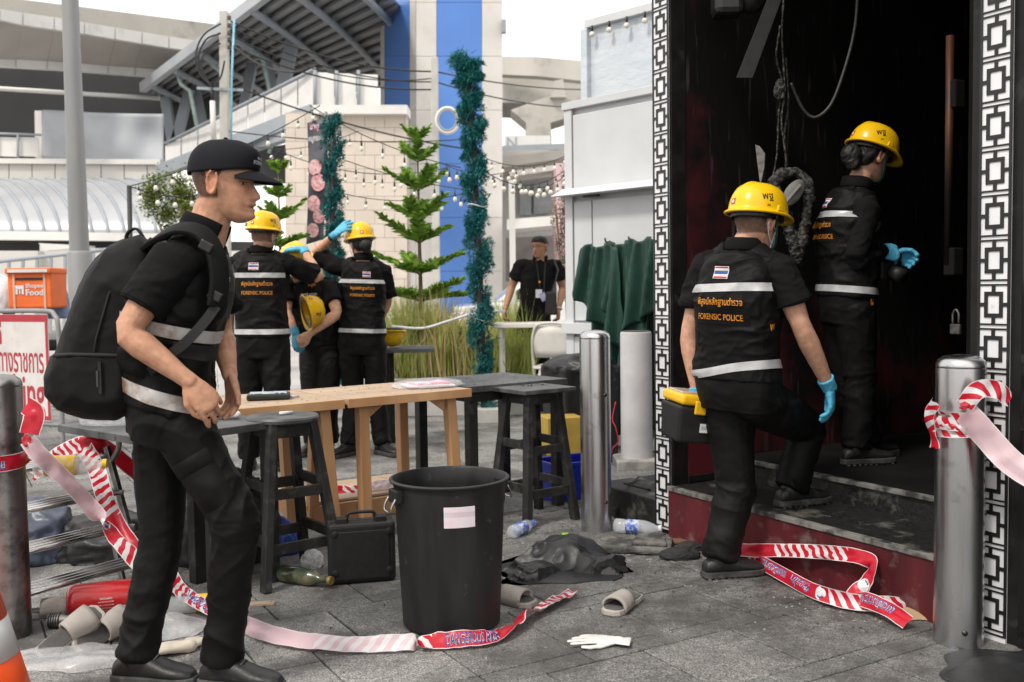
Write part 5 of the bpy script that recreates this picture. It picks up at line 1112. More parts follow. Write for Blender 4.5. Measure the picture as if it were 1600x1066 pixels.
def tape(label, ctrl, parent=None, name='barrier_tape', u0=0.0, words=(), crumple_=.016, wd=TW, group='strips of red and white barrier tape', seed=1, sub=9):
    """ctrl: list of (point, normal of the printed face)"""
    pts = interp_pts([c[0] for c in ctrl], sub); nrm = interp_pts([Vector(c[1]).normalized() for c in ctrl], sub); k = len(pts); nv = 5
    us = [0.0]
    for i in range(1, k): us.append(us[-1]+(pts[i]-pts[i-1]).length)
    ga = np.array([[p.x, p.y, p.z] for p in pts]); rows = []; rowsb = []
    for i in range(k):
        d = (pts[min(i+1, k-1)]-pts[max(i-1, 0)]).normalized(); n_ = (nrm[i]-d*nrm[i].dot(d)); n_ = n_.normalized() if n_.length > 1e-4 else V(0, -1, 0); s_ = n_.cross(d).normalized()
        row = []; rb = []
        for j in range(nv):
            v = j/(nv-1)-.5; w_ = float(pnoise(np.array([[us[i]*9+seed*7, v*3.0, seed*1.7]]))[0])*crumple_*2+float(pnoise(np.array([[us[i]*30+seed*7, v*7.0, seed*1.7]]))[0])*crumple_*.8
            p = pts[i]+s_*v*wd+n_*w_; p.z = max(p.z, .004); row.append(p+n_*.0005); rb.append(p-n_*.0005)
        rows.append(row); rowsb.append(rb)
    mb = MB(); mb.grid(rows); n1 = len(mb.f); mb.grid(rowsb, mi=1); me = mb.mesh('tape', True, fix=False)
    ul = me.uv_layers.new(name='UVMap'); uvv = [(u0+us[i], j/(nv-1)*.08) for i in range(k) for j in range(nv)]*2
    for l in me.loops: ul.data[l.index].uv = uvv[l.vertex_index]
    t = parent or thing(name, label, 'tape', (pts[k//2].x, pts[k//2].y, 0), 0, group)
    o = link('strip', me, [m_tape, m_tapeb], t, True)
    def at(u, v):
        i = int(np.clip(np.searchsorted(us, u)-1, 0, k-2)); f = (u-us[i])/max(1e-6, us[i+1]-us[i]); f = min(max(f, 0), 1); x = min(max((v/wd+.5), .0), .9999)*(nv-1); j = int(x); g = x-j; A = rows
        p = A[i][j].lerp(A[i][j+1], g).lerp(A[i+1][j].lerp(A[i+1][j+1], g), f); d = (pts[i+1]-pts[i]).normalized(); n_ = nrm[i].lerp(nrm[i+1], f); n_ = (n_-d*n_.dot(d)).normalized(); return p, n_
    for (uc, tx, wdt, flip) in words:
        for m_, bold, off in ((m_white_th, .035, .0012), (m_blue, .004, .0020)):
            if tx == 'O':
                a_ = np.linspace(0, 2*PI, 25)[:-1]; r_ = .026 if m_ is m_white_th else .018; vs = np.array([[math.cos(q)*r_, math.sin(q)*r_, 0] for q in a_]); fs = [tuple(range(24))]
                if m_ is m_blue: vs = np.vstack([vs, vs*.72]); fs = [(q, (q+1) % 24, 24+(q+1) % 24, 24+q) for q in range(24)]
            else: vs, fs = text_mesh(tx, .05, bold, wdt); vs[:, 1] *= .036/max(.01, vs[:, 1].max()-vs[:, 1].min())*1.15
            mb2 = MB(); out = []
            for v in vs: p, n_ = at(uc+v[0]*flip, v[1]*flip); out.append(p+n_*off)
            mb2.add(out, fs); mb2.build('emblem' if tx == 'O' else 'lettering', m_, o, False, True, fix=False)
    return t
TH, EN = 'เขตอันตราย', 'DANGEROUS AREA'
up_f, up_b = V(-.1, -.80, .60), V(.1, .75, -.65)
tape('long barrier tape lying on the paving in front of the big bin', [
    (G(262, 893, .13), V(.5, -.8, .3)), (G(292, 930, .07), V(.4, -.8, .5)), (G(360, 962, .04), V(.1, -.72, .70)), (G(405, 985, .036), up_b), (G(470, 1000, .036), up_b), (G(560, 1006, .034), up_b), (G(630, 1004, .033), up_b),
    (G(668, 1002, .032), V(.0, -.5, .8)), (G(720, 998, .036), up_f), (G(765, 993, .036), up_f), (G(802, 977, .030), V(-.6, -.5, .6)), (G(818, 962, .032), V(-.6, .3, .7)), (G(850, 945, .026), V(-.4, -.6, .65)), (G(893, 924, .015), V(-.3, -.5, .8))],
    words=((.30, EN, .24, 1), (1.52, EN, .20, 1)), u0=.05, seed=3)
tape('barrier tape lying along the foot of the red step', [
    (G(1166, 852, .05), V(-.8, -.4, .4)), (G(1180, 872, .045), V(-.8, -.4, .45)), (G(1222, 897, .04), V(-.75, -.5, .5)), (G(1275, 925, .04), V(-.7, -.5, .5)), (G(1330, 940, .042), V(-.6, -.6, .5)), (G(1395, 944, .042), V(-.4, -.7, .5)), (G(1432, 940, .04), V(-.2, -.8, .55)), (G(1480, 915, .04), V(-.2, -.8, .5))],
    words=((.38, TH, .22, -1), (.60, 'ห้ามเข้า', .14, -1), (.74, 'O', 0, 1)), u0=.22, seed=5)
tape('loop of barrier tape hanging against the red step', [
    (FQ(.40, -.06, .04), V(-.8, -.5, .4)), (FQ(.62, -.06, .075), V(-.7, -.6, .3)), (FQ(.86, -.045, .125), V(-.8, -.5, .3)), (FQ(1.10, -.05, .17), V(-.8, -.5, .2)), (FQ(1.27, -.055, .188), V(-.6, -.6, .5)), (FQ(1.315, -.06, .165), V(-.9, -.4, .1)), (FQ(1.30, -.085, .095), V(-.9, -.4, .15)), (FQ(1.28, -.13, .045), V(-.7, -.5, .5)), (FQ(1.36, -.15, .06), V(-.7, -.5, .6)), (FQ(1.46, -.155, .055), V(-.6, -.6, .6)), (FQ(1.56, -.16, .03), V(-.5, -.5, .7))],
    words=((1.02, 'O', 0, 1), (1.22, TH, .17, -1)), u0=.62, seed=7)
def wrap(c, r, z, a0, a1, n=9, dz=0.0): return [(V(c.x+math.cos(a)*r, c.y+math.sin(a)*r, z+dz*i/n), V(math.cos(a), math.sin(a), .1)) for i, a in enumerate(np.linspace(a0, a1, n))]
bR = G(1497, 1003); bL = G(12, 992)
t3 = tape('barrier tape knotted round the bollard by the polished wall, one end trailing away', wrap(bR, .088, .80, rad(-170), rad(190), 16, -.012), words=((.20, TH, .12, 1),), u0=.0, seed=9, wd=.065)
tape(None, wrap(bR, .094, .765, rad(-200), rad(20), 9, .02), t3, u0=.1, seed=10, wd=.055)
kp = D(1507, 634, 3.30)
tape(None, [(kp, V(0, -1, .2)), (kp+V(.035, -.01, .05), V(-.4, -.8, .2)), (kp+V(.09, -.005, .055), V(.3, -.9, .1)), (kp+V(.15, 0, .02), V(.1, -.95, .3))], t3, u0=.0, seed=11, wd=.06)
tape(None, [(kp+V(.0, .0, -.02), V(.2, .9, -.3)), (D(1540, 680, 3.30), V(.5, .75, -.3)), (D(1575, 718, 3.26), V(.5, .75, -.35)), (D(1610, 742, 3.22), V(.5, .75, -.3)), (D(1680, 780, 3.15), V(.5, .75, -.3))], t3, u0=.6, seed=12, wd=.085)
tape(None, [(D(1462, 630, 3.38), V(-.8, -.5, .1)), (D(1453, 650, 3.42), V(-.8, -.5, .1)), (D(1456, 675, 3.44), V(-.9, -.3, 0)), (D(1461, 700, 3.44), V(-.8, -.3, 0))], t3, u0=.3, seed=13, wd=.05)
mb = MB(); mb.ico(kp+V(-.0, -.004, 0), .014, 2, (1.3, .8, .9), .3); mb.build('knot', m_flag['red'], t3, False, True)
t4 = tape('barrier tape knotted round the grimy bollard and trailing across the step ladder', wrap(bL, .092, .655, rad(-190), rad(100), 13, .02), words=((.16, TH, .12, 1),), u0=.55, seed=14, wd=.06)
kl = D(42, 688, 3.54)
mb = MB(); mb.ico(kl, .017, 2, (1, .8, 1.3), .3); mb.build('knot', m_flag['red'], t4, False, True)
tape(None, [(kl, V(-.3, .8, .3)), (D(70, 720, 3.56), V(-.4, .85, -.3)), (D(105, 752, 3.60), V(-.5, .8, -.35)), (D(140, 790, 3.65), V(-.4, .8, -.35)), (D(172, 832, 3.66), V(.3, -.3, .8)), (D(200, 862, 3.62), V(.5, -.8, .3)), (D(230, 895, 3.60), V(.5, -.8, .3)), (D(262, 918, 3.60), V(.5, -.8, .3))], t4, u0=.5, seed=15, words=((.20, TH, .18, -1), (.42, 'O', 0, 1)))
tape(None, [(kl+V(.0, .02, .02), V(.3, -.9, .2)), (kl+V(.01, .04, .09), V(.5, -.8, .2)), (kl+V(-.03, .06, .12), V(-.3, -.9, .1))], t4, u0=.6, seed=16, wd=.07)
tape('striped barrier tape hanging from the step ladder loop', [(D(132, 700, 4.25), V(.2, -.9, .3)), (D(150, 732, 4.15), V(.4, -.85, .3)), (D(163, 775, 4.05), V(.5, -.85, .1)), (D(185, 825, 3.95), V(.5, -.85, .2)), (D(215, 868, 3.9), V(.5, -.85, .2)), (D(235, 900, 3.9), V(.5, -.85, .2))], u0=.0, seed=17, wd=.07)
tape('barrier tape drifting from the step ladder behind the walking officer', [(D(50, 742, 4.6), V(.3, -.9, .3)), (D(88, 712, 4.5), V(.2, -.9, .2)), (D(122, 695, 4.4), V(.1, -.9, .2)), (D(150, 694, 4.4), V(.1, -.95, .2)), (D(175, 706, 4.5), V(.3, -.9, .3)), (D(205, 732, 4.6), V(.4, -.9, .3)), (D(245, 765, 4.7), V(.4, -.9, .3))], u0=.0, seed=18, wd=.07)
tape('barrier tape lying on the pine frame under the tables', [(V(-1.45, 5.50, .10), V(0, -.7, .7)), (V(-1.18, 5.62, .14), V(0, -.8, .6)), (V(-.95, 5.68, .135), V(.1, -.7, .7)), (V(-.72, 5.76, .15), V(0, .6, -.7)), (V(-.50, 5.80, .15), V(0, .5, -.8)), (V(-.33, 5.72, .12), V(0, -.7, .7))], u0=.5, seed=19, words=((.2, EN, .2, 1),))

# ================================================================== LITTER ON THE PAVING
m_eva = mat('grey_sandal', (.40, .37, .34), (.30, .275, .25), rough=.7, scale=12, dirt=(.06, .055, .05), dlo=.60, dhi=.74, dscale=16)
m_insole = mat('dark_insole', (.10, .095, .09), (.06, .058, .055), rough=.8, scale=20)
def slide(label, c, rz, tilt=(0, 0), m=m_eva):
    t = thing('slide_sandal', label, 'sandal', c, rz, 'grey slide sandals on the paving'); t.rotation_euler = (tilt[0], tilt[1], rz)
    out = [(-.125, .018), (-.115, .032), (-.07, .038), (-.01, .036), (.05, .044), (.09, .047), (.12, .040), (.135, .022)]
    for nm, z0, z1, k, m_ in (('sole', 0, .022, 1.0, m), ('footbed', .022, .026, .90, m_insole)):
        mb = MB(); mb.prism([(a*k, -w_*k, z0) for a, w_ in out]+[(a*k, w_*k, z0) for a, w_ in reversed(out)], (0, 0, z1-z0)); mb.build(nm, m_, t, bevel=.004)
    rows = []
    for x in np.linspace(-.01, .095, 8):
        hw = np.interp(x, [-.01, .05, .09, .12], [.040, .048, .051, .044]); hh = .056-.10*max(0, x-.03)*.6; rows.append([V(x, math.cos(a)*hw, .010+max(0, math.sin(a))**.7*hh) for a in np.linspace(0, PI, 13)])
    mb = MB(); mb.grid(rows); o = mb.build('strap', m, t, True); s_ = o.modifiers.new('s', 'SOLIDIFY'); s_.thickness = .009; s_.offset = 0
    return t
slide('grey slide sandal lying alone near the white glove', G(975, 948), rad(-122)); slide('grey slide sandal half hidden behind the big bin', G(792, 940), rad(-35))
slide('upturned grey slide sandal leaning on plastic bags by the extinguisher', G(100, 1018)+V(0, .05, .04), rad(48), (rad(35), rad(-25))); slide('grey slide sandal under the lowest ladder tread', G(70, 962), rad(15)); slide('grey slide sandal propped beside the upturned one', G(150, 1010)+V(0, .06, .03), rad(60), (rad(55), rad(-15)))
wg = thing('white_glove', 'limp white rubber glove lying flat on the paving', 'glove', G(940, 1000)); mb = MB(); hand_geo(mb, G(962, 1003, .010), fd=V(-1, .18, 0), pn=V(0, 0, 1), side=-1, curl=.02, k=1.0, spread=.25, thumb=0); mb.tube([G(985, 1006, .008), G(962, 1003, .012)], [(.040, .009), (.030, .014)], 14)
me = remesh(mb, .0035, 2); co = getco(me); co[:, 2] = .002+(co[:, 2]-co[:, 2].min())*.55; setco(me, co); folds(me, .002, (22, 22, 22), 3); link('glove', me, mat('latex_white', (.70, .69, .66), (.62, .61, .58), rough=.55, scale=20), wg, True)
wg2 = thing('white_glove', 'crumpled cream glove behind the walking officer\'s feet', 'glove', G(285, 1012)); mb = MB(); hand_geo(mb, G(290, 1010, .02), fd=V(-.9, -.3, 0), pn=V(0, 0, 1), side=1, curl=.35, k=1.1, spread=.2, thumb=.2); mb.tube([G(308, 1000, .015), G(290, 1010, .02)], [(.045, .012), (.03, .015)], 12); me = remesh(mb, .005, 2); folds(me, .004, (22, 22, 22), 4); link('glove', me, mat('glove_cream', (.66, .60, .50), rough=.7, scale=15), wg2, True)
# bottles
m_green = mat('green_glass', (.035, .055, .030), (.020, .035, .022), rough=.12, scale=8, dirt=(.16, .14, .09), dlo=.48, dhi=.7, dscale=9, coat=.4)
def bottle(label, c, rz, prof, m, cap_m, band=None, lying=True, cat='bottle', band_m=None, k=1.0):
    t = thing('bottle', label, cat, c, rz); R = Matrix.Rotation(PI/2, 3, 'Y') if lying else None; r = max(p[0] for p in prof)*k; z0 = r if lying else 0; prof = [(a*k, b*k) for a, b in prof]
    mb = MB(); mb.lathe(prof, 24, (0, 0, z0), R); mb.build('body', m, t, True)
    e = prof[-1]; mb = MB(); mb.lathe([(e[0]*1.15+.001, e[1]-.012), (e[0]*1.15+.001, e[1]+.004), (.0001, e[1]+.005)], 18, (0, 0, z0), R); mb.build('cap', cap_m, t, auto=40)
    if band: mb = MB(); mb.lathe([(r*1.008, band[0]*k), (r*1.012, (band[0]+.004)*k), (r*1.012, (band[1]-.004)*k), (r*1.008, band[1]*k)], 24, (0, 0, z0), R); mb.build('label_band', band_m, t, True)
    return t
beer = [(.0001, .004), (.034, 0), (.037, .006), (.037, .155), (.034, .175), (.020, .205), (.0145, .225), (.0135, .262), (.015, .265), (.015, .275)]
pet = [(.0001, .004), (.026, 0), (.031, .008), (.031, .04), (.0285, .05), (.031, .06), (.031, .13), (.028, .145), (.018, .175), (.012, .185), (.012, .205)]
m_pet = mat('clear_pet', (.78, .82, .86), rough=.10, scale=12, alpha=.38, bump=.6, bscale=25, bdist=.01)
m_yel_l = mat('yellow_label', (.75, .48, .02), (.7, .6, .3), rough=.4, scale=25, lo=.35, hi=.5); m_blu_l = mat('blue_label', (.06, .12, .45), (.5, .55, .65), rough=.4, scale=40, lo=.4, hi=.55)
bottle('dusty green glass bottle lying in front of the round stool', G(440, 908), rad(-28), beer, m_green, mat('gold_foil', (.35, .24, .09), rough=.4, metal=.5))
bottle('clear bottle with yellow label lying behind the walking officer', G(262, 968)+V(-.05, .05, 0), rad(15), pet, m_pet, m_yel_l, (.12, .19), band_m=m_yel_l, k=1.15)
bottle('clear bottle with yellow label standing behind the step ladder', G(55, 745, .56), rad(10), pet, m_pet, m_yel_l, (.03, .12), band_m=m_yel_l, k=1.3)
bottle('empty water bottle with blue label beside the lattice pillar', G(960, 832), rad(-20), pet, m_pet, m_white_th, (.055, .11), band_m=m_blu_l, k=1.2)
bottle('crushed clear water bottle with blue label behind the big bin', G(800, 842), rad(60), pet, m_pet, m_blu_l, (.05, .11), band_m=m_blu_l, k=1.1)
fl_ = thing('flashlight', 'black and steel flashlight lying under the step ladder', 'flashlight', G(112, 985)+V(0, .04, 0), rad(6)); mb = MB(); mb.lathe([(.0001, -.10), (.026, -.10), (.028, -.06), (.020, -.04), (.019, .12), (.0001, .12)], 24, (0, 0, .028), Matrix.Rotation(PI/2, 3, 'Y')); mb.build('barrel', m_steel2, fl_, auto=40); mb = MB()
for q in range(5): mb.lathe([(.0275, -.098+q*.009), (.029, -.096+q*.009), (.029, -.093+q*.009), (.0275, -.091+q*.009)], 24, (0, 0, .028), Matrix.Rotation(PI/2, 3, 'Y'))
mb.build('grip_rings', m_blk_plastic, fl_, True)
# plastic bags
m_bag = mat('black_bag_film', (.018, .0185, .020), (.013, .0135, .014), rough=.44, scale=6, spec=.5, coat=.0, bump=.30, bscale=20, bdist=.01)
def film(name, m, parent, c, rx, ry, h, seed, n=64, flat=.0):
    """a slack sheet of film: creased height field with a ragged outline"""
    xs = np.linspace(-1, 1, n); Xg, Yg = np.meshgrid(xs, xs); P_ = np.stack([Xg.ravel()*1.5+seed*3, Yg.ravel()*1.5, np.full(n*n, seed*1.3)], 1)
    rd = np.sqrt(Xg.ravel()**2+Yg.ravel()**2); rs_ = np.random.RandomState(int(seed*10)); wv = pnoise(P_*1.6+40)*.10; x_, y_ = Xg.ravel()+wv, Yg.ravel()-wv; F_ = 0
    for k_ in range(5):     # flat facets meeting in sharp creases
        sl = rs_.uniform(-1, 1, (6, 2))*(1+.5*k_); of = rs_.uniform(-.25, .25, 6)*(1+.3*k_); pl_ = x_[:, None]*sl[:, 0]+y_[:, None]*sl[:, 1]+of; F_ = F_+(pl_.max(1) if k_ % 2 == 0 else -pl_.max(1))*(.5, .5, .32, .32, .2)[k_]
    F_ = (F_-F_.min())/(F_.max()-F_.min()); edge = np.clip(1.02-rd**2.0, 0, 1)**.7
    Z = h*edge*(.10+F_*1.25)+h*.10*F_
    wob = 1+.28*pnoise(np.stack([Xg.ravel()*1.2, Yg.ravel()*1.2, np.full(n*n, seed*2.1)], 1))*2
    rows = [[Vector(c)+V(Xg.ravel()[i*n+j]*rx*(1-.22*Yg.ravel()[i*n+j]**2)*wob[i*n+j], Yg.ravel()[i*n+j]*ry*(1-.30*Xg.ravel()[i*n+j]**2)*wob[i*n+j], max(.004, Z[i*n+j])) for j in range(n)] for i in range(n)]
    mb = MB(); mb.grid(rows); o = mb.build(name, m, parent, False, True); o.modifiers.new('s', 'SOLIDIFY').thickness = .0012; return o
def bag(label, c, rx, ry, h, seed, m=m_bag, n=64):
    t = thing('plastic_bag', label, 'plastic bag', c); film('film', m, t, c, rx, ry, h, seed, n); return t
pbk = bag('black plastic bag spread on the paving between bin and bollard', G(880, 895)+V(-.02, .02, 0), .27, .19, .08, 4.2, n=80)
def facet_blob(name, m, parent, c, sx, sy, sz, seed, planes=15, rz=0.0):
    """slack film held up by air: flat facets, sharp creases"""
    mb = MB(); mb.ico((0, 0, 0), 1, 6); co = np.array(mb.v); rs_ = np.random.RandomState(seed); nn = rs_.randn(planes, 3); nn[:, 2] = np.abs(nn[:, 2]); nn /= np.linalg.norm(nn, axis=1)[:, None]; off = rs_.uniform(.42, 1.0, planes)
    dt = np.clip((co+pnoise(co*1.6+seed)[:, None]*.22)@nn.T, .02, None); r_ = np.minimum((off/dt).min(1), 1.25); r_ = r_*(1+.05*np.clip(1-np.abs(pnoise(co*np.array([2.5, 2.5, 1.2])+seed*3))*4, 0, 1)); co = co*r_[:, None]*np.array([sx, sy, sz]); co[:, 2] = np.maximum(co[:, 2], .003)
    R_ = Matrix.Rotation(rz, 3, 'Z'); mb.v = [tuple(Vector(c)+R_ @ Vector(p)) for p in co]; return mb.build(name, m, parent, False, True)
facet_blob('crumpled_film', m_bag, pbk, G(880, 890)+V(-.02, .03, 0), .30, .20, .165, 11, rz=.25); facet_blob('crumpled_film', m_bag, pbk, G(932, 893)+V(0, .02, 0), .22, .14, .105, 5, rz=-.4); facet_blob('crumpled_film', m_bag, pbk, G(832, 905)+V(0, .02, 0), .19, .12, .085, 8, rz=.5)
bag('black plastic sheet crumpled at the foot of the tape-wrapped bollard', V(1.78, 3.14, 0), .36, .26, .10, 6.4, n=90)
bag('clear plastic bag under the upturned sandal', G(120, 1030), .26, .14, .07, 8.1, m_plasticbag); bag('clear plastic bag with scraps behind the officer\'s feet', G(275, 985), .12, .12, .08, 9.3, m_plasticbag)
def sack(label, c, sx, sy, sz, seed, m=m_bag): t = thing('rubbish_sack', label, 'bag', c); crumple('film', m, t, c, sx, sy, sz, seed, 5, .45); return t
sack('black rubbish sack behind the step ladder treads', V(-2.0, 4.85, 0), .26, .22, .15, 2); sack('shiny black rubbish sack behind the walking officer\'s knees', V(-1.40, 4.75, 0), .24, .20, .30, 5)
sack('blue plastic bag under the round stool', V(-1.22, 4.85, 0), .16, .14, .12, 7, mat('blue_film', (.02, .07, .38), (.015, .05, .28), rough=.3, scale=9)); sack('crumpled white tissue beside the green bottle', G(486, 888)+V(0, .03, 0), .05, .05, .055, 9, m_white_th)
sack('grey-blue sheet bundled behind the grimy bollard', V(-2.36, 4.80, 0), .22, .2, .20, 12, mat('blue_grey_film', (.07, .09, .13), (.05, .06, .09), rough=.35, scale=9))
pbag = thing('paper_bag', 'crumpled brown paper bag under tape by the bollard', 'paper bag', G(1425, 968)); film('paper', mat('brown_paper', (.42, .29, .17), (.34, .23, .13), rough=.8, scale=10), pbag, G(1425, 962)+V(.02, .02, 0), .13, .09, .05, 3.3, 24)
# burnt slabs and scraps by the pillar
bs = thing('charred_board', 'charred grey board lying at the foot of the lattice pillar', 'board', G(995, 858), rad(-12)); mb = MB(); mb.box((0, 0, .02), (.34, .22, .035)); co = None
o = mb.build('slab', mat('charred_grey', (.16, .155, .145), (.04, .04, .038), rough=.9, scale=12, lo=.4, hi=.6, bump=.8, bscale=30, bdist=.02), bs, bevel=.012); mb = MB(); mb.prism([(-.02, -.08, .038), (.15, -.09, .038), (.13, .06, .038), (.0, .08, .038)], (0, 0, .022)); mb.build('broken_piece', MATS['charred_grey'], bs, bevel=.008)
m_char = mat('charred_cloth', (.015, .015, .015), (.03, .029, .027), rough=.85, scale=20)
sack('charred black rag beside the climbing officer\'s shoe', G(1062, 872), .09, .05, .035, 14, m_char); sack('small charred rag near the pillar foot', G(1078, 858), .06, .05, .025, 15, m_char)
tag(crumple('burnt_sandal', mat('rust_rubber', (.18, .09, .05), rough=.8, scale=20), None, G(1052, 849), .075, .03, .018, 16, 3, .15, rel=False), 'scorched reddish sandal sole at the pillar foot', 'sandal')
sack('crumpled patterned rag by the water bottle', G(1003, 815)+V(0, .05, 0), .05, .04, .055, 17, mat('rag_print', (.55, .45, .36), (.12, .10, .09), rough=.8, scale=45, lo=.45, hi=.55))
pp = thing('phone_charger', 'small black plastic block beside the water bottle', 'charger', G(970, 808), rad(20)); rbox('body', (0, 0, .03), (.09, .05, .055), m_case, pp, .006); mb = MB(); mb.tube(interp_pts([(.04, 0, .03), (.09, .03, .06), (.14, .0, .05), (.16, -.06, .01), (.1, -.08, .006)], 5), .004, 6); mb.build('cable', m_case, pp, True)
sl = thing('wood_strip', 'short strip of pale wood lying by the round stool leg', 'wood strip', G(398, 946), rad(6)); rbox('strip', (0, 0, .006), (.16, .035, .011), m_woodx, sl, .002); 
for x in (-.06, .065): mb = MB(); mb.lathe([(.004, .0116), (.004, .0124), (.0001, .0126)], 10, (x, 0, 0)); mb.build('nail_head', m_bolt, sl)
gc = thing('lime_closure', 'bright green bottle closure near the square stool', 'closure', G(883, 838)); mb = MB(); mb.lathe([(.0001, .0), (.016, .0), (.018, .003), (.018, .013), (.016, .015), (.0001, .015)], 20); mb.build('cap', mat('lime_plastic', (.30, .62, .03), rough=.4), gc, auto=40)
# loose grit and ash, uncountable
random.seed(5); mb = MB()
for _ in range(2600):
    a = random.random()
    if a < .45: c_ = FQ(random.uniform(-.5, 1.5), -abs(random.gauss(0, .28)), 0)
    elif a < .75: c_ = G(random.uniform(780, 1060), random.uniform(805, 905))
    else: c_ = G(random.uniform(150, 1500), random.uniform(840, 1060))
    r = random.choice((.002, .003, .003, .005, .008)); q = random.random()*6
    mb.add([c_+V(math.cos(q+k*2.1)*r*random.uniform(.5, 1.2), math.sin(q+k*2.1)*r*random.uniform(.4, 1.1), .001) for k in range(3)]+[c_+V(0, 0, r*.7)], [(0, 1, 3), (1, 2, 3), (2, 0, 3)])
tag(mb.build('debris', mat('grit', (.05, .048, .045), (.28, .27, .25), rough=.9, scale=3, lo=.45, hi=.55), fix=False), 'scattered ash grit and crumbs on the paving', 'debris', kind='stuff')

# ================================================================== BY THE KIOSK
bk = thing('kerb_block', 'low black granite block between bollard and lattice pillar', 'block', FQ(-.62, .02, 0), RZF); rbox('block', (.20, .30, .08), (.55, .62, .17), m_blackstone, bk, .012); mb = MB(); mb.tube(interp_pts([(.30, .1, .17), (.2, .0, .20), (.1, .12, .175), (.0, .25, .18)], 5), .006, 6); mb.build('cable', m_case, bk, True)
pg = thing('plinth', 'worn concrete plinth under the concrete post', 'plinth', G(995, 728)); rbox('slab', (.05, 0, .03), (.42, .36, .07), mat('worn_concrete', (.40, .39, .37), (.22, .21, .20), rough=.9, scale=9, bump=.5, bscale=40), pg, .01)
m_crate = mat('crate_blue', (.018, .045, .52), (.014, .035, .42), rough=.4, scale=8)
def crate(label, c, rz, s=(.36, .26, .22)):
    t = thing('plastic_crate', label, 'crate', c, rz, 'blue plastic crates'); x, y, z = s
    for q, (cx_, cy_, lx, ly) in enumerate(((0, -y/2, x, .012), (0, y/2, x, .012), (-x/2, 0, .012, y-.012), (x/2, 0, .012, y-.012))): rbox('side', (cx_, cy_, z/2), (lx, ly, z), m_crate, t, .003)
    rbox('floor', (0, 0, .008), (x-.014, y-.014, .014), m_crate, t, 0)
    for q, (cx_, cy_, lx, ly) in enumerate(((0, -y/2-.003, x+.03, .024), (0, y/2+.003, x+.03, .024), (-x/2-.003, 0, .024, y-.02), (x/2+.003, 0, .024, y-.02))): rbox('rim', (cx_, cy_, z+.001), (lx, ly, .022), m_crate, t, .004)
    for k in range(4): mb = MB(); mb.box((x*.2, -y/2-.0075, z*.25+k*z*.16), (.05, .004, .018)); mb.build('grip_slot', mat('crate_pale', (.10, .16, .62), rough=.4), t)
    return t
crate('blue plastic crate half hidden behind the square stool', V(.34, 6.05, 0), rad(30)); cb = crate('blue plastic crate holding a clear bottle beside the concrete post', FQ(-.40, .42, .167), RZF, (.20, .20, .20))
bottle('clear glass bottle standing in the blue crate', FQ(-.42, .44, .185), 0, [(a, b) for a, b in pet], m_pet, m_pet, lying=False, k=1.25)
wb = thing('lined_bin', 'black wheeled bin lined with a black sack behind the bollard', 'bin', V(.50, 7.30, 0), rad(20)); rbox('tub', (0, 0, .36), (.42, .40, .70), m_bin, wb, .03, taper=1.12); crumple('sack_rim', m_bag, wb, (0, 0, .66), .25, .24, .09, 21, 4, .5, rel=False)
yc = thing('yellow_carton', 'ochre cardboard carton behind the square stool', 'carton', V(.33, 6.95, 0), rad(15)); rbox('carton', (0, 0, .25), (.26, .26, .26), mat('ochre_card', (.45, .30, .05), (.36, .24, .05), rough=.7, scale=9), yc, .006); rbox('base_box', (0, 0, .06), (.28, .28, .12), m_blkwood, yc, .006)
rc = thing('red_cable', 'thin red wire looped over the lined bin', 'cable', V(.72, 6.40, 0)); mb = MB(); mb.tube(interp_pts([D(962, 628, 6.4), D(957, 655, 6.38), D(962, 668, 6.36), D(966, 690, 6.36), D(958, 700, 6.36), D(956, 708, 6.38)], 5), .004, 6); mb.build('wire', m_flag['red'], rc, True, True)
# kiosk with drawn-back panels
K0 = D(888, 600, 8.3); K0.z = 0; ka = rad(-47); kd = V(math.cos(ka), math.sin(ka), 0); kb = V(-kd.y, kd.x, 0)
ks = thing('kiosk', 'white panelled kiosk with a folded awning shelf beside the bar', 'kiosk', K0, ka)
m_kw = mat('kiosk_white', (.62, .635, .65), (.56, .575, .59), rough=.55, scale=2.5, dirt=(.42, .42, .42), dlo=.62, dhi=.85, dscale=3)
zt = 2.78
rbox('body', (1.0, .62, 1.38), (1.98, 1.2, 2.76), m_kw, ks, .004)
rbox('corner_post', (.045, -.008, 1.36), (.085, .03, 2.74), m_kw, ks, .004); rbox('top_panel', (1.04, -.004, 2.37), (1.88, .028, .62), m_kw, ks, .006); rbox('top_rail', (1.0, -.012, zt-.02), (2.02, .05, .06), m_kw, ks, .004)
for (x0, x1, z0, z1) in ((.30, 1.9, 1.58, 1.98), (.30, 1.9, .62, 1.57), (.095, .295, 1.0, 1.98)): rbox('wall_panel', ((x0+x1)/2, -.002, (z0+z1)/2), (x1-x0-.008, .022, z1-z0-.008), m_kw, ks, .003)
rbox('ledge', (.17, -.03, .94), (.36, .075, .09), m_kw, ks, .004); rbox('lower_panel', (.9, -.002, .44), (1.7, .02, .86), m_kw, ks, .003)
mb = MB(); mb.prism([(-.02, -.17, 2.02), (-.02, -.02, 2.09), (-.02, -.02, 2.02)], (2.0, 0, 0)); mb.build('awning_shelf', m_kw, ks, bevel=.003); mb = MB(); mb.tube([(.25, -.06, 2.005), (.42, -.06, 2.005)], .010, 8); mb.build('hinge', m_bolt, ks, True)
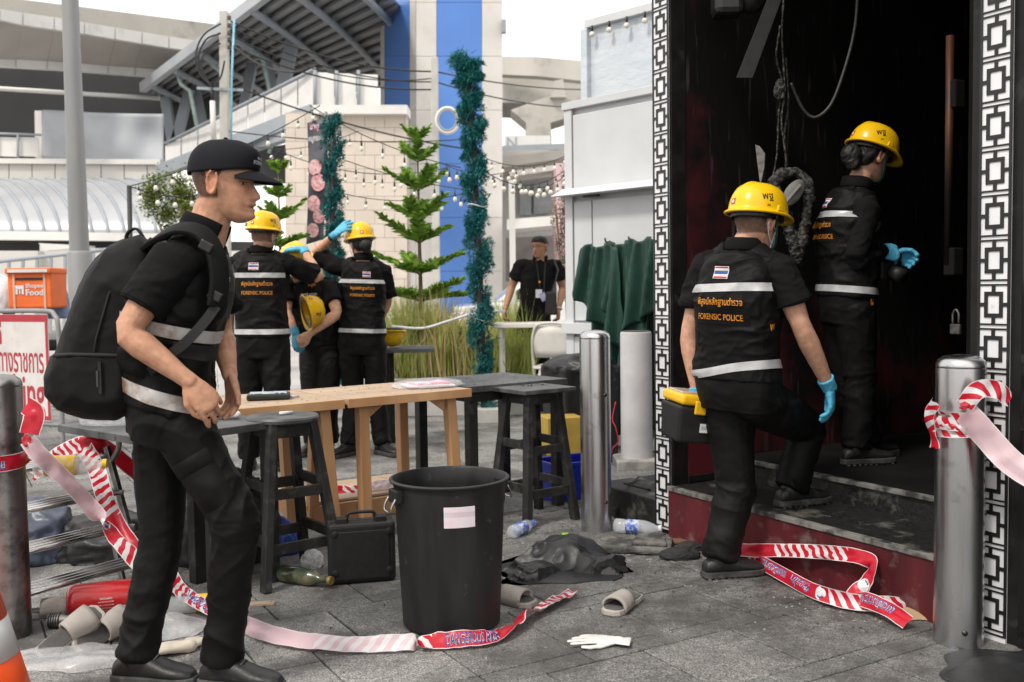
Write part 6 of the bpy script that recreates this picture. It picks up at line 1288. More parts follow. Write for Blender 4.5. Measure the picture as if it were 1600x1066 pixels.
# green drapes hung on the kiosk
m_grn = mat('green_drape', (.011, .058, .042), (.007, .040, .029), rough=.6, scale=5, bump=.3, bscale=200, sheen=.1)
dr = thing('green_drape', 'dark green cloth drapes gathered on hooks on the kiosk wall', 'drape', K0+kd*.80-kb*.12)
def drape(x0, x1, z1, z0l, z0r, ph, dy):
    rows = []; nx, nz = 34, 26
    for j in range(nz+1):
        v = j/nz; row = []
        for i in range(nx+1):
            u = i/nx; zb = z0l+(z0r-z0l)*u-.09*abs(((u*2.2+ph) % 1)-.5); x = (x0+x1)/2+(x0+(x1-x0)*u-(x0+x1)/2)*(.86+.22*v**.6); z = z1+(zb-z1)*v-.018*math.cos(u*PI*4+ph)*(1-v)
            tri = lambda q: 1-4*abs((q % 1)-.5); fd_ = .060*tri(u*(2.2+.3*v)+ph+v*.25)*(.3+.9*v)+.022*tri(u*5.3+ph*2+v*.8)+.008*math.sin(u*40+v*9); row.append(K0+kd*x-kb*(.10+dy+fd_)+V(0, 0, z))
        rows.append(row)
    mb = MB(); mb.grid(rows); o = mb.build('cloth', m_grn, dr, True, True); o.modifiers.new('s', 'SOLIDIFY').thickness = .004
drape(.30, .74, 1.60, 1.18, .78, .4, .08); drape(.52, 1.00, 1.62, 1.25, .40, 1.9, .05); drape(.80, 1.24, 1.63, .95, 1.22, 3.1, .09); drape(.36, .85, 1.58, .25, .10, 5.2, .0); drape(.66, 1.24, 1.60, .12, .25, 4.4, -.02)
for x in (.52, .76, 1.02): mb = MB(); p = K0+kd*x; mb.tube([p+V(0, 0, 1.62), p-kb*.10+V(0, 0, 1.63), p-kb*.11+V(0, 0, 1.66)], .008, 8); mb.build('hook', m_bolt, dr, True, True)
# sheeted glass box above the kiosk
gb_ = D(916, 100, 10.2); gb_.z = 0; gb = thing('sheeted_box', 'pale box wrapped in clear plastic sheeting above the kiosk', 'enclosure', gb_, ka+.02)
m_sheet = mat('sheeting', (.62, .66, .70), (.50, .56, .63), rough=.2, scale=1.4, stretch=(1, 1, 2), bump=.4, bscale=6, bdist=.03, coat=.3)
rbox('box', (1.5, .6, 3.0), (2.9, 1.2, 1.75), m_sheet, gb, .01); rbox('top_rail', (1.5, -.02, 3.91), (2.95, .08, .08), m_kw, gb, .005); rbox('corner_post', (.02, -.02, 2.0), (.09, .09, 3.74), m_sheet, gb, .01)
for k in range(8):
    mb = MB(); x = .15+k*.22; mb.tube([(x, -.075, 3.87), (x, -.075, 3.81)], .012, 8); mb.build('socket', m_blk_plastic, gb, True); mb = MB(); mb.ico((x, -.075, 3.785), .030, 2); mb.build('bulb', mat('bulb_glass', (.80, .76, .66), (.74, .70, .60), rough=.15, scale=30, coat=.3), gb, True)
# ---- burnt remains hanging in the doorway
m_burnt = mat('burnt_foam', (.09, .085, .075), (.012, .012, .011), rough=.85, scale=55, lo=.45, hi=.6, bump=.9, bscale=90, bdist=.012); m_ashgrey = mat('ash_plastic', (.17, .165, .155), (.10, .098, .09), rough=.6, scale=14)
YB = 4.95
hg = thing('burnt_fan', 'melted wall fan with a pale oval disc hanging by the doorway', 'fan', D(1240, 330, YB))
def blob(name, pts, rr, seed, m=m_burnt):
    mb = MB(); mb.tube([D(a, b, YB+(c if c else 0)) for a, b, c in pts], rr, 12, round_=True); me = remesh(mb, .006, 2); folds(me, .016, (30, 30, 30), seed); return link(name, me, m, hg, True)
blob('melted_head', [(1208, 285, 0), (1222, 272, 0), (1244, 268, 0), (1262, 285, 0), (1266, 310, 0)], [.028, .034, .022, .030, .020], 1); blob('melted_drip', [(1210, 290, 0), (1226, 330, 0), (1234, 360, 0), (1244, 395, 0), (1247, 408, 0)], [.024, .028, .018, .018, .008], 2); blob('melted_drip', [(1262, 310, 0), (1260, 340, 0), (1254, 375, 0), (1248, 402, 0)], [.022, .015, .014, .010], 3)
mb = MB(); Rm = Matrix.Rotation(rad(85), 3, 'X'); mb.lathe([(.0001, .0), (.052, .0), (.056, .006), (.05, .014), (.0001, .018)], 28, D(1239, 302, YB-.05), Matrix.Rotation(rad(38), 3, 'Y') @ Rm, sy=1.4, sx=.75); mb.build('disc', m_ashgrey, hg, True, True)
mb = MB(); c_ = D(1239, 302, YB-.07); mb.bar(c_+V(-.035, 0, -.04), c_+V(.035, 0, .04), .012, .010); mb.build('disc_bar', mat('ash_pale', (.30, .29, .28), rough=.6), hg, False, True)
cb_ = thing('burnt_cables', 'burnt cables dangling beside the doorway wall', 'cables', D(1222, 280, YB))
for k, pts in enumerate(([(1224, 0), (1222, 60), (1226, 140), (1221, 190), (1228, 250), (1224, 280)], [(1219, 40), (1213, 90), (1222, 130), (1217, 175), (1214, 240), (1207, 280)], [(1228, 90), (1232, 160), (1226, 210), (1230, 265)])):
    mb = MB(); mb.tube(interp_pts([D(a, b, YB+.02*k) for a, b in pts], 5), [.003+.004*abs(math.sin(i*1.7+k))**3 for i in range(len(pts)*5-4)], 7); mb.build('cable', m_burnt, cb_, True, True)
mb = MB(); mb.ico(D(1218, 140, YB-.01), .032, 3, (.8, .8, 1.4), .35); mb.build('melted_lump', m_burnt, cb_, False, True)
sh_ = thing('metal_shard', 'torn silvery shard jutting above the officer\'s helmet', 'shard', D(1190, 270, YB-.05)); mb = MB(); mb.prism([D(1180, 226, YB-.05), D(1186, 228, YB-.05), D(1195, 240, YB-.05), D(1194, 262, YB-.05), D(1188, 290, YB-.05), D(1184, 260, YB-.05)], (.006, .01, 0)); mb.build('shard', mat('torn_metal', (.30, .29, .28), (.14, .13, .13), rough=.5, metal=.4, scale=30), sh_, False, True)
lp = thing('loop_cable', 'black cable sagging in a loop from the burnt ceiling', 'cable', D(1290, 185, 5.0)); mb = MB(); mb.tube(interp_pts([D(1342, -40, 5.0), D(1336, 40, 5.0), D(1322, 100, 5.0), D(1300, 160, 5.0), D(1276, 183, 5.0), D(1258, 175, 5.0), D(1244, 150, 4.98), D(1236, 130, 4.96)], 6), .0075, 8); mb.build('cable', mat('cable_grey', (.06, .06, .062), (.03, .03, .03), rough=.5, scale=40), lp, True, True)
sp_ = thing('hanging_strip', 'bent metal ceiling strip dangling above the doorway', 'metal strip', D(1190, 60, 4.85)); mb = MB(); mb.prism([D(1150, 122, 4.85), D(1176, 122, 4.85), D(1180, 112, 4.85), D(1232, -30, 4.85), D(1210, -30, 4.85)], (.01, .012, 0)); mb.build('strip', mat('sooty_sheet', (.030, .029, .028), (.018, .018, .018), rough=.4, metal=.5, scale=20), sp_, rel=True, bevel=.002)
bx_ = thing('burnt_speaker', 'soot-black speaker box under the burnt ceiling', 'speaker', D(1150, 0, 4.95)); mb = MB(); mb.box(D(1136, -5, 4.95), (.14, .16, .20)); mb.build('cabinet', m_blk_plastic, bx_, rel=True, bevel=.03); mb = MB(); mb.ico(D(1172, -8, 4.95), .085, 3, (1, 1, 1.1)); mb.build('cone_bulge', m_blk_plastic, bx_, True, True); mb = MB(); mb.bar(D(1150, -20, 5.0), D(1150, -150, 5.05), .03, .03); mb.build('bracket', m_blk_plastic, bx_, rel=True)

# ================================================================== PLANTER, TREES, GARLANDS
def Dz(x, y, Y): return D(x, y, Y)
m_plant_c = mat('planter_concrete', (.50, .49, .47), (.40, .39, .37), rough=.85, scale=5, bump=.3, bscale=40, dirt=(.22, .22, .17), dlo=.6, dhi=.8, dscale=3)
pl0 = V(-1.45, 9.95, 0)
pt = thing('planter', 'long low concrete planter full of tall ornamental grass', 'planter', pl0)
rbox('front_wall', (.85, .05, .19), (1.75, .10, .38), m_plant_c, pt, .01); rbox('back_wall', (.85, 1.15, .19), (1.75, .10, .38), m_plant_c, pt, .01); rbox('end_wall', (.03, .60, .19), (.10, .995, .38), m_plant_c, pt, .01); rbox('end_wall', (1.67, .60, .19), (.10, .995, .38), m_plant_c, pt, .01)
rbox('soil', (.85, .6, .15), (1.53, .99, .30), mat('soil', (.05, .04, .03), (.03, .024, .018), rough=.95, scale=20, bump=.5), pt, 0)
random.seed(11); gmb = MB()
for _ in range(5200):
    x, y = random.uniform(-1.36, .20), random.uniform(10.05, 11.0); hgt = random.uniform(.45, .92)*(1+.25*math.sin(x*5+y*3)); a = random.random()*2*PI; ln = random.uniform(.05, .50); w_ = random.uniform(.003, .008)
    d = V(math.cos(a), math.sin(a), 0); s_ = V(-d.y, d.x, 0)*w_; p0 = V(x, y, .30); p1 = p0+d*ln*.35+V(0, 0, hgt*.6); p2 = p0+d*ln+V(0, 0, hgt*(1-.25*ln)); mi = 0 if (random.random() < .68+.30*math.sin(x*4.2+1)) else 1
    if random.random() < .12: mi = 2
    gmb.add([p0-s_, p0+s_, p1+s_*.8, p1-s_*.8, p2], [(0, 1, 2, 3), (3, 2, 4)], mi)
gr = gmb.build('grass', [mat('grass_green', (.52, .60, .16), (.42, .48, .12), rough=.6, scale=5, tl=.35), mat('grass_straw', (.72, .58, .32), (.58, .45, .22), rough=.7, scale=5, tl=.35), mat('grass_pale', (.55, .50, .34), rough=.7, tl=.3)], fix=False)
tag(gr, 'tall green and straw-coloured grass growing in the planter', 'grass', kind='stuff')
m_bark = mat('bark', (.20, .14, .09), (.12, .085, .055), rough=.9, scale=20, bump=.6, bscale=60)
m_needle = [mat('pine_needle', (.34, .54, .08), (.26, .43, .06), rough=.5, scale=6, tl=.3), mat('pine_needle_dark', (.14, .27, .04), (.10, .20, .03), rough=.5, scale=6, tl=.25)]
def norfolk(label, base, z0, z1, tiers, rmax, seed, rad_t=.03):
    random.seed(seed); t = thing('pine_tree', label, 'tree', base)
    mb = MB(); mb.tube([(0, 0, 0), (.01, 0, z0), (0.0, .01, (z0+z1)/2), (0, 0, z1)], [rad_t, rad_t*.9, rad_t*.6, .006], 10); mb.build('trunk', m_bark, t, True)
    cr = MB(); br = MB()
    for k in range(tiers):
        f = k/(tiers-1); z = z0+(z1-z0)*f**.92+random.uniform(-.04, .04)*(k not in (0, tiers-1)); R_ = rmax*(1-f*.80)*random.uniform(.85, 1.12)*(.82 if k == 0 else 1); nb = 6 if f < .75 else 5; a0 = random.random()*7
        for b_ in range(nb):
            a = a0+b_*2*PI/nb+random.uniform(-.15, .15); Rb = R_*random.uniform(.62, 1.18); d = V(math.cos(a), math.sin(a), 0); n = max(6, int(Rb/.022)); s_ = V(-d.y, d.x, 0); lift = .24+.75*f+random.uniform(-.14, .14); prev = None
            pts = [V(0, 0, z)+d*Rb*u+V(0, 0, Rb*(lift*u-.28*u*(1-f)*u+.10*u**3)) for u in np.linspace(0, 1, 7)]; br.tube(pts, [.010*(1-u*.8)*(1.2-f) for u in np.linspace(0, 1, 7)], 5)
            for i in range(n*2):
                u = .12+.88*i/(n*2); p = pts[min(5, int(u*6))].lerp(pts[min(6, int(u*6)+1)], u*6-int(u*6)); ln = (.165*(1-.55*abs(u-.40)*1.3)*(1.1-.45*f))*random.uniform(.8, 1.15)
                for sg in (-1, 1):
                    dd = (s_*sg*random.uniform(.6, 1)+d*random.uniform(.4, .9)+V(0, 0, random.uniform(.05, .75))).normalized(); q = p+dd*ln; w_ = .0135; mi = 0 if random.random() < .62 else 1
                    up_ = V(0, 0, 1); e = dd.cross(up_).normalized()*w_; m_ = p.lerp(q, .5)+V(0, 0, .010)
                    cr.add([p-e*.6, p+e*.6, m_+e, m_-e, q], [(0, 1, 2, 3), (3, 2, 4)], mi); cr.add([p-V(0, 0, w_*.6), p+V(0, 0, w_*.6), m_+V(0, 0, w_), m_-V(0, 0, w_), q], [(0, 1, 2, 3), (3, 2, 4)], mi)
                    for _ in range(2):
                        h_ = p.lerp(q, random.uniform(.2, .9)); dq = (dd+V(random.uniform(-1, 1), random.uniform(-1, 1), random.uniform(-.2, 1))*.7).normalized()*.036; e2 = dq.cross(V(.3, .2, 1)).normalized()*.005; cr.add([h_-e2, h_+e2, h_+dq], [(0, 1, 2)], mi)
    for _ in range(60):
        a = random.random()*7; dq = V(math.cos(a)*.5, math.sin(a)*.5, 1).normalized()*random.uniform(.05, .13); p = V(0, 0, z1-.04); e2 = V(-math.sin(a), math.cos(a), 0)*.006; cr.add([p-e2, p+e2, p+dq], [(0, 1, 2)], 0)
    o = br.build('branches', m_bark, t, True, fix=False); o['kind'] = 'stuff'; cr.build('crown', m_needle, t, fix=False)
b_ = D(657, 480, 10.5); norfolk('taller Norfolk pine growing in the planter before the blue tower', V(b_.x, b_.y, .25), .55, D(664, 218, 10.5).z-.25, 8, .70, 3)
b_ = D(440, 480, 12.0); norfolk('Norfolk pine behind the officers, partly hidden by the cap', V(b_.x, b_.y, .1), .7, D(432, 268, 12).z-.1, 7, .58, 8)
m_teal = [mat('tinsel_teal', (.035, .27, .27), (.025, .20, .20), rough=.35, scale=20, spec=.6), mat('tinsel_dark', (.016, .13, .135), rough=.4, scale=20), mat('tinsel_light', (.09, .42, .40), rough=.35, scale=20)]
m_dpole = mat('dark_pole', (.025, .027, .028), rough=.5, scale=10)
def garland(label, path, r0, r1, turns, seed, pole_r=.035, dens=2600):
    random.seed(seed); base = path[0]; t = thing('garland_pole', label, 'garland', V(base.x, base.y, base.z), 0, 'poles wound with teal tinsel garland'); P0 = t.location
    mb = MB(); mb.tube([p-P0 for p in path], pole_r, 12); mb.build('pole', m_dpole, t, True); cr = MB(); k = len(path)
    for i in range(dens):
        f = random.random(); x = f*(k-1); j = min(int(x), k-2); c = path[j].lerp(path[j+1], x-j)-P0; a = f*turns*2*PI+random.gauss(0, 1.15); lump = .86+.30*math.sin(f*turns*2*PI*1.37+seed)*math.sin(f*41+seed); rr = (r0+(r1-r0)*f)*random.uniform(.25, .72)*max(.5, lump)
        ce = c+V(math.cos(a)*rr, math.sin(a)*rr, random.uniform(-.02, .02)); o_ = V(math.cos(a), math.sin(a), random.uniform(-.5, .8)).normalized(); mi = random.choice((0, 0, 0, 1, 1, 2))
        for _ in range(5):
            d = (o_+V(random.uniform(-1, 1), random.uniform(-1, 1), random.uniform(-1, 1))*.9).normalized()*random.uniform(.022, .050); e = d.cross(V(.3, .5, .8)).normalized()*.0042; p1 = ce+d
            cr.add([ce-e, ce+e, p1+e*.4, p1-e*.4], [(0, 1, 2, 3)], mi)
    cr.build('tinsel', m_teal, t, fix=False); return t
YG = 9.55
pa = [D(x, y, YG) for x, y in ((757, 640), (752, 520), (748, 400), (742, 290), (738, 200), (733, 130), (731, 98))]
g1 = garland('tall pole wound with teal tinsel, its tip bent over', pa, .175, .185, 9, 2, dens=7500)
random.seed(9); mb = MB(); P0 = g1.location
for _ in range(420):
    f = random.random(); c = D(729, 100, YG).lerp(D(708, 95, YG), f)-P0+V(random.gauss(0, .03), random.gauss(0, .03), random.gauss(0, .035)+.04*math.sin(f*PI)); d = V(random.uniform(-1, 1), random.uniform(-1, 1), random.uniform(-1, 1)).normalized()*.06; e = d.cross(V(.3, .5, .8)).normalized()*.0045; mb.add([c-e, c+e, c+d+e*.4, c+d-e*.4], [(0, 1, 2, 3)], random.choice((0, 0, 1, 2)))
mb.build('tip', m_teal, g1, fix=False)
mb = MB(); b0 = D(757, 640, YG)-P0; mb.box(b0+V(0, 0, -.045), (.36, .36, .14)); mb.build('foot', m_plant_c, g1, bevel=.01)
for y in (322, 500): 
    mb = MB(); c = D(745 if y < 400 else 752, y, YG)-P0; mb.tube([c+V(math.cos(a)*.09, math.sin(a)*.09, .015*math.sin(a*2)) for a in np.linspace(0, 2*PI, 17)], .006, 6); mb.build('white_tie', m_white_th, g1, True)
garland('teal tinsel pole behind the officer holding her hat', [D(x, y, 9.3) for x, y in ((524, 600), (522, 500), (522, 400), (520, 300), (519, 180))], .13, .14, 8, 5, dens=3600)
def leafy(label, base, trunk, c, rx, ry, rz_, n, seed, mats, ls=.05, name='leafy_tree', z0=.0):
    random.seed(seed); t = thing(name, label, 'tree', base); mb = MB(); cc = c-base
    mb.tube([(0, 0, 0), cc*.35+V(.05, 0, 0), cc*.8], [trunk, trunk*.8, trunk*.35], 8)
    for _ in range(9):
        a = random.random()*7; e = cc+V(math.cos(a)*rx*.7, math.sin(a)*ry*.7, random.uniform(-.5, .7)*rz_); mb.tube([cc*.55, cc*.7+(e-cc)*.3, e], [trunk*.4, trunk*.25, .006], 5)
    mb.build('trunk', m_bark, t, True); cr = MB(); cl_ = [(cc+V(random.gauss(0, .45)*rx, random.gauss(0, .45)*ry, random.gauss(0, .45)*rz_), random.uniform(.18, .38)) for _ in range(26)]
    for _ in range(n):
        q, r = random.choice(cl_); p = q+V(random.gauss(0, 1)*rx, random.gauss(0, 1)*ry, random.gauss(0, 1)*rz_)*r*.5; d = V(random.uniform(-1, 1), random.uniform(-1, 1), random.uniform(-.6, .6)).normalized(); s_ = d.cross(V(random.uniform(-.5, .5), random.uniform(-.5, .5), 1)).normalized(); l = ls*random.uniform(.6, 1.2)
        cr.add([p, p+d*l*.5+s_*l*.28, p+d*l, p+d*l*.5-s_*l*.28], [(0, 1, 2, 3)], random.randrange(len(mats)))
    cr.build('crown', mats, t, fix=False); return t
ml = [mat('leaf_yellowgreen', (.13, .21, .022), (.09, .15, .018), rough=.5, scale=5, tl=.35), mat('leaf_olive', (.18, .20, .05), rough=.5, scale=5, tl=.3), mat('leaf_pale', (.22, .27, .05), rough=.5, scale=5, tl=.35)]
c_ = D(272, 310, 15); leafy('small yellow-green tree strung with lights behind the cap', V(c_.x+.2, 15, 0), .05, c_, .55, .5, .52, 6500, 4, ml, .06)
mp_ = [mat('leaf_greygreen', (.20, .25, .13), (.14, .18, .09), rough=.55, scale=5, tl=.3), mat('bloom_pink', (.50, .28, .30), rough=.6, tl=.3), ml[1]]
c_ = D(880, 350, 13.5); leafy('straggling bush with pink blossom at the kiosk edge', V(c_.x, 13.5, 0), .03, c_, .16, .2, .62, 1500, 6, mp_, .05, 'bush')
# ================================================================== STRING LIGHTS
m_bulb = mat('bulb_glass', (.80, .76, .66), rough=.15); m_wire = mat('cable_black', (.02, .02, .02), rough=.5)
def lights(label, a, b, sag, n, drop=.07, seed=1, r=.030, first=.5):
    r *= .82
    random.seed(seed); t = thing('string_lights', label, 'string lights', V((a.x+b.x)/2, (a.y+b.y)/2, min(a.z, b.z)-sag), 0, 'strings of festoon bulbs'); P0 = t.location
    cat_ = lambda u: a.lerp(b, u)-V(0, 0, sag*4*u*(1-u))-P0
    mb = MB(); mb.tube([cat_(u) for u in np.linspace(0, 1, 24)], .006, 5); mb.build('wire', m_wire, t, True)
    for k in range(n):
        u = (k+first)/n; p = cat_(u); dl = drop*random.uniform(.8, 1.3); mb = MB(); mb.tube([p, p-V(0, 0, dl)], .004, 5); mb.tube([p-V(0, 0, dl*.6), p-V(0, 0, dl+.02)], .013, 8); sk = mb.build('socket', m_wire, t, True)
        mb = MB(); mb.lathe([(.0001, -.032), (.018, -.027), (r*.93, -.010), (r, .004), (r*.75, .022), (.012, .034), (.0001, .036)], 14, p-V(0, 0, dl+.045)); mb.build('bulb', m_bulb, t, True)
S = lights
S('festoon string running from the banner to the far kiosk corner, highest row', D(484, 165, 13), D(720, 262, 12), .10, 7, .12, 1); S('festoon string crossing low before the pale tiled wall', D(440, 238, 14), D(700, 262, 13.5), .18, 9, .10, 2); S('festoon string across the tiled wall above the pine tip', D(512, 240, 13.5), D(760, 300, 12.5), .08, 8, .12, 3); S('festoon string of sparse bulbs low on the tiled wall', D(500, 292, 14.5), D(735, 300, 14), .16, 8, .08, 4)
S('festoon string sagging between tinsel pole and white post', D(690, 255, 12), D(812, 262, 14.5), .12, 9, .05, 5, .034); S('festoon string hanging thick with bulbs by the kiosk', D(750, 262, 12), D(888, 262, 13), .22, 10, .05, 6, .036); S('festoon string of closely spaced bulbs above the man in glasses', D(800, 268, 14.6), D(888, 270, 12), .20, 9, .06, 7, .036); S('festoon string near the top of the far white post', D(760, 248, 14), D(890, 240, 14.5), .14, 8, .05, 8, .03)
S('festoon string rising from the black post to the banner', D(203, 291, 11.5), D(500, 165, 12.5), .10, 12, .06, 9, .032); S('festoon string over the cap bill, nearest the officer', D(205, 292, 11.5), D(440, 232, 12), .30, 9, .05, 10, .034); S('festoon string hanging from utility pole to tiled wall', D(350, 215, 19), D(560, 205, 16), .25, 9, .10, 11, .04)
bp_ = thing('light_post', 'thin black post carrying festoon lights beside the curved roof', 'post', D(203, 480, 11.5)); P0 = bp_.location; mb = MB(); mb.tube([V(0, 0, -P0.z), D(202, 290, 11.5)-P0], .028, 10); mb.build('post', m_dpole, bp_, True)
# ================================================================== LAMP POST, BARRIER, MOTORBIKE
lpY = 10.5; l0 = G(146, 648); lp_ = thing('lamp_post', 'tall grey lamp post rising behind the backpack', 'lamp post', V(D(128, 500, lpY).x, lpY, 0)); P0 = lp_.location
m_galv = mat('galvanised', (.28, .285, .29), (.24, .245, .25), rough=.55, metal=.25, scale=6, stretch=(1, 1, .2)); mb = MB(); mb.lathe([(.125, 0), (.125, 1.70), (.115, 1.72), (.098, 1.73), (.078, 5.2), (.06, 8.0)], 28); mb.build('shaft', m_galv, lp_, auto=30); mb = MB(); mb.bar((0, 0, 7.9), (-1.6, .4, 8.1), .07, .07); mb.build('arm', m_galv, lp_); mb = MB(); mb.box((-1.9, .48, 8.1), (.6, .2, .1)); mb.build('lamp_head', m_galv, lp_, bevel=.03)
sg0 = G(78, 660)+V(0, .0, 0); sgr = V(-1.0, .55, 0).normalized(); sY = 7.45
br0 = D(80, 640, sY); br0.z = 0; bs_ = thing('sign_barrier', 'steel crowd barrier with a red and white no-parking banner', 'barrier', br0, math.atan2(-sgr.y, -sgr.x))
# local x runs to the right end, so the board lies at negative x
m_vinyl = mat('vinyl_white', (.66, .63, .61), (.56, .53, .51), rough=.45, scale=5, dirt=(.40, .30, .28), dlo=.6, dhi=.85, dscale=4); m_sred = mat('sign_red', (.42, .03, .05), (.36, .03, .045), rough=.5, scale=20)
mb = MB(); mb.tube(interp_pts([(.12, 0, .0), (.12, 0, .95), (.08, 0, 1.12), (-.04, 0, 1.155), (-.6, 0, 1.155), (-1.5, 0, 1.155)], 5), .018, 10); mb.build('frame_tube', m_galv, bs_, True); mb = MB(); mb.tube([(.12, 0, .30), (-1.5, 0, .30)], .016, 10); mb.build('bottom_rail', m_galv, bs_, True)
mb = MB(); mb.bar((.12, -.25, .02), (.12, .25, .02), .03, .03); mb.build('foot', m_galv, bs_)
rbox('banner', (-.72, -.022, .73), (1.5, .006, .80), m_vinyl, bs_, 0)
for (x0, x1, z0, z1) in ((-1.47, .03, 1.075, 1.128), (-1.47, .03, .335, .365), (.0, .028, .366, 1.074)): rbox('border', ((x0+x1)/2, -.0262, (z0+z1)/2), (x1-x0, .002, z1-z0), m_sred, bs_, 0)
ban = [o for o in bs_.children if o.name.startswith('banner')][0]
for tx, z, wd_, xr, hs in (('ห้ามจอดกีดขวางทางราชการ', .80, 1.34, -.03, 2.1), ('No Parking', .50, 1.05, -.03, 1.6), ('พื้นที่', .99, .42, -.52, .9)):
    mb = MB(); flat_text(mb, tx, .15, (xr-wd_/2, -.0272, z), (1, 0, 0), (0, 0, 1), width=wd_, bold=.012, hs=hs); mb.build('lettering', m_sred, ban, fix=False)
# second barrier leg seen under the table
mc = thing('motorbike', 'dark delivery motorbike parked behind the sign barrier', 'motorbike', V(D(70, 560, 9.4).x, 9.4, 0), rad(10)); m_paint = mat('bike_paint', (.03, .03, .035), rough=.25, scale=6)
for x in (-.62, .62):
    mb = MB(); mb.tube([(x+math.cos(a)*.24, 0, .29+math.sin(a)*.24) for a in np.linspace(0, 2*PI, 29)], .045, 10); wl = mb.build('wheel', mat('tyre', (.02, .02, .02), rough=.8), mc, True); mb = MB(); mb.lathe([(.20, -.02), (.20, .02), (.04, .03), (.04, -.03)], 24, (x, 0, .29), Matrix.Rotation(PI/2, 3, 'X')); mb.build('rim', m_steel2, wl, auto=40)
rbox('body', (-.05, 0, .55), (.8, .24, .28), m_paint, mc, .06); rbox('seat', (-.15, 0, .80), (.62, .24, .10), m_web, mc, .04); rbox('rear_rack', (-.38, 0, 1.128), (.50, .34, .03), m_bolt, mc, .005); rbox('rack_post', (-.30, 0, .98), (.05, .2, .27), m_bolt, mc, .004); rbox('front_shield', (.42, 0, .72), (.12, .34, .55), m_paint, mc, .05, R=Matrix.Rotation(-.25, 3, 'Y'))
mb = MB(); mb.tube([(.40, -.34, 1.03), (.44, -.12, 1.0), (.44, .12, 1.0), (.40, .34, 1.03)], .014, 8); mb.build('handlebar', m_steel2, mc, True)
for s_ in (-1, 1): mb = MB(); mb.tube([(.40, s_*.28, 1.03), (.42, s_*.32, 1.16)], .006, 6); mb.lathe([(.05, 0), (.05, .012), (.0001, .014)], 14, (.42, s_*.33, 1.19), Matrix.Rotation(PI/2, 3, 'Y')); mb.build('mirror', m_blk_plastic, mc, True)
db = thing('delivery_box', 'orange food delivery box strapped on the motorbike', 'delivery box', D(50, 478, 9.1), rad(4)); db.location.z = 1.15; m_dor = mat('delivery_orange', (.80, .16, .03), (.70, .13, .025), rough=.6, scale=5, bump=.25, bscale=12, bdist=.01)
rbox('bag', (0, .15, .185), (.39, .38, .365), m_dor, db, .02); rbox('top_flap', (0, .13, .345), (.41, .40, .055), m_dor, db, .015); rbox('reflective_strip', (0, -.076, .345), (.35, .004, .028), m_refw, db, 0)
for x in (-.135, .135): rbox('strap', (x, -.045, .16), (.018, .006, .31), mat('strap_pale', (.75, .42, .30), rough=.6), db, 0)
rbox('vent', (0, -.044, .272), (.24, .006, .02), m_blk_plastic, db, 0)
mb = MB(); flat_text(mb, 'Shopee', .06, (.045, -.0455, .205), (1, 0, 0), (0, 0, 1), width=.155, bold=.02); mb.build('lettering', m_white_th, db, fix=False); mb = MB(); flat_text(mb, 'Food', .08, (.045, -.0455, .150), (1, 0, 0), (0, 0, 1), width=.155, bold=.03); mb.build('lettering', m_white_th, db, fix=False)
mb = MB(); mb.box((-.085, -.0455, .196), (.075, .003, .034)); mb.box((-.112, -.0455, .155), (.02, .003, .046)); mb.box((-.058, -.0455, .155), (.02, .003, .046)); mb.box((-.085, -.0455, .155), (.012, .003, .044)); mb.build('emblem', m_white_th, db, bevel=.003)
jk = thing('figure_stand_in', 'faded blue jacket standing in for a blue figure behind the orange box', 'jacket', D(92, 480, 9.5)); crumple('cloth', mat('faded_blue', (.22, .28, .42), (.16, .21, .33), rough=.8, scale=7), jk, D(91, 478, 9.5)-V(0, 0, .12), .09, .12, .30, 8, 4, .3); wbg = thing('white_bag', 'white plastic bag beside the orange delivery box', 'bag', D(6, 478, 9.6)); crumple('film', m_white_th, wbg, D(4, 478, 9.6)-V(0, 0, .05), .13, .12, .24, 6, 4, .5)  # draped jacket made up in place of the blue figure
# ================================================================== TABLES AND CHAIRS BEHIND
m_cream = mat('cream_plastic', (.66, .64, .59), (.58, .56, .51), rough=.45, scale=6)
wt = thing('white_table', 'long white folding table in front of the man in glasses', 'table', V(.0, 9.75, 0), rad(-4)); rbox('top', (.30, .05, .915), (.95, .45, .045), m_cream, wt, .008)
for x in (-.10, .70): 
    for y in (-.12, .22): mb = MB(); mb.bar((x, y, 0), (x, y, .89), .03, .03); mb.build('leg', m_cream, wt)
def fchair(label, c, rz, m=m_cream, k=1.0):
    t = thing('folding_chair', label, 'chair', c, rz, 'cream folding chairs behind the planter'); 
    mb = MB(); mb.tube([V(x, y, z)*k for x, y, z in interp_pts([(-.21, -.10, .0), (-.20, .12, .62), (-.17, .17, .82), (-.10, .185, .885), (.10, .185, .885), (.17, .17, .82), (.20, .12, .62), (.21, -.10, .0)], 4)], .014, 8); mb.build('back_frame', m, t, True); mb = MB(); mb.grid([[V(x*(.16+.02*math.sin(v*3)), .165-.02*abs(x)+.02*v, .56+.30*v)*k for x in np.linspace(-1, 1, 7)] for v in np.linspace(0, 1, 5)]); o = mb.build('backrest', m, t, True); o.modifiers.new('s', 'SOLIDIFY').thickness = .012
    rbox('seat', (0, -.06*k, .46*k), (.40*k, .40*k, .03*k), m, t, .01)
    for sx in (-1, 1): mb = MB(); mb.bar(V(sx*.19, .22, 0)*k, V(sx*.19, -.20, .46)*k, .024, .024); mb.build('leg', m, t)
    mb = MB(); mb.tube([V(-.19, -.12, .30)*k, V(.19, -.12, .30)*k], .010, 8); mb.build('stretcher', m_bolt, t, True); return t
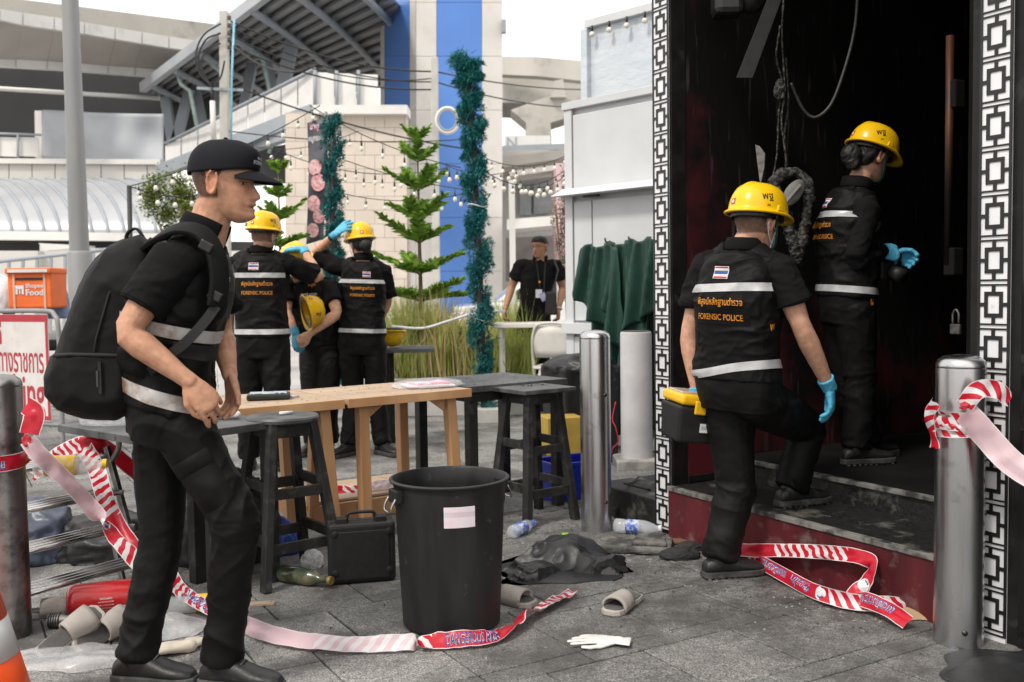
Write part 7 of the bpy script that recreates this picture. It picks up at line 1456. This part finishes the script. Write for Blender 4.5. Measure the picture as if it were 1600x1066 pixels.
fchair('cream folding chair between planter and kiosk', V(D(868, 540, 9.6).x, 9.6, .05), rad(165)); fchair('cream folding chair beside the taller pine', V(D(612, 490, 14).x, 14, 0), rad(20), k=1.05); fchair('cream folding chair just left of the tall tinsel pole', V(D(705, 490, 13.5).x, 13.5, 0), rad(-30), k=1.05); fchair('cream folding chair farthest back behind the grass', V(D(775, 480, 15).x, 15, 0), rad(10), k=1.05)
for lb_, x, Y_, w_ in (('white cafe table behind the taller pine', 640, 13.2, 1.0), ('white cafe table right of the tinsel pole', 770, 12.6, .9)):
    t = thing('cafe_table', lb_, 'table', V(D(x, 490, Y_).x, Y_, 0)); rbox('top', (0, 0, .74), (w_, .6, .04), m_cream, t, .008)
    for sx in (-.4, .4): mb = MB(); mb.bar((sx*w_, 0, 0), (sx*w_, 0, .72), .05, .05); mb.build('leg', m_cream, t)
rp = thing('rope_rail', 'white rope strung across the planter front', 'rope', D(690, 505, 9.85)); mb = MB(); mb.tube(interp_pts([D(612, 510, 9.85), D(660, 513, 9.85), D(700, 502, 9.85), D(742, 490, 9.85), D(790, 486, 9.85)], 6), .013, 8); mb.build('rope', m_white_th, rp, True, True)
# ================================================================== FAR BUILDINGS
def plate(name, m, parent, poly, Y, dep=.4, bevel=0.0, dv=None):
    ys = Y if isinstance(Y, (list, tuple)) else [Y]*len(poly); mb = MB(); mb.prism([D(p[0], p[1], yy) for p, yy in zip(poly, ys)], dv or V(0, dep, 0)); return mb.build(name, m, parent, rel=True, bevel=bevel)
m_vc = mat('viaduct_concrete', (.50, .48, .44), (.40, .385, .35), rough=.85, scale=.35, bump=.2, bscale=4, dirt=(.24, .235, .22), dlo=.55, dhi=.75, dscale=.5, stretch=(1, 1, .4)); m_wp = mat('white_cladding', (.70, .69, .67), (.62, .61, .59), rough=.5, scale=.6, dirt=(.44, .43, .41), dlo=.54, dhi=.82, dscale=.9); m_sof = mat('taupe_soffit', (.42, .39, .36), (.36, .335, .31), rough=.55, scale=.5)
m_shade = mat('shade_dark', (.055, .056, .058), (.04, .04, .042), rough=.8, scale=.3); m_gsteel = mat('grey_steel', (.30, .335, .37), (.26, .29, .32), rough=.45, scale=1); m_roofs = mat('roof_sheet', (.34, .345, .35), (.26, .265, .27), rough=.5, metal=.2, scale=1.2)  # first colour stands in for shade under deck, gutter and walkway
vd = thing('viaduct', 'concrete railway viaduct with white and taupe soffit panels', 'viaduct', D(100, 100, 38)); vd.location.z = 0
xs = [-60, 0, 36, 85, 132, 180, 222, 264, 305, 345]; y0 = np.interp(xs, [-60, 120, 345], [-12, 10, 39]); y1 = np.interp(xs, [-60, 0, 36, 85, 132, 180, 222, 264, 305, 345], [3, 14, 20, 27, 35, 43, 50, 57, 63, 69]); y2 = np.interp(xs, [-60, 0, 36, 85, 132, 180, 222, 264, 305, 345], [22, 31, 39, 46, 53, 61, 68, 75, 80, 85])
YV = [32+i*1.1 for i in range(len(xs))]; y3 = [87, 91, 93, 96, 99, 103, 106, 109, 113, 116]
for i in range(len(xs)-1):
    a, b = i, i+1; g = .6
    plate('parapet', m_vc, vd, [(xs[a], y0[a]), (xs[b], y0[b]), (xs[b], y1[b]), (xs[a], y1[a])], [YV[a]+1, YV[b]+1, YV[b]+1, YV[a]+1], .5)
    plate('white_panel', m_wp, vd, [(xs[a]+g, y1[a]), (xs[b]-g, y1[b]), (xs[b]-g, y2[b]), (xs[a]+g, y2[a])], [YV[a], YV[b], YV[b], YV[a]], .3)
    plate('soffit_panel', m_sof, vd, [(xs[a]+g, y2[a]), (xs[b]-g, y2[b]), (xs[b]-11-g, y3[b]), (xs[a]-11+g, y3[a])], [YV[a]+.1, YV[b]+.1, YV[b]+2.4, YV[a]+2.4], .3)
    plate('edge_panel', m_wp, vd, [(xs[a]-11+g, y3[a]), (xs[b]-11-g, y3[b]), (xs[b]-11-g, y3[b]+12), (xs[a]-11+g, y3[a]+12)], [YV[a]+2.4, YV[b]+2.4, YV[b]+2.4, YV[a]+2.4], .3)
plate('deck_shade', m_shade, vd, [(-80, 97), (330, 126), (330, 262), (-80, 262)], [39, 46, 46, 39], 1.0)  # upright dark sheet standing in for the shade under the deck
stn = thing('station_concourse', 'station concourse with white parapet, tarpaulin and curved grey roof', 'station', D(100, 260, 36)); stn.location.z = 0
mb = MB(); mb.tube([D(-60, 135, 36.4), D(250, 154, 40.5)], .085, 10); mb.build('pipe_beam', m_wp, stn, True, True)
rows = [[D(66+190*u, 172+6*u+76*v+1.5*math.sin(u*3), 37.0+.10*math.sin(u*14+v*3)+.08*math.sin(u*5-v*6)) for u in np.linspace(0, 1, 40)] for v in np.linspace(0, 1, 14)]; mb = MB(); mb.grid(rows); o = mb.build('tarpaulin', mat('tarp_grey', (.40, .42, .45), (.34, .36, .39), rough=.5, scale=.6), stn, True, True); o.modifiers.new('s', 'SOLIDIFY').thickness = .03
plate('post', m_wp, stn, [(54, 173), (65, 173), (66, 247), (55, 247)], 37.2, .3); 
for k, x in enumerate((-40, -6, 28)): 
    plate('balustrade_panel', m_wp, stn, [(x+2, 214), (x+32, 215), (x+32, 245), (x+2, 244)], 36.4, .05); mb = MB(); mb.tube([D(x, 208, 36.3), D(x, 247, 36.3)], .045, 8); mb.build('balustrade_post', m_gsteel, stn, True, True)
mb = MB(); mb.tube([D(-60, 207, 36.3), D(64, 211, 36.3)], .045, 8); mb.build('handrail', m_gsteel, stn, True, True)
plate('coping', m_wp, stn, [(-60, 247), (250, 249), (250, 257), (-60, 255)], 36.0, 1.2)
for k in range(9): x = -58+k*36; plate('wall_panel', mat('cream_cladding', (.58, .565, .54), (.52, .505, .48), rough=.6, scale=.5), stn, [(x+.7, 256), (x+35.3, 256), (x+35.3, 284), (x+.7, 284)], 36.15, .3)
def arc_pt(x, v, lift=0.0): a = v*PI/2; return D(x-55*(1-math.cos(a))-18*v, 368-88*math.sin(a)-lift, 27+5.5*(1-math.cos(a)))
mb = MB(); mb.grid([[arc_pt(x, v) for x in np.linspace(-90, 330, 30)] for v in np.linspace(0, 1, 14)]); o = mb.build('curved_roof', mat('roof_zinc', (.42, .43, .45), (.36, .37, .385), rough=.42, metal=.3, scale=.7), stn, True, True); o.modifiers.new('s', 'SOLIDIFY').thickness = .08
for k in range(17): mb = MB(); x = -80+k*25; mb.tube([arc_pt(x, v, .8) for v in np.linspace(0, 1, 12)], .045, 6); mb.build('roof_seam', MATS['grey_steel'], o, True, True)
plate('gutter', m_wp, stn, [(-90, 360), (330, 366), (330, 378), (-90, 374)], 26.8, .4)
plate('gutter_shade', m_shade, stn, [(-90, 374), (420, 378), (420, 420), (-90, 420)], 30, .3)  # dark strip in place of the shade below the gutter
for k, (x0, x1, z0, z1) in enumerate(((-40, 60, 392, 500), (62, 140, 384, 500), (142, 230, 388, 500), (232, 330, 390, 500), (332, 440, 392, 500))): plate('stair_wall', MATS['cream_cladding'], stn, [(x0, z0), (x1-1, z0), (x1-1, z1), (x0, z1)], 26+.3*(k % 2), .4)
plate('sloped_beam', m_wp, stn, [(60, 380), (118, 383), (118, 388), (70, 392)], 25.5, .3)
gf = thing('glass_fence', 'low fence of pale panels with a steel rail behind the motorbike', 'fence', D(60, 480, 20)); gf.location.z = 0
mb = MB(); mb.tube([D(-40, 413, 20), D(205, 386, 20)], .04, 8); mb.build('rail', m_gsteel, gf, True, True); mb = MB(); mb.tube([D(-40, 440, 20), D(205, 414, 20)], .03, 8); mb.build('rail', m_gsteel, gf, True, True)
for k in range(11): x = -30+k*22; mb = MB(); mb.bar(D(x, 412-.11*(x), 20), D(x-2, 520, 20), .05, .05); mb.build('baluster', m_gsteel, gf, rel=True)
# canopy
cy = thing('station_canopy', 'sloping steel station canopy on raking columns', 'canopy', D(400, 150, 34)); cy.location.z = 0
c00, c10, c01, c11 = D(226, 143, 40), D(470, -40, 30), D(330, 196, 56), D(640, 128, 47)
def cs_(u, v, dz=0.0): p = c00.lerp(c10, u).lerp(c01.lerp(c11, u), v); return p+V(0, 0, dz+.35*math.sin(v*PI)*u)
mb = MB(); mb.grid([[cs_(u, v, .25) for u in np.linspace(0, 1.15, 16)] for v in np.linspace(0, 1, 14)]); o = mb.build('roof_sheet', m_roofs, cy, True, True); o.modifiers.new('s', 'SOLIDIFY').thickness = .1
mb = MB()
for v in np.linspace(.04, .98, 15): mb = MB(); mb.tube([cs_(u, v, .08) for u in np.linspace(0, 1.15, 8)], .085, 6); mb.build('purlin', mat('purlin_dark', (.13, .135, .14), (.09, .095, .10), rough=.5, scale=1), cy, True, True)
for u in np.linspace(.08, 1.1, 7): mb = MB(); mb.tube([cs_(u, v, -.10) for v in np.linspace(0, 1, 10)], .13, 8); mb.build('rafter', m_gsteel, cy, True, True)
mb = MB(); mb.bar(c00+V(0, -.2, .1), c00.lerp(c10, 1.1)+V(0, -.2, .1), .25, .36); mb.build('fascia', mat('fascia_grey', (.40, .42, .45), (.34, .36, .39), rough=.4, scale=1), cy, rel=True)
for (a, b, w_, Y_) in (((258, 152), (276, 262), .38, 42), ((296, 140), (266, 258), .38, 42), ((303, 128), (325, 232), .36, 42.5), ((345, 112), (330, 230), .34, 42.5), ((395, 96), (372, 215), .38, 41), ((410, 78), (440, 190), .40, 40), ((462, 40), (432, 185), .46, 38)):
    mb = MB(); mb.bar(D(*a, Y_), D(*b, Y_), w_, w_*.8, up=V(0, 1, 0)); mb.build('raking_column', m_gsteel, cy, rel=True)
for pts in (((278, 118), (283, 132), (297, 142), (313, 225)), ((325, 88), (330, 100), (345, 112)), ((383, 55), (400, 80), (412, 96), (434, 200), (420, 240))): mb = MB(); mb.tube([D(a, b, 38) for a, b in pts], .08, 8); mb.build('downpipe', mat('pipe_green', (.42, .55, .52), rough=.5), cy, True, True)
wk = thing('station_ramp', 'sloping station walkway with white glazed balustrade', 'walkway', D(380, 250, 33)); wk.location.z = 0
for k in range(9):
    u0, u1 = k/9, (k+1)/9-.008; L = lambda u, a, b: a+(b-a)*u; Yk = lambda u: 36-8*u
    plate('balustrade_panel', m_wp, wk, [(L(u0, 258, 492), L(u0, 228, 112)), (L(u1, 258, 492), L(u1, 228, 112)), (L(u1, 258, 492), L(u1, 262, 172)), (L(u0, 258, 492), L(u0, 262, 172))], [Yk(u0), Yk(u1), Yk(u1), Yk(u0)], .06)
mb = MB(); mb.bar(D(250, 268, 35.5), D(492, 176, 27.5), .3, .42); mb.build('edge_beam', m_gsteel, wk, rel=True); mb = MB(); mb.bar(D(390, 232, 31), D(500, 196, 27), .3, .25); mb.build('lower_beam', m_gsteel, wk, rel=True); mb = MB(); mb.tube([D(258, 224, 35.9), D(492, 108, 27.9)], .05, 8); mb.build('handrail', m_gsteel, wk, True, True)
for k in range(3): x = 492+k*34; plate('balustrade_panel', m_wp, wk, [(x+2, 113+k*1.5), (x+30, 114+k*1.5), (x+30, 166), (x+2, 166)], 28, .06); mb = MB(); mb.tube([D(x, 110, 27.9), D(x, 168, 27.9)], .05, 8); mb.build('balustrade_post', m_gsteel, wk, True, True)
plate('under_shade', m_shade, wk, [(395, 235), (450, 225), (450, 285), (395, 290)], 38, .3)  # dark plate painted as the shade beneath the walkway
tw_ = thing('tiled_building', 'pale beige stone-tiled building block below the station', 'building', D(540, 300, 27)); tw_.location.z = 0
m_bt = mat('beige_tile', (.62, .55, .475), (.54, .475, .41), rough=.6, scale=1.4, bump=.1, bscale=10)
plate('core', mat('tile_joint', (.50, .445, .385), rough=.8), tw_, [(446, 176), (636, 176), (640, 500), (446, 500)], 27.3, .5)
tl_me = None
for r_ in range(15):
    for c2 in range(7):
        x0 = 446+c2*31-(15.5 if r_ % 2 else 0); x1 = x0+31; x0 = max(x0, 446); x1 = min(x1, 636)
        if x1-x0 < 4: continue
        z = 178+r_*21.5; plate('tile', m_bt, tw_, [(x0+.25, z+.25), (x1-.25, z+.25), (x1-.25, z+21.25), (x0+.25, z+21.25)], 27.2, .10)
plate('coping', m_wp, tw_, [(488, 164), (636, 164), (636, 178), (488, 178)], 26.9, .9)
tr_ = thing('lift_tower', 'tall white tower with royal blue vertical bands', 'tower', D(690, 300, 35)); tr_.location.z = 0
m_tb = mat('tower_blue', (.095, .235, .62), (.08, .205, .56), rough=.35, scale=.4); m_twt = mat('tower_white', (.64, .62, .59), (.56, .54, .51), rough=.5, scale=.6, dirt=(.42, .40, .37), dlo=.54, dhi=.85, dscale=.7)
for (x0, x1, m_, Ya, Yb_) in ((594, 601, m_twt, 38.5, 38.1), (601, 640, m_tb, 38.1, 35.7), (640, 650, m_twt, 35.7, 35.0), (650, 682, m_twt, 35.0, 35.1), (682, 753, m_tb, 35.12, 35.4), (753, 785, m_twt, 35.4, 35.55)):
    for k in range(7):
        z = -80+k*84; plate('blue_panel' if m_ is m_tb else 'white_panel', m_, tr_, [(x0+.25, z+.3), (x1-.25, z+.3), (x1-.25, z+83.7), (x0+.25, z+83.7)], [Ya, Yb_, Yb_, Ya], .35)
plate('core', m_twt, tr_, [(600, -85), (783, -85), (783, 505), (600, 505)], [38.9, 36.1, 36.1, 38.9], 4)
plate('wall_lamp', m_gsteel, tr_, [(784, 30), (791, 30), (791, 50), (784, 50)], 35.3, .3)
v2 = thing('far_viaduct', 'weathered concrete viaduct on a branching pier beyond the tower', 'viaduct', D(850, 150, 62)); v2.location.z = 0
plate('parapet', m_vc, v2, [(770, 88), (840, 89), (915, 95), (990, 103), (990, 136), (915, 127), (840, 119), (770, 116)], [66, 64, 62, 60, 60, 62, 64, 66], 1.0); plate('girder', m_vc, v2, [(775, 117), (990, 136), (990, 168), (775, 160)], [68, 64, 64, 68], 6); 
plate('pier_head', m_vc, v2, [(798, 172), (858, 150), (905, 156), (905, 178), (860, 192), (862, 215), (822, 215), (822, 192)], 61, 3); plate('pier', m_vc, v2, [(828, 214), (862, 214), (862, 500), (828, 500)], 61, 2.5); plate('bracket', m_vc, v2, [(866, 126), (880, 124), (884, 152), (860, 152)], 60.5, 1)
# low buildings and canopies between tower and kiosk
sb = thing('street_stalls', 'jumble of pale roofs and shop fronts beyond the tower', 'building', D(835, 300, 40)); sb.location.z = 0
m_grey = mat('grey_plaster', (.46, .45, .44), (.38, .37, .36), rough=.8, scale=.6); m_pink = mat('pink_wall', (.62, .44, .47), (.55, .39, .42), rough=.7, scale=.8)
plate('back_wall', m_grey, sb, [(784, 235), (900, 235), (900, 500), (784, 500)], 46, 4); plate('roof', m_vc, sb, [(784, 246), (890, 232), (890, 246), (784, 262)], 43, 4); plate('roof', m_gsteel, sb, [(784, 228), (890, 224), (890, 233), (784, 238)], 48, 4); plate('sign_board', m_wp, sb, [(788, 212), (860, 212), (860, 232), (788, 232)], 50, .4)
mb = MB(); p_ = D(800, 223, 49.7); flat_text(mb, 'N', .75, p_, (1, 0, 0), (0, 0, 1), bold=.02); mb.build('lettering', m_gsteel, sb, rel=True, fix=False)
plate('pink_wall', m_pink, sb, [(868, 255), (900, 255), (900, 500), (872, 500)], 36, 3); plate('awning', m_wp, sb, [(792, 343), (868, 337), (868, 352), (792, 359)], 33, 3); plate('awning', m_wp, sb, [(795, 268), (866, 258), (868, 266), (796, 276)], 38, 2); plate('shop_opening', mat('shop_grey', (.34, .33, .31), (.24, .23, .22), rough=.7, scale=1.5), sb, [(790, 372), (868, 368), (868, 440), (790, 440)], 40, .4)
for x0, x1, z0, z1 in ((812, 830, 290, 336), (834, 862, 285, 334)): plate('window', MATS['grey_plaster'] if False else mat('window_grey', (.30, .32, .34), rough=.3, scale=2), sb, [(x0, z0), (x1, z0), (x1, z1), (x0, z1)], 45.7, .2)
wp_ = thing('tent_pole', 'white tent pole standing behind the man in glasses', 'pole', V(D(801, 400, 15).x, 15, 0)); mb = MB(); mb.bar((0, 0, 0), (0, 0, D(800, 282, 15).z), .09, .09); mb.build('pole', m_wp, wp_)
car = thing('parked_car', 'white car parked behind the man in glasses', 'car', V(D(845, 440, 24).x, 24, 0), rad(8)); m_cw = mat('car_white', (.72, .72, .73), rough=.2, scale=3, coat=.6)
rg = []
for y_, hw, zb, zt_ in ((-.85, .0, 0, 0), ): pass
mb = MB(); mb.prism([(-2.1, -.85, .35), (-2.1, -.85, .85), (-1.3, -.85, .95), (2.0, -.85, .95), (2.15, -.85, .7), (2.15, -.85, .35)], (0, 1.7, 0)); mb.build('body', m_cw, car, bevel=.08, seg=3); mb = MB(); mb.prism([(-1.2, -.72, .95), (-.5, -.66, 1.45), (1.0, -.66, 1.47), (1.8, -.72, .95)], (0, 1.4, 0)); mb.build('cabin', m_cw, car, bevel=.06)
mb = MB(); mb.prism([(-1.0, -.74, 1.0), (-.45, -.70, 1.38), (.25, -.70, 1.40), (.25, -.74, 1.0)], (0, .02, 0)); mb.build('window', mat('car_glass', (.02, .025, .03), rough=.08), car); mb = MB(); mb.prism([(.32, -.74, 1.0), (.32, -.70, 1.40), (.95, -.70, 1.40), (1.6, -.74, 1.0)], (0, .02, 0)); mb.build('window', MATS['car_glass'], car)
for x in (-1.35, 1.35):
    for y in (-.8, .8): mb = MB(); mb.lathe([(.0001, -.1), (.32, -.1), (.34, -.06), (.34, .06), (.32, .1), (.0001, .1)], 24, (x, y, .34), Matrix.Rotation(PI/2, 3, 'X')); mb.build('wheel', MATS['tyre'], car, auto=40)
# ================================================================== POLES, WIRES, BANNER
m_up = mat('pole_concrete', (.50, .485, .45), (.42, .405, .375), rough=.85, scale=3, bump=.2, bscale=30)
def upole(label, x0, y0, x1, Y_, w_, wires=True):
    t = thing('utility_pole', label, 'utility pole', V(D(x1, 480, Y_).x, Y_, 0)); P0 = t.location; tp = D(x0, y0, Y_)-P0; mb = MB(); mb.bar((0, 0, 0), tp, w_*1.15, w_*1.15, up=V(0, 1, 0), w2=w_, h2=w_); mb.build('pole', m_up, t, bevel=.015); return t
u1 = upole('concrete utility pole hung with cable loops left of the canopy', 350, 18, 352, 20, .16); u2 = upole('slimmer concrete pole with a cable coil in front of the blue tower', 679, 90, 681, 22, .15)
P0 = u1.location
mb = MB(); mb.tube([D(366, 30, 19.8)-P0, D(362, 120, 19.8)-P0, D(361, 220, 19.8)-P0], .022, 6); mb.build('blue_conduit', mat('conduit_blue', (.25, .55, .68), rough=.4), u1, True)
for k, y in enumerate((28, 40, 52, 62, 74)): mb = MB(); mb.lathe([(.03, -.04), (.045, -.02), (.03, 0), (.045, .02), (.03, .04)], 10, D(358, y, 19.85)-P0); mb.build('insulator', mat('insulator_brown', (.10, .06, .05), rough=.2), u1, True)
for pts in (((345, 37), (318, 55), (306, 85), (312, 115), (330, 135)), ((345, 52), (322, 62), (310, 90), (316, 118), (332, 136)), ((345, 68), (325, 76), (314, 100), (324, 126), (333, 137)), ((333, 135), (345, 120), (351, 95))): mb = MB(); mb.tube(interp_pts([D(a, b, 19.8)-P0 for a, b in pts], 5), .018, 6); mb.build('cable_loop', m_wire, u1, True)
mb = MB(); mb.tube([D(334, 220, 19.9)-P0, D(332, 158, 19.9)-P0], .055, 10); mb.build('riser_pipe', m_wp, u1, True); mb = MB(); mb.tube([D(332, 158, 19.9)-P0, D(332, 138, 19.9)-P0], .03, 8); mb.build('riser_cap', m_wire, u1, True); mb = MB(); mb.bar(D(308, 138, 19.9)-P0, D(380, 141, 19.9)-P0, .05, .05); mb.build('cross_arm', m_gsteel, u1)
P0 = u2.location
for r_, m_ in ((17, m_wp), (14, m_gsteel)):
    for q in range(3): mb = MB(); c = D(699, 188, 21.7)-P0; R_ = r_/1555*21.7; mb.tube([c+V(math.cos(a)*R_*(1+.04*q), .02*q, math.sin(a)*R_*1.12*(1+.04*q)) for a in np.linspace(0, 2*PI, 25)], .022, 6); mb.build('cable_coil', m_, u2, True)
def wires(label, items):
    for k, (a, Ya, b, Yb_, sag, r) in enumerate(items):
        A, B = D(*a, Ya), D(*b, Yb_); t = thing('overhead_wire', label[k], 'wire', (A+B)/2, 0, 'overhead wires'); P0 = t.location; mb = MB(); mb.tube([A.lerp(B, u)-V(0, 0, sag*4*u*(1-u))-P0 for u in np.linspace(0, 1, 20)], r, 5); mb.build('wire', m_wire, t, True)
wires(['topmost thick overhead cable from utility pole to tower', 'second overhead cable leaving the utility pole top', 'third overhead cable below the pole top', 'overhead cable fanning down towards the blue band', 'lower overhead cable passing the coil', 'low overhead cable crossing from the pole to tinsel pole', 'overhead wire running right of the tower, upper', 'overhead wire running right of the tower, lower', 'slack overhead wire over the banner'],
      [((360, 33), 20, (680, 112), 22, .25, .018), ((360, 42), 20, (680, 128), 22, .30, .015), ((360, 55), 20, (680, 122), 22, .35, .013), ((360, 72), 20, (680, 140), 22, .25, .018), ((380, 140), 20, (745, 235), 22, .15, .018), ((357, 205), 20, (760, 215), 22, .15, .012), ((680, 112), 22, (915, 140), 30, .10, .018), ((680, 128), 22, (915, 168), 30, .15, .018), ((355, 62), 20, (470, 112), 18, .2, .02)])
bn_ = thing('food_banner', 'tall dark vertical banner with pink food pictures and white lettering', 'banner', V(D(495, 400, 12.5).x, 12.5, 0)); P0 = bn_.location
mb = MB(); mb.tube([V(.12, .02, 0), D(509, 175, 12.5)-P0], .02, 8); mb.build('pole', m_galv, bn_, True)
rows = [[D(480+27*u+2*math.sin(v*4), 192-8*u+190*v, 12.45+.03*math.sin(v*9+u*2))-P0 for u in np.linspace(0, 1, 6)] for v in np.linspace(0, 1, 20)]; mb = MB(); mb.grid(rows); cl2 = mb.build('cloth', mat('banner_print', (.10, .10, .12), (.07, .07, .09), rough=.5, scale=3), bn_, True); cl2.modifiers.new('s', 'SOLIDIFY').thickness = .004
mb = MB(); flat_text(mb, 'หมูกระทะ', .2, D(494, 218, 12.38)-P0, (.99, -.05, .10), (0, 0, 1), width=.19, bold=.02, hs=1.8); mb.build('lettering', m_white_th, cl2, fix=False); mb = MB(); flat_text(mb, 'ชาบู', .1, D(491, 200, 12.38)-P0, (.99, -.05, .10), (0, 0, 1), width=.11, bold=.02, hs=1.3); mb.build('lettering', MATS['pink_print'], cl2, fix=False)
m_meat = mat('meat_pink', (.62, .20, .26), (.72, .52, .50), rough=.5, scale=28, lo=.4, hi=.6)
for k, (x, y, r_) in enumerate(((492, 262, 10), (497, 285, 11), (490, 318, 10), (498, 338, 9), (489, 360, 9))): mb = MB(); mb.lathe([(.0001, 0), (r_/1555*12.4, 0), (r_/1555*12.4, .004), (.0001, .004)], 20, D(x, y, 12.39)-P0, Matrix.Rotation(PI/2, 3, 'X'), sy=1.25); mb.build('food_picture', m_meat, cl2)
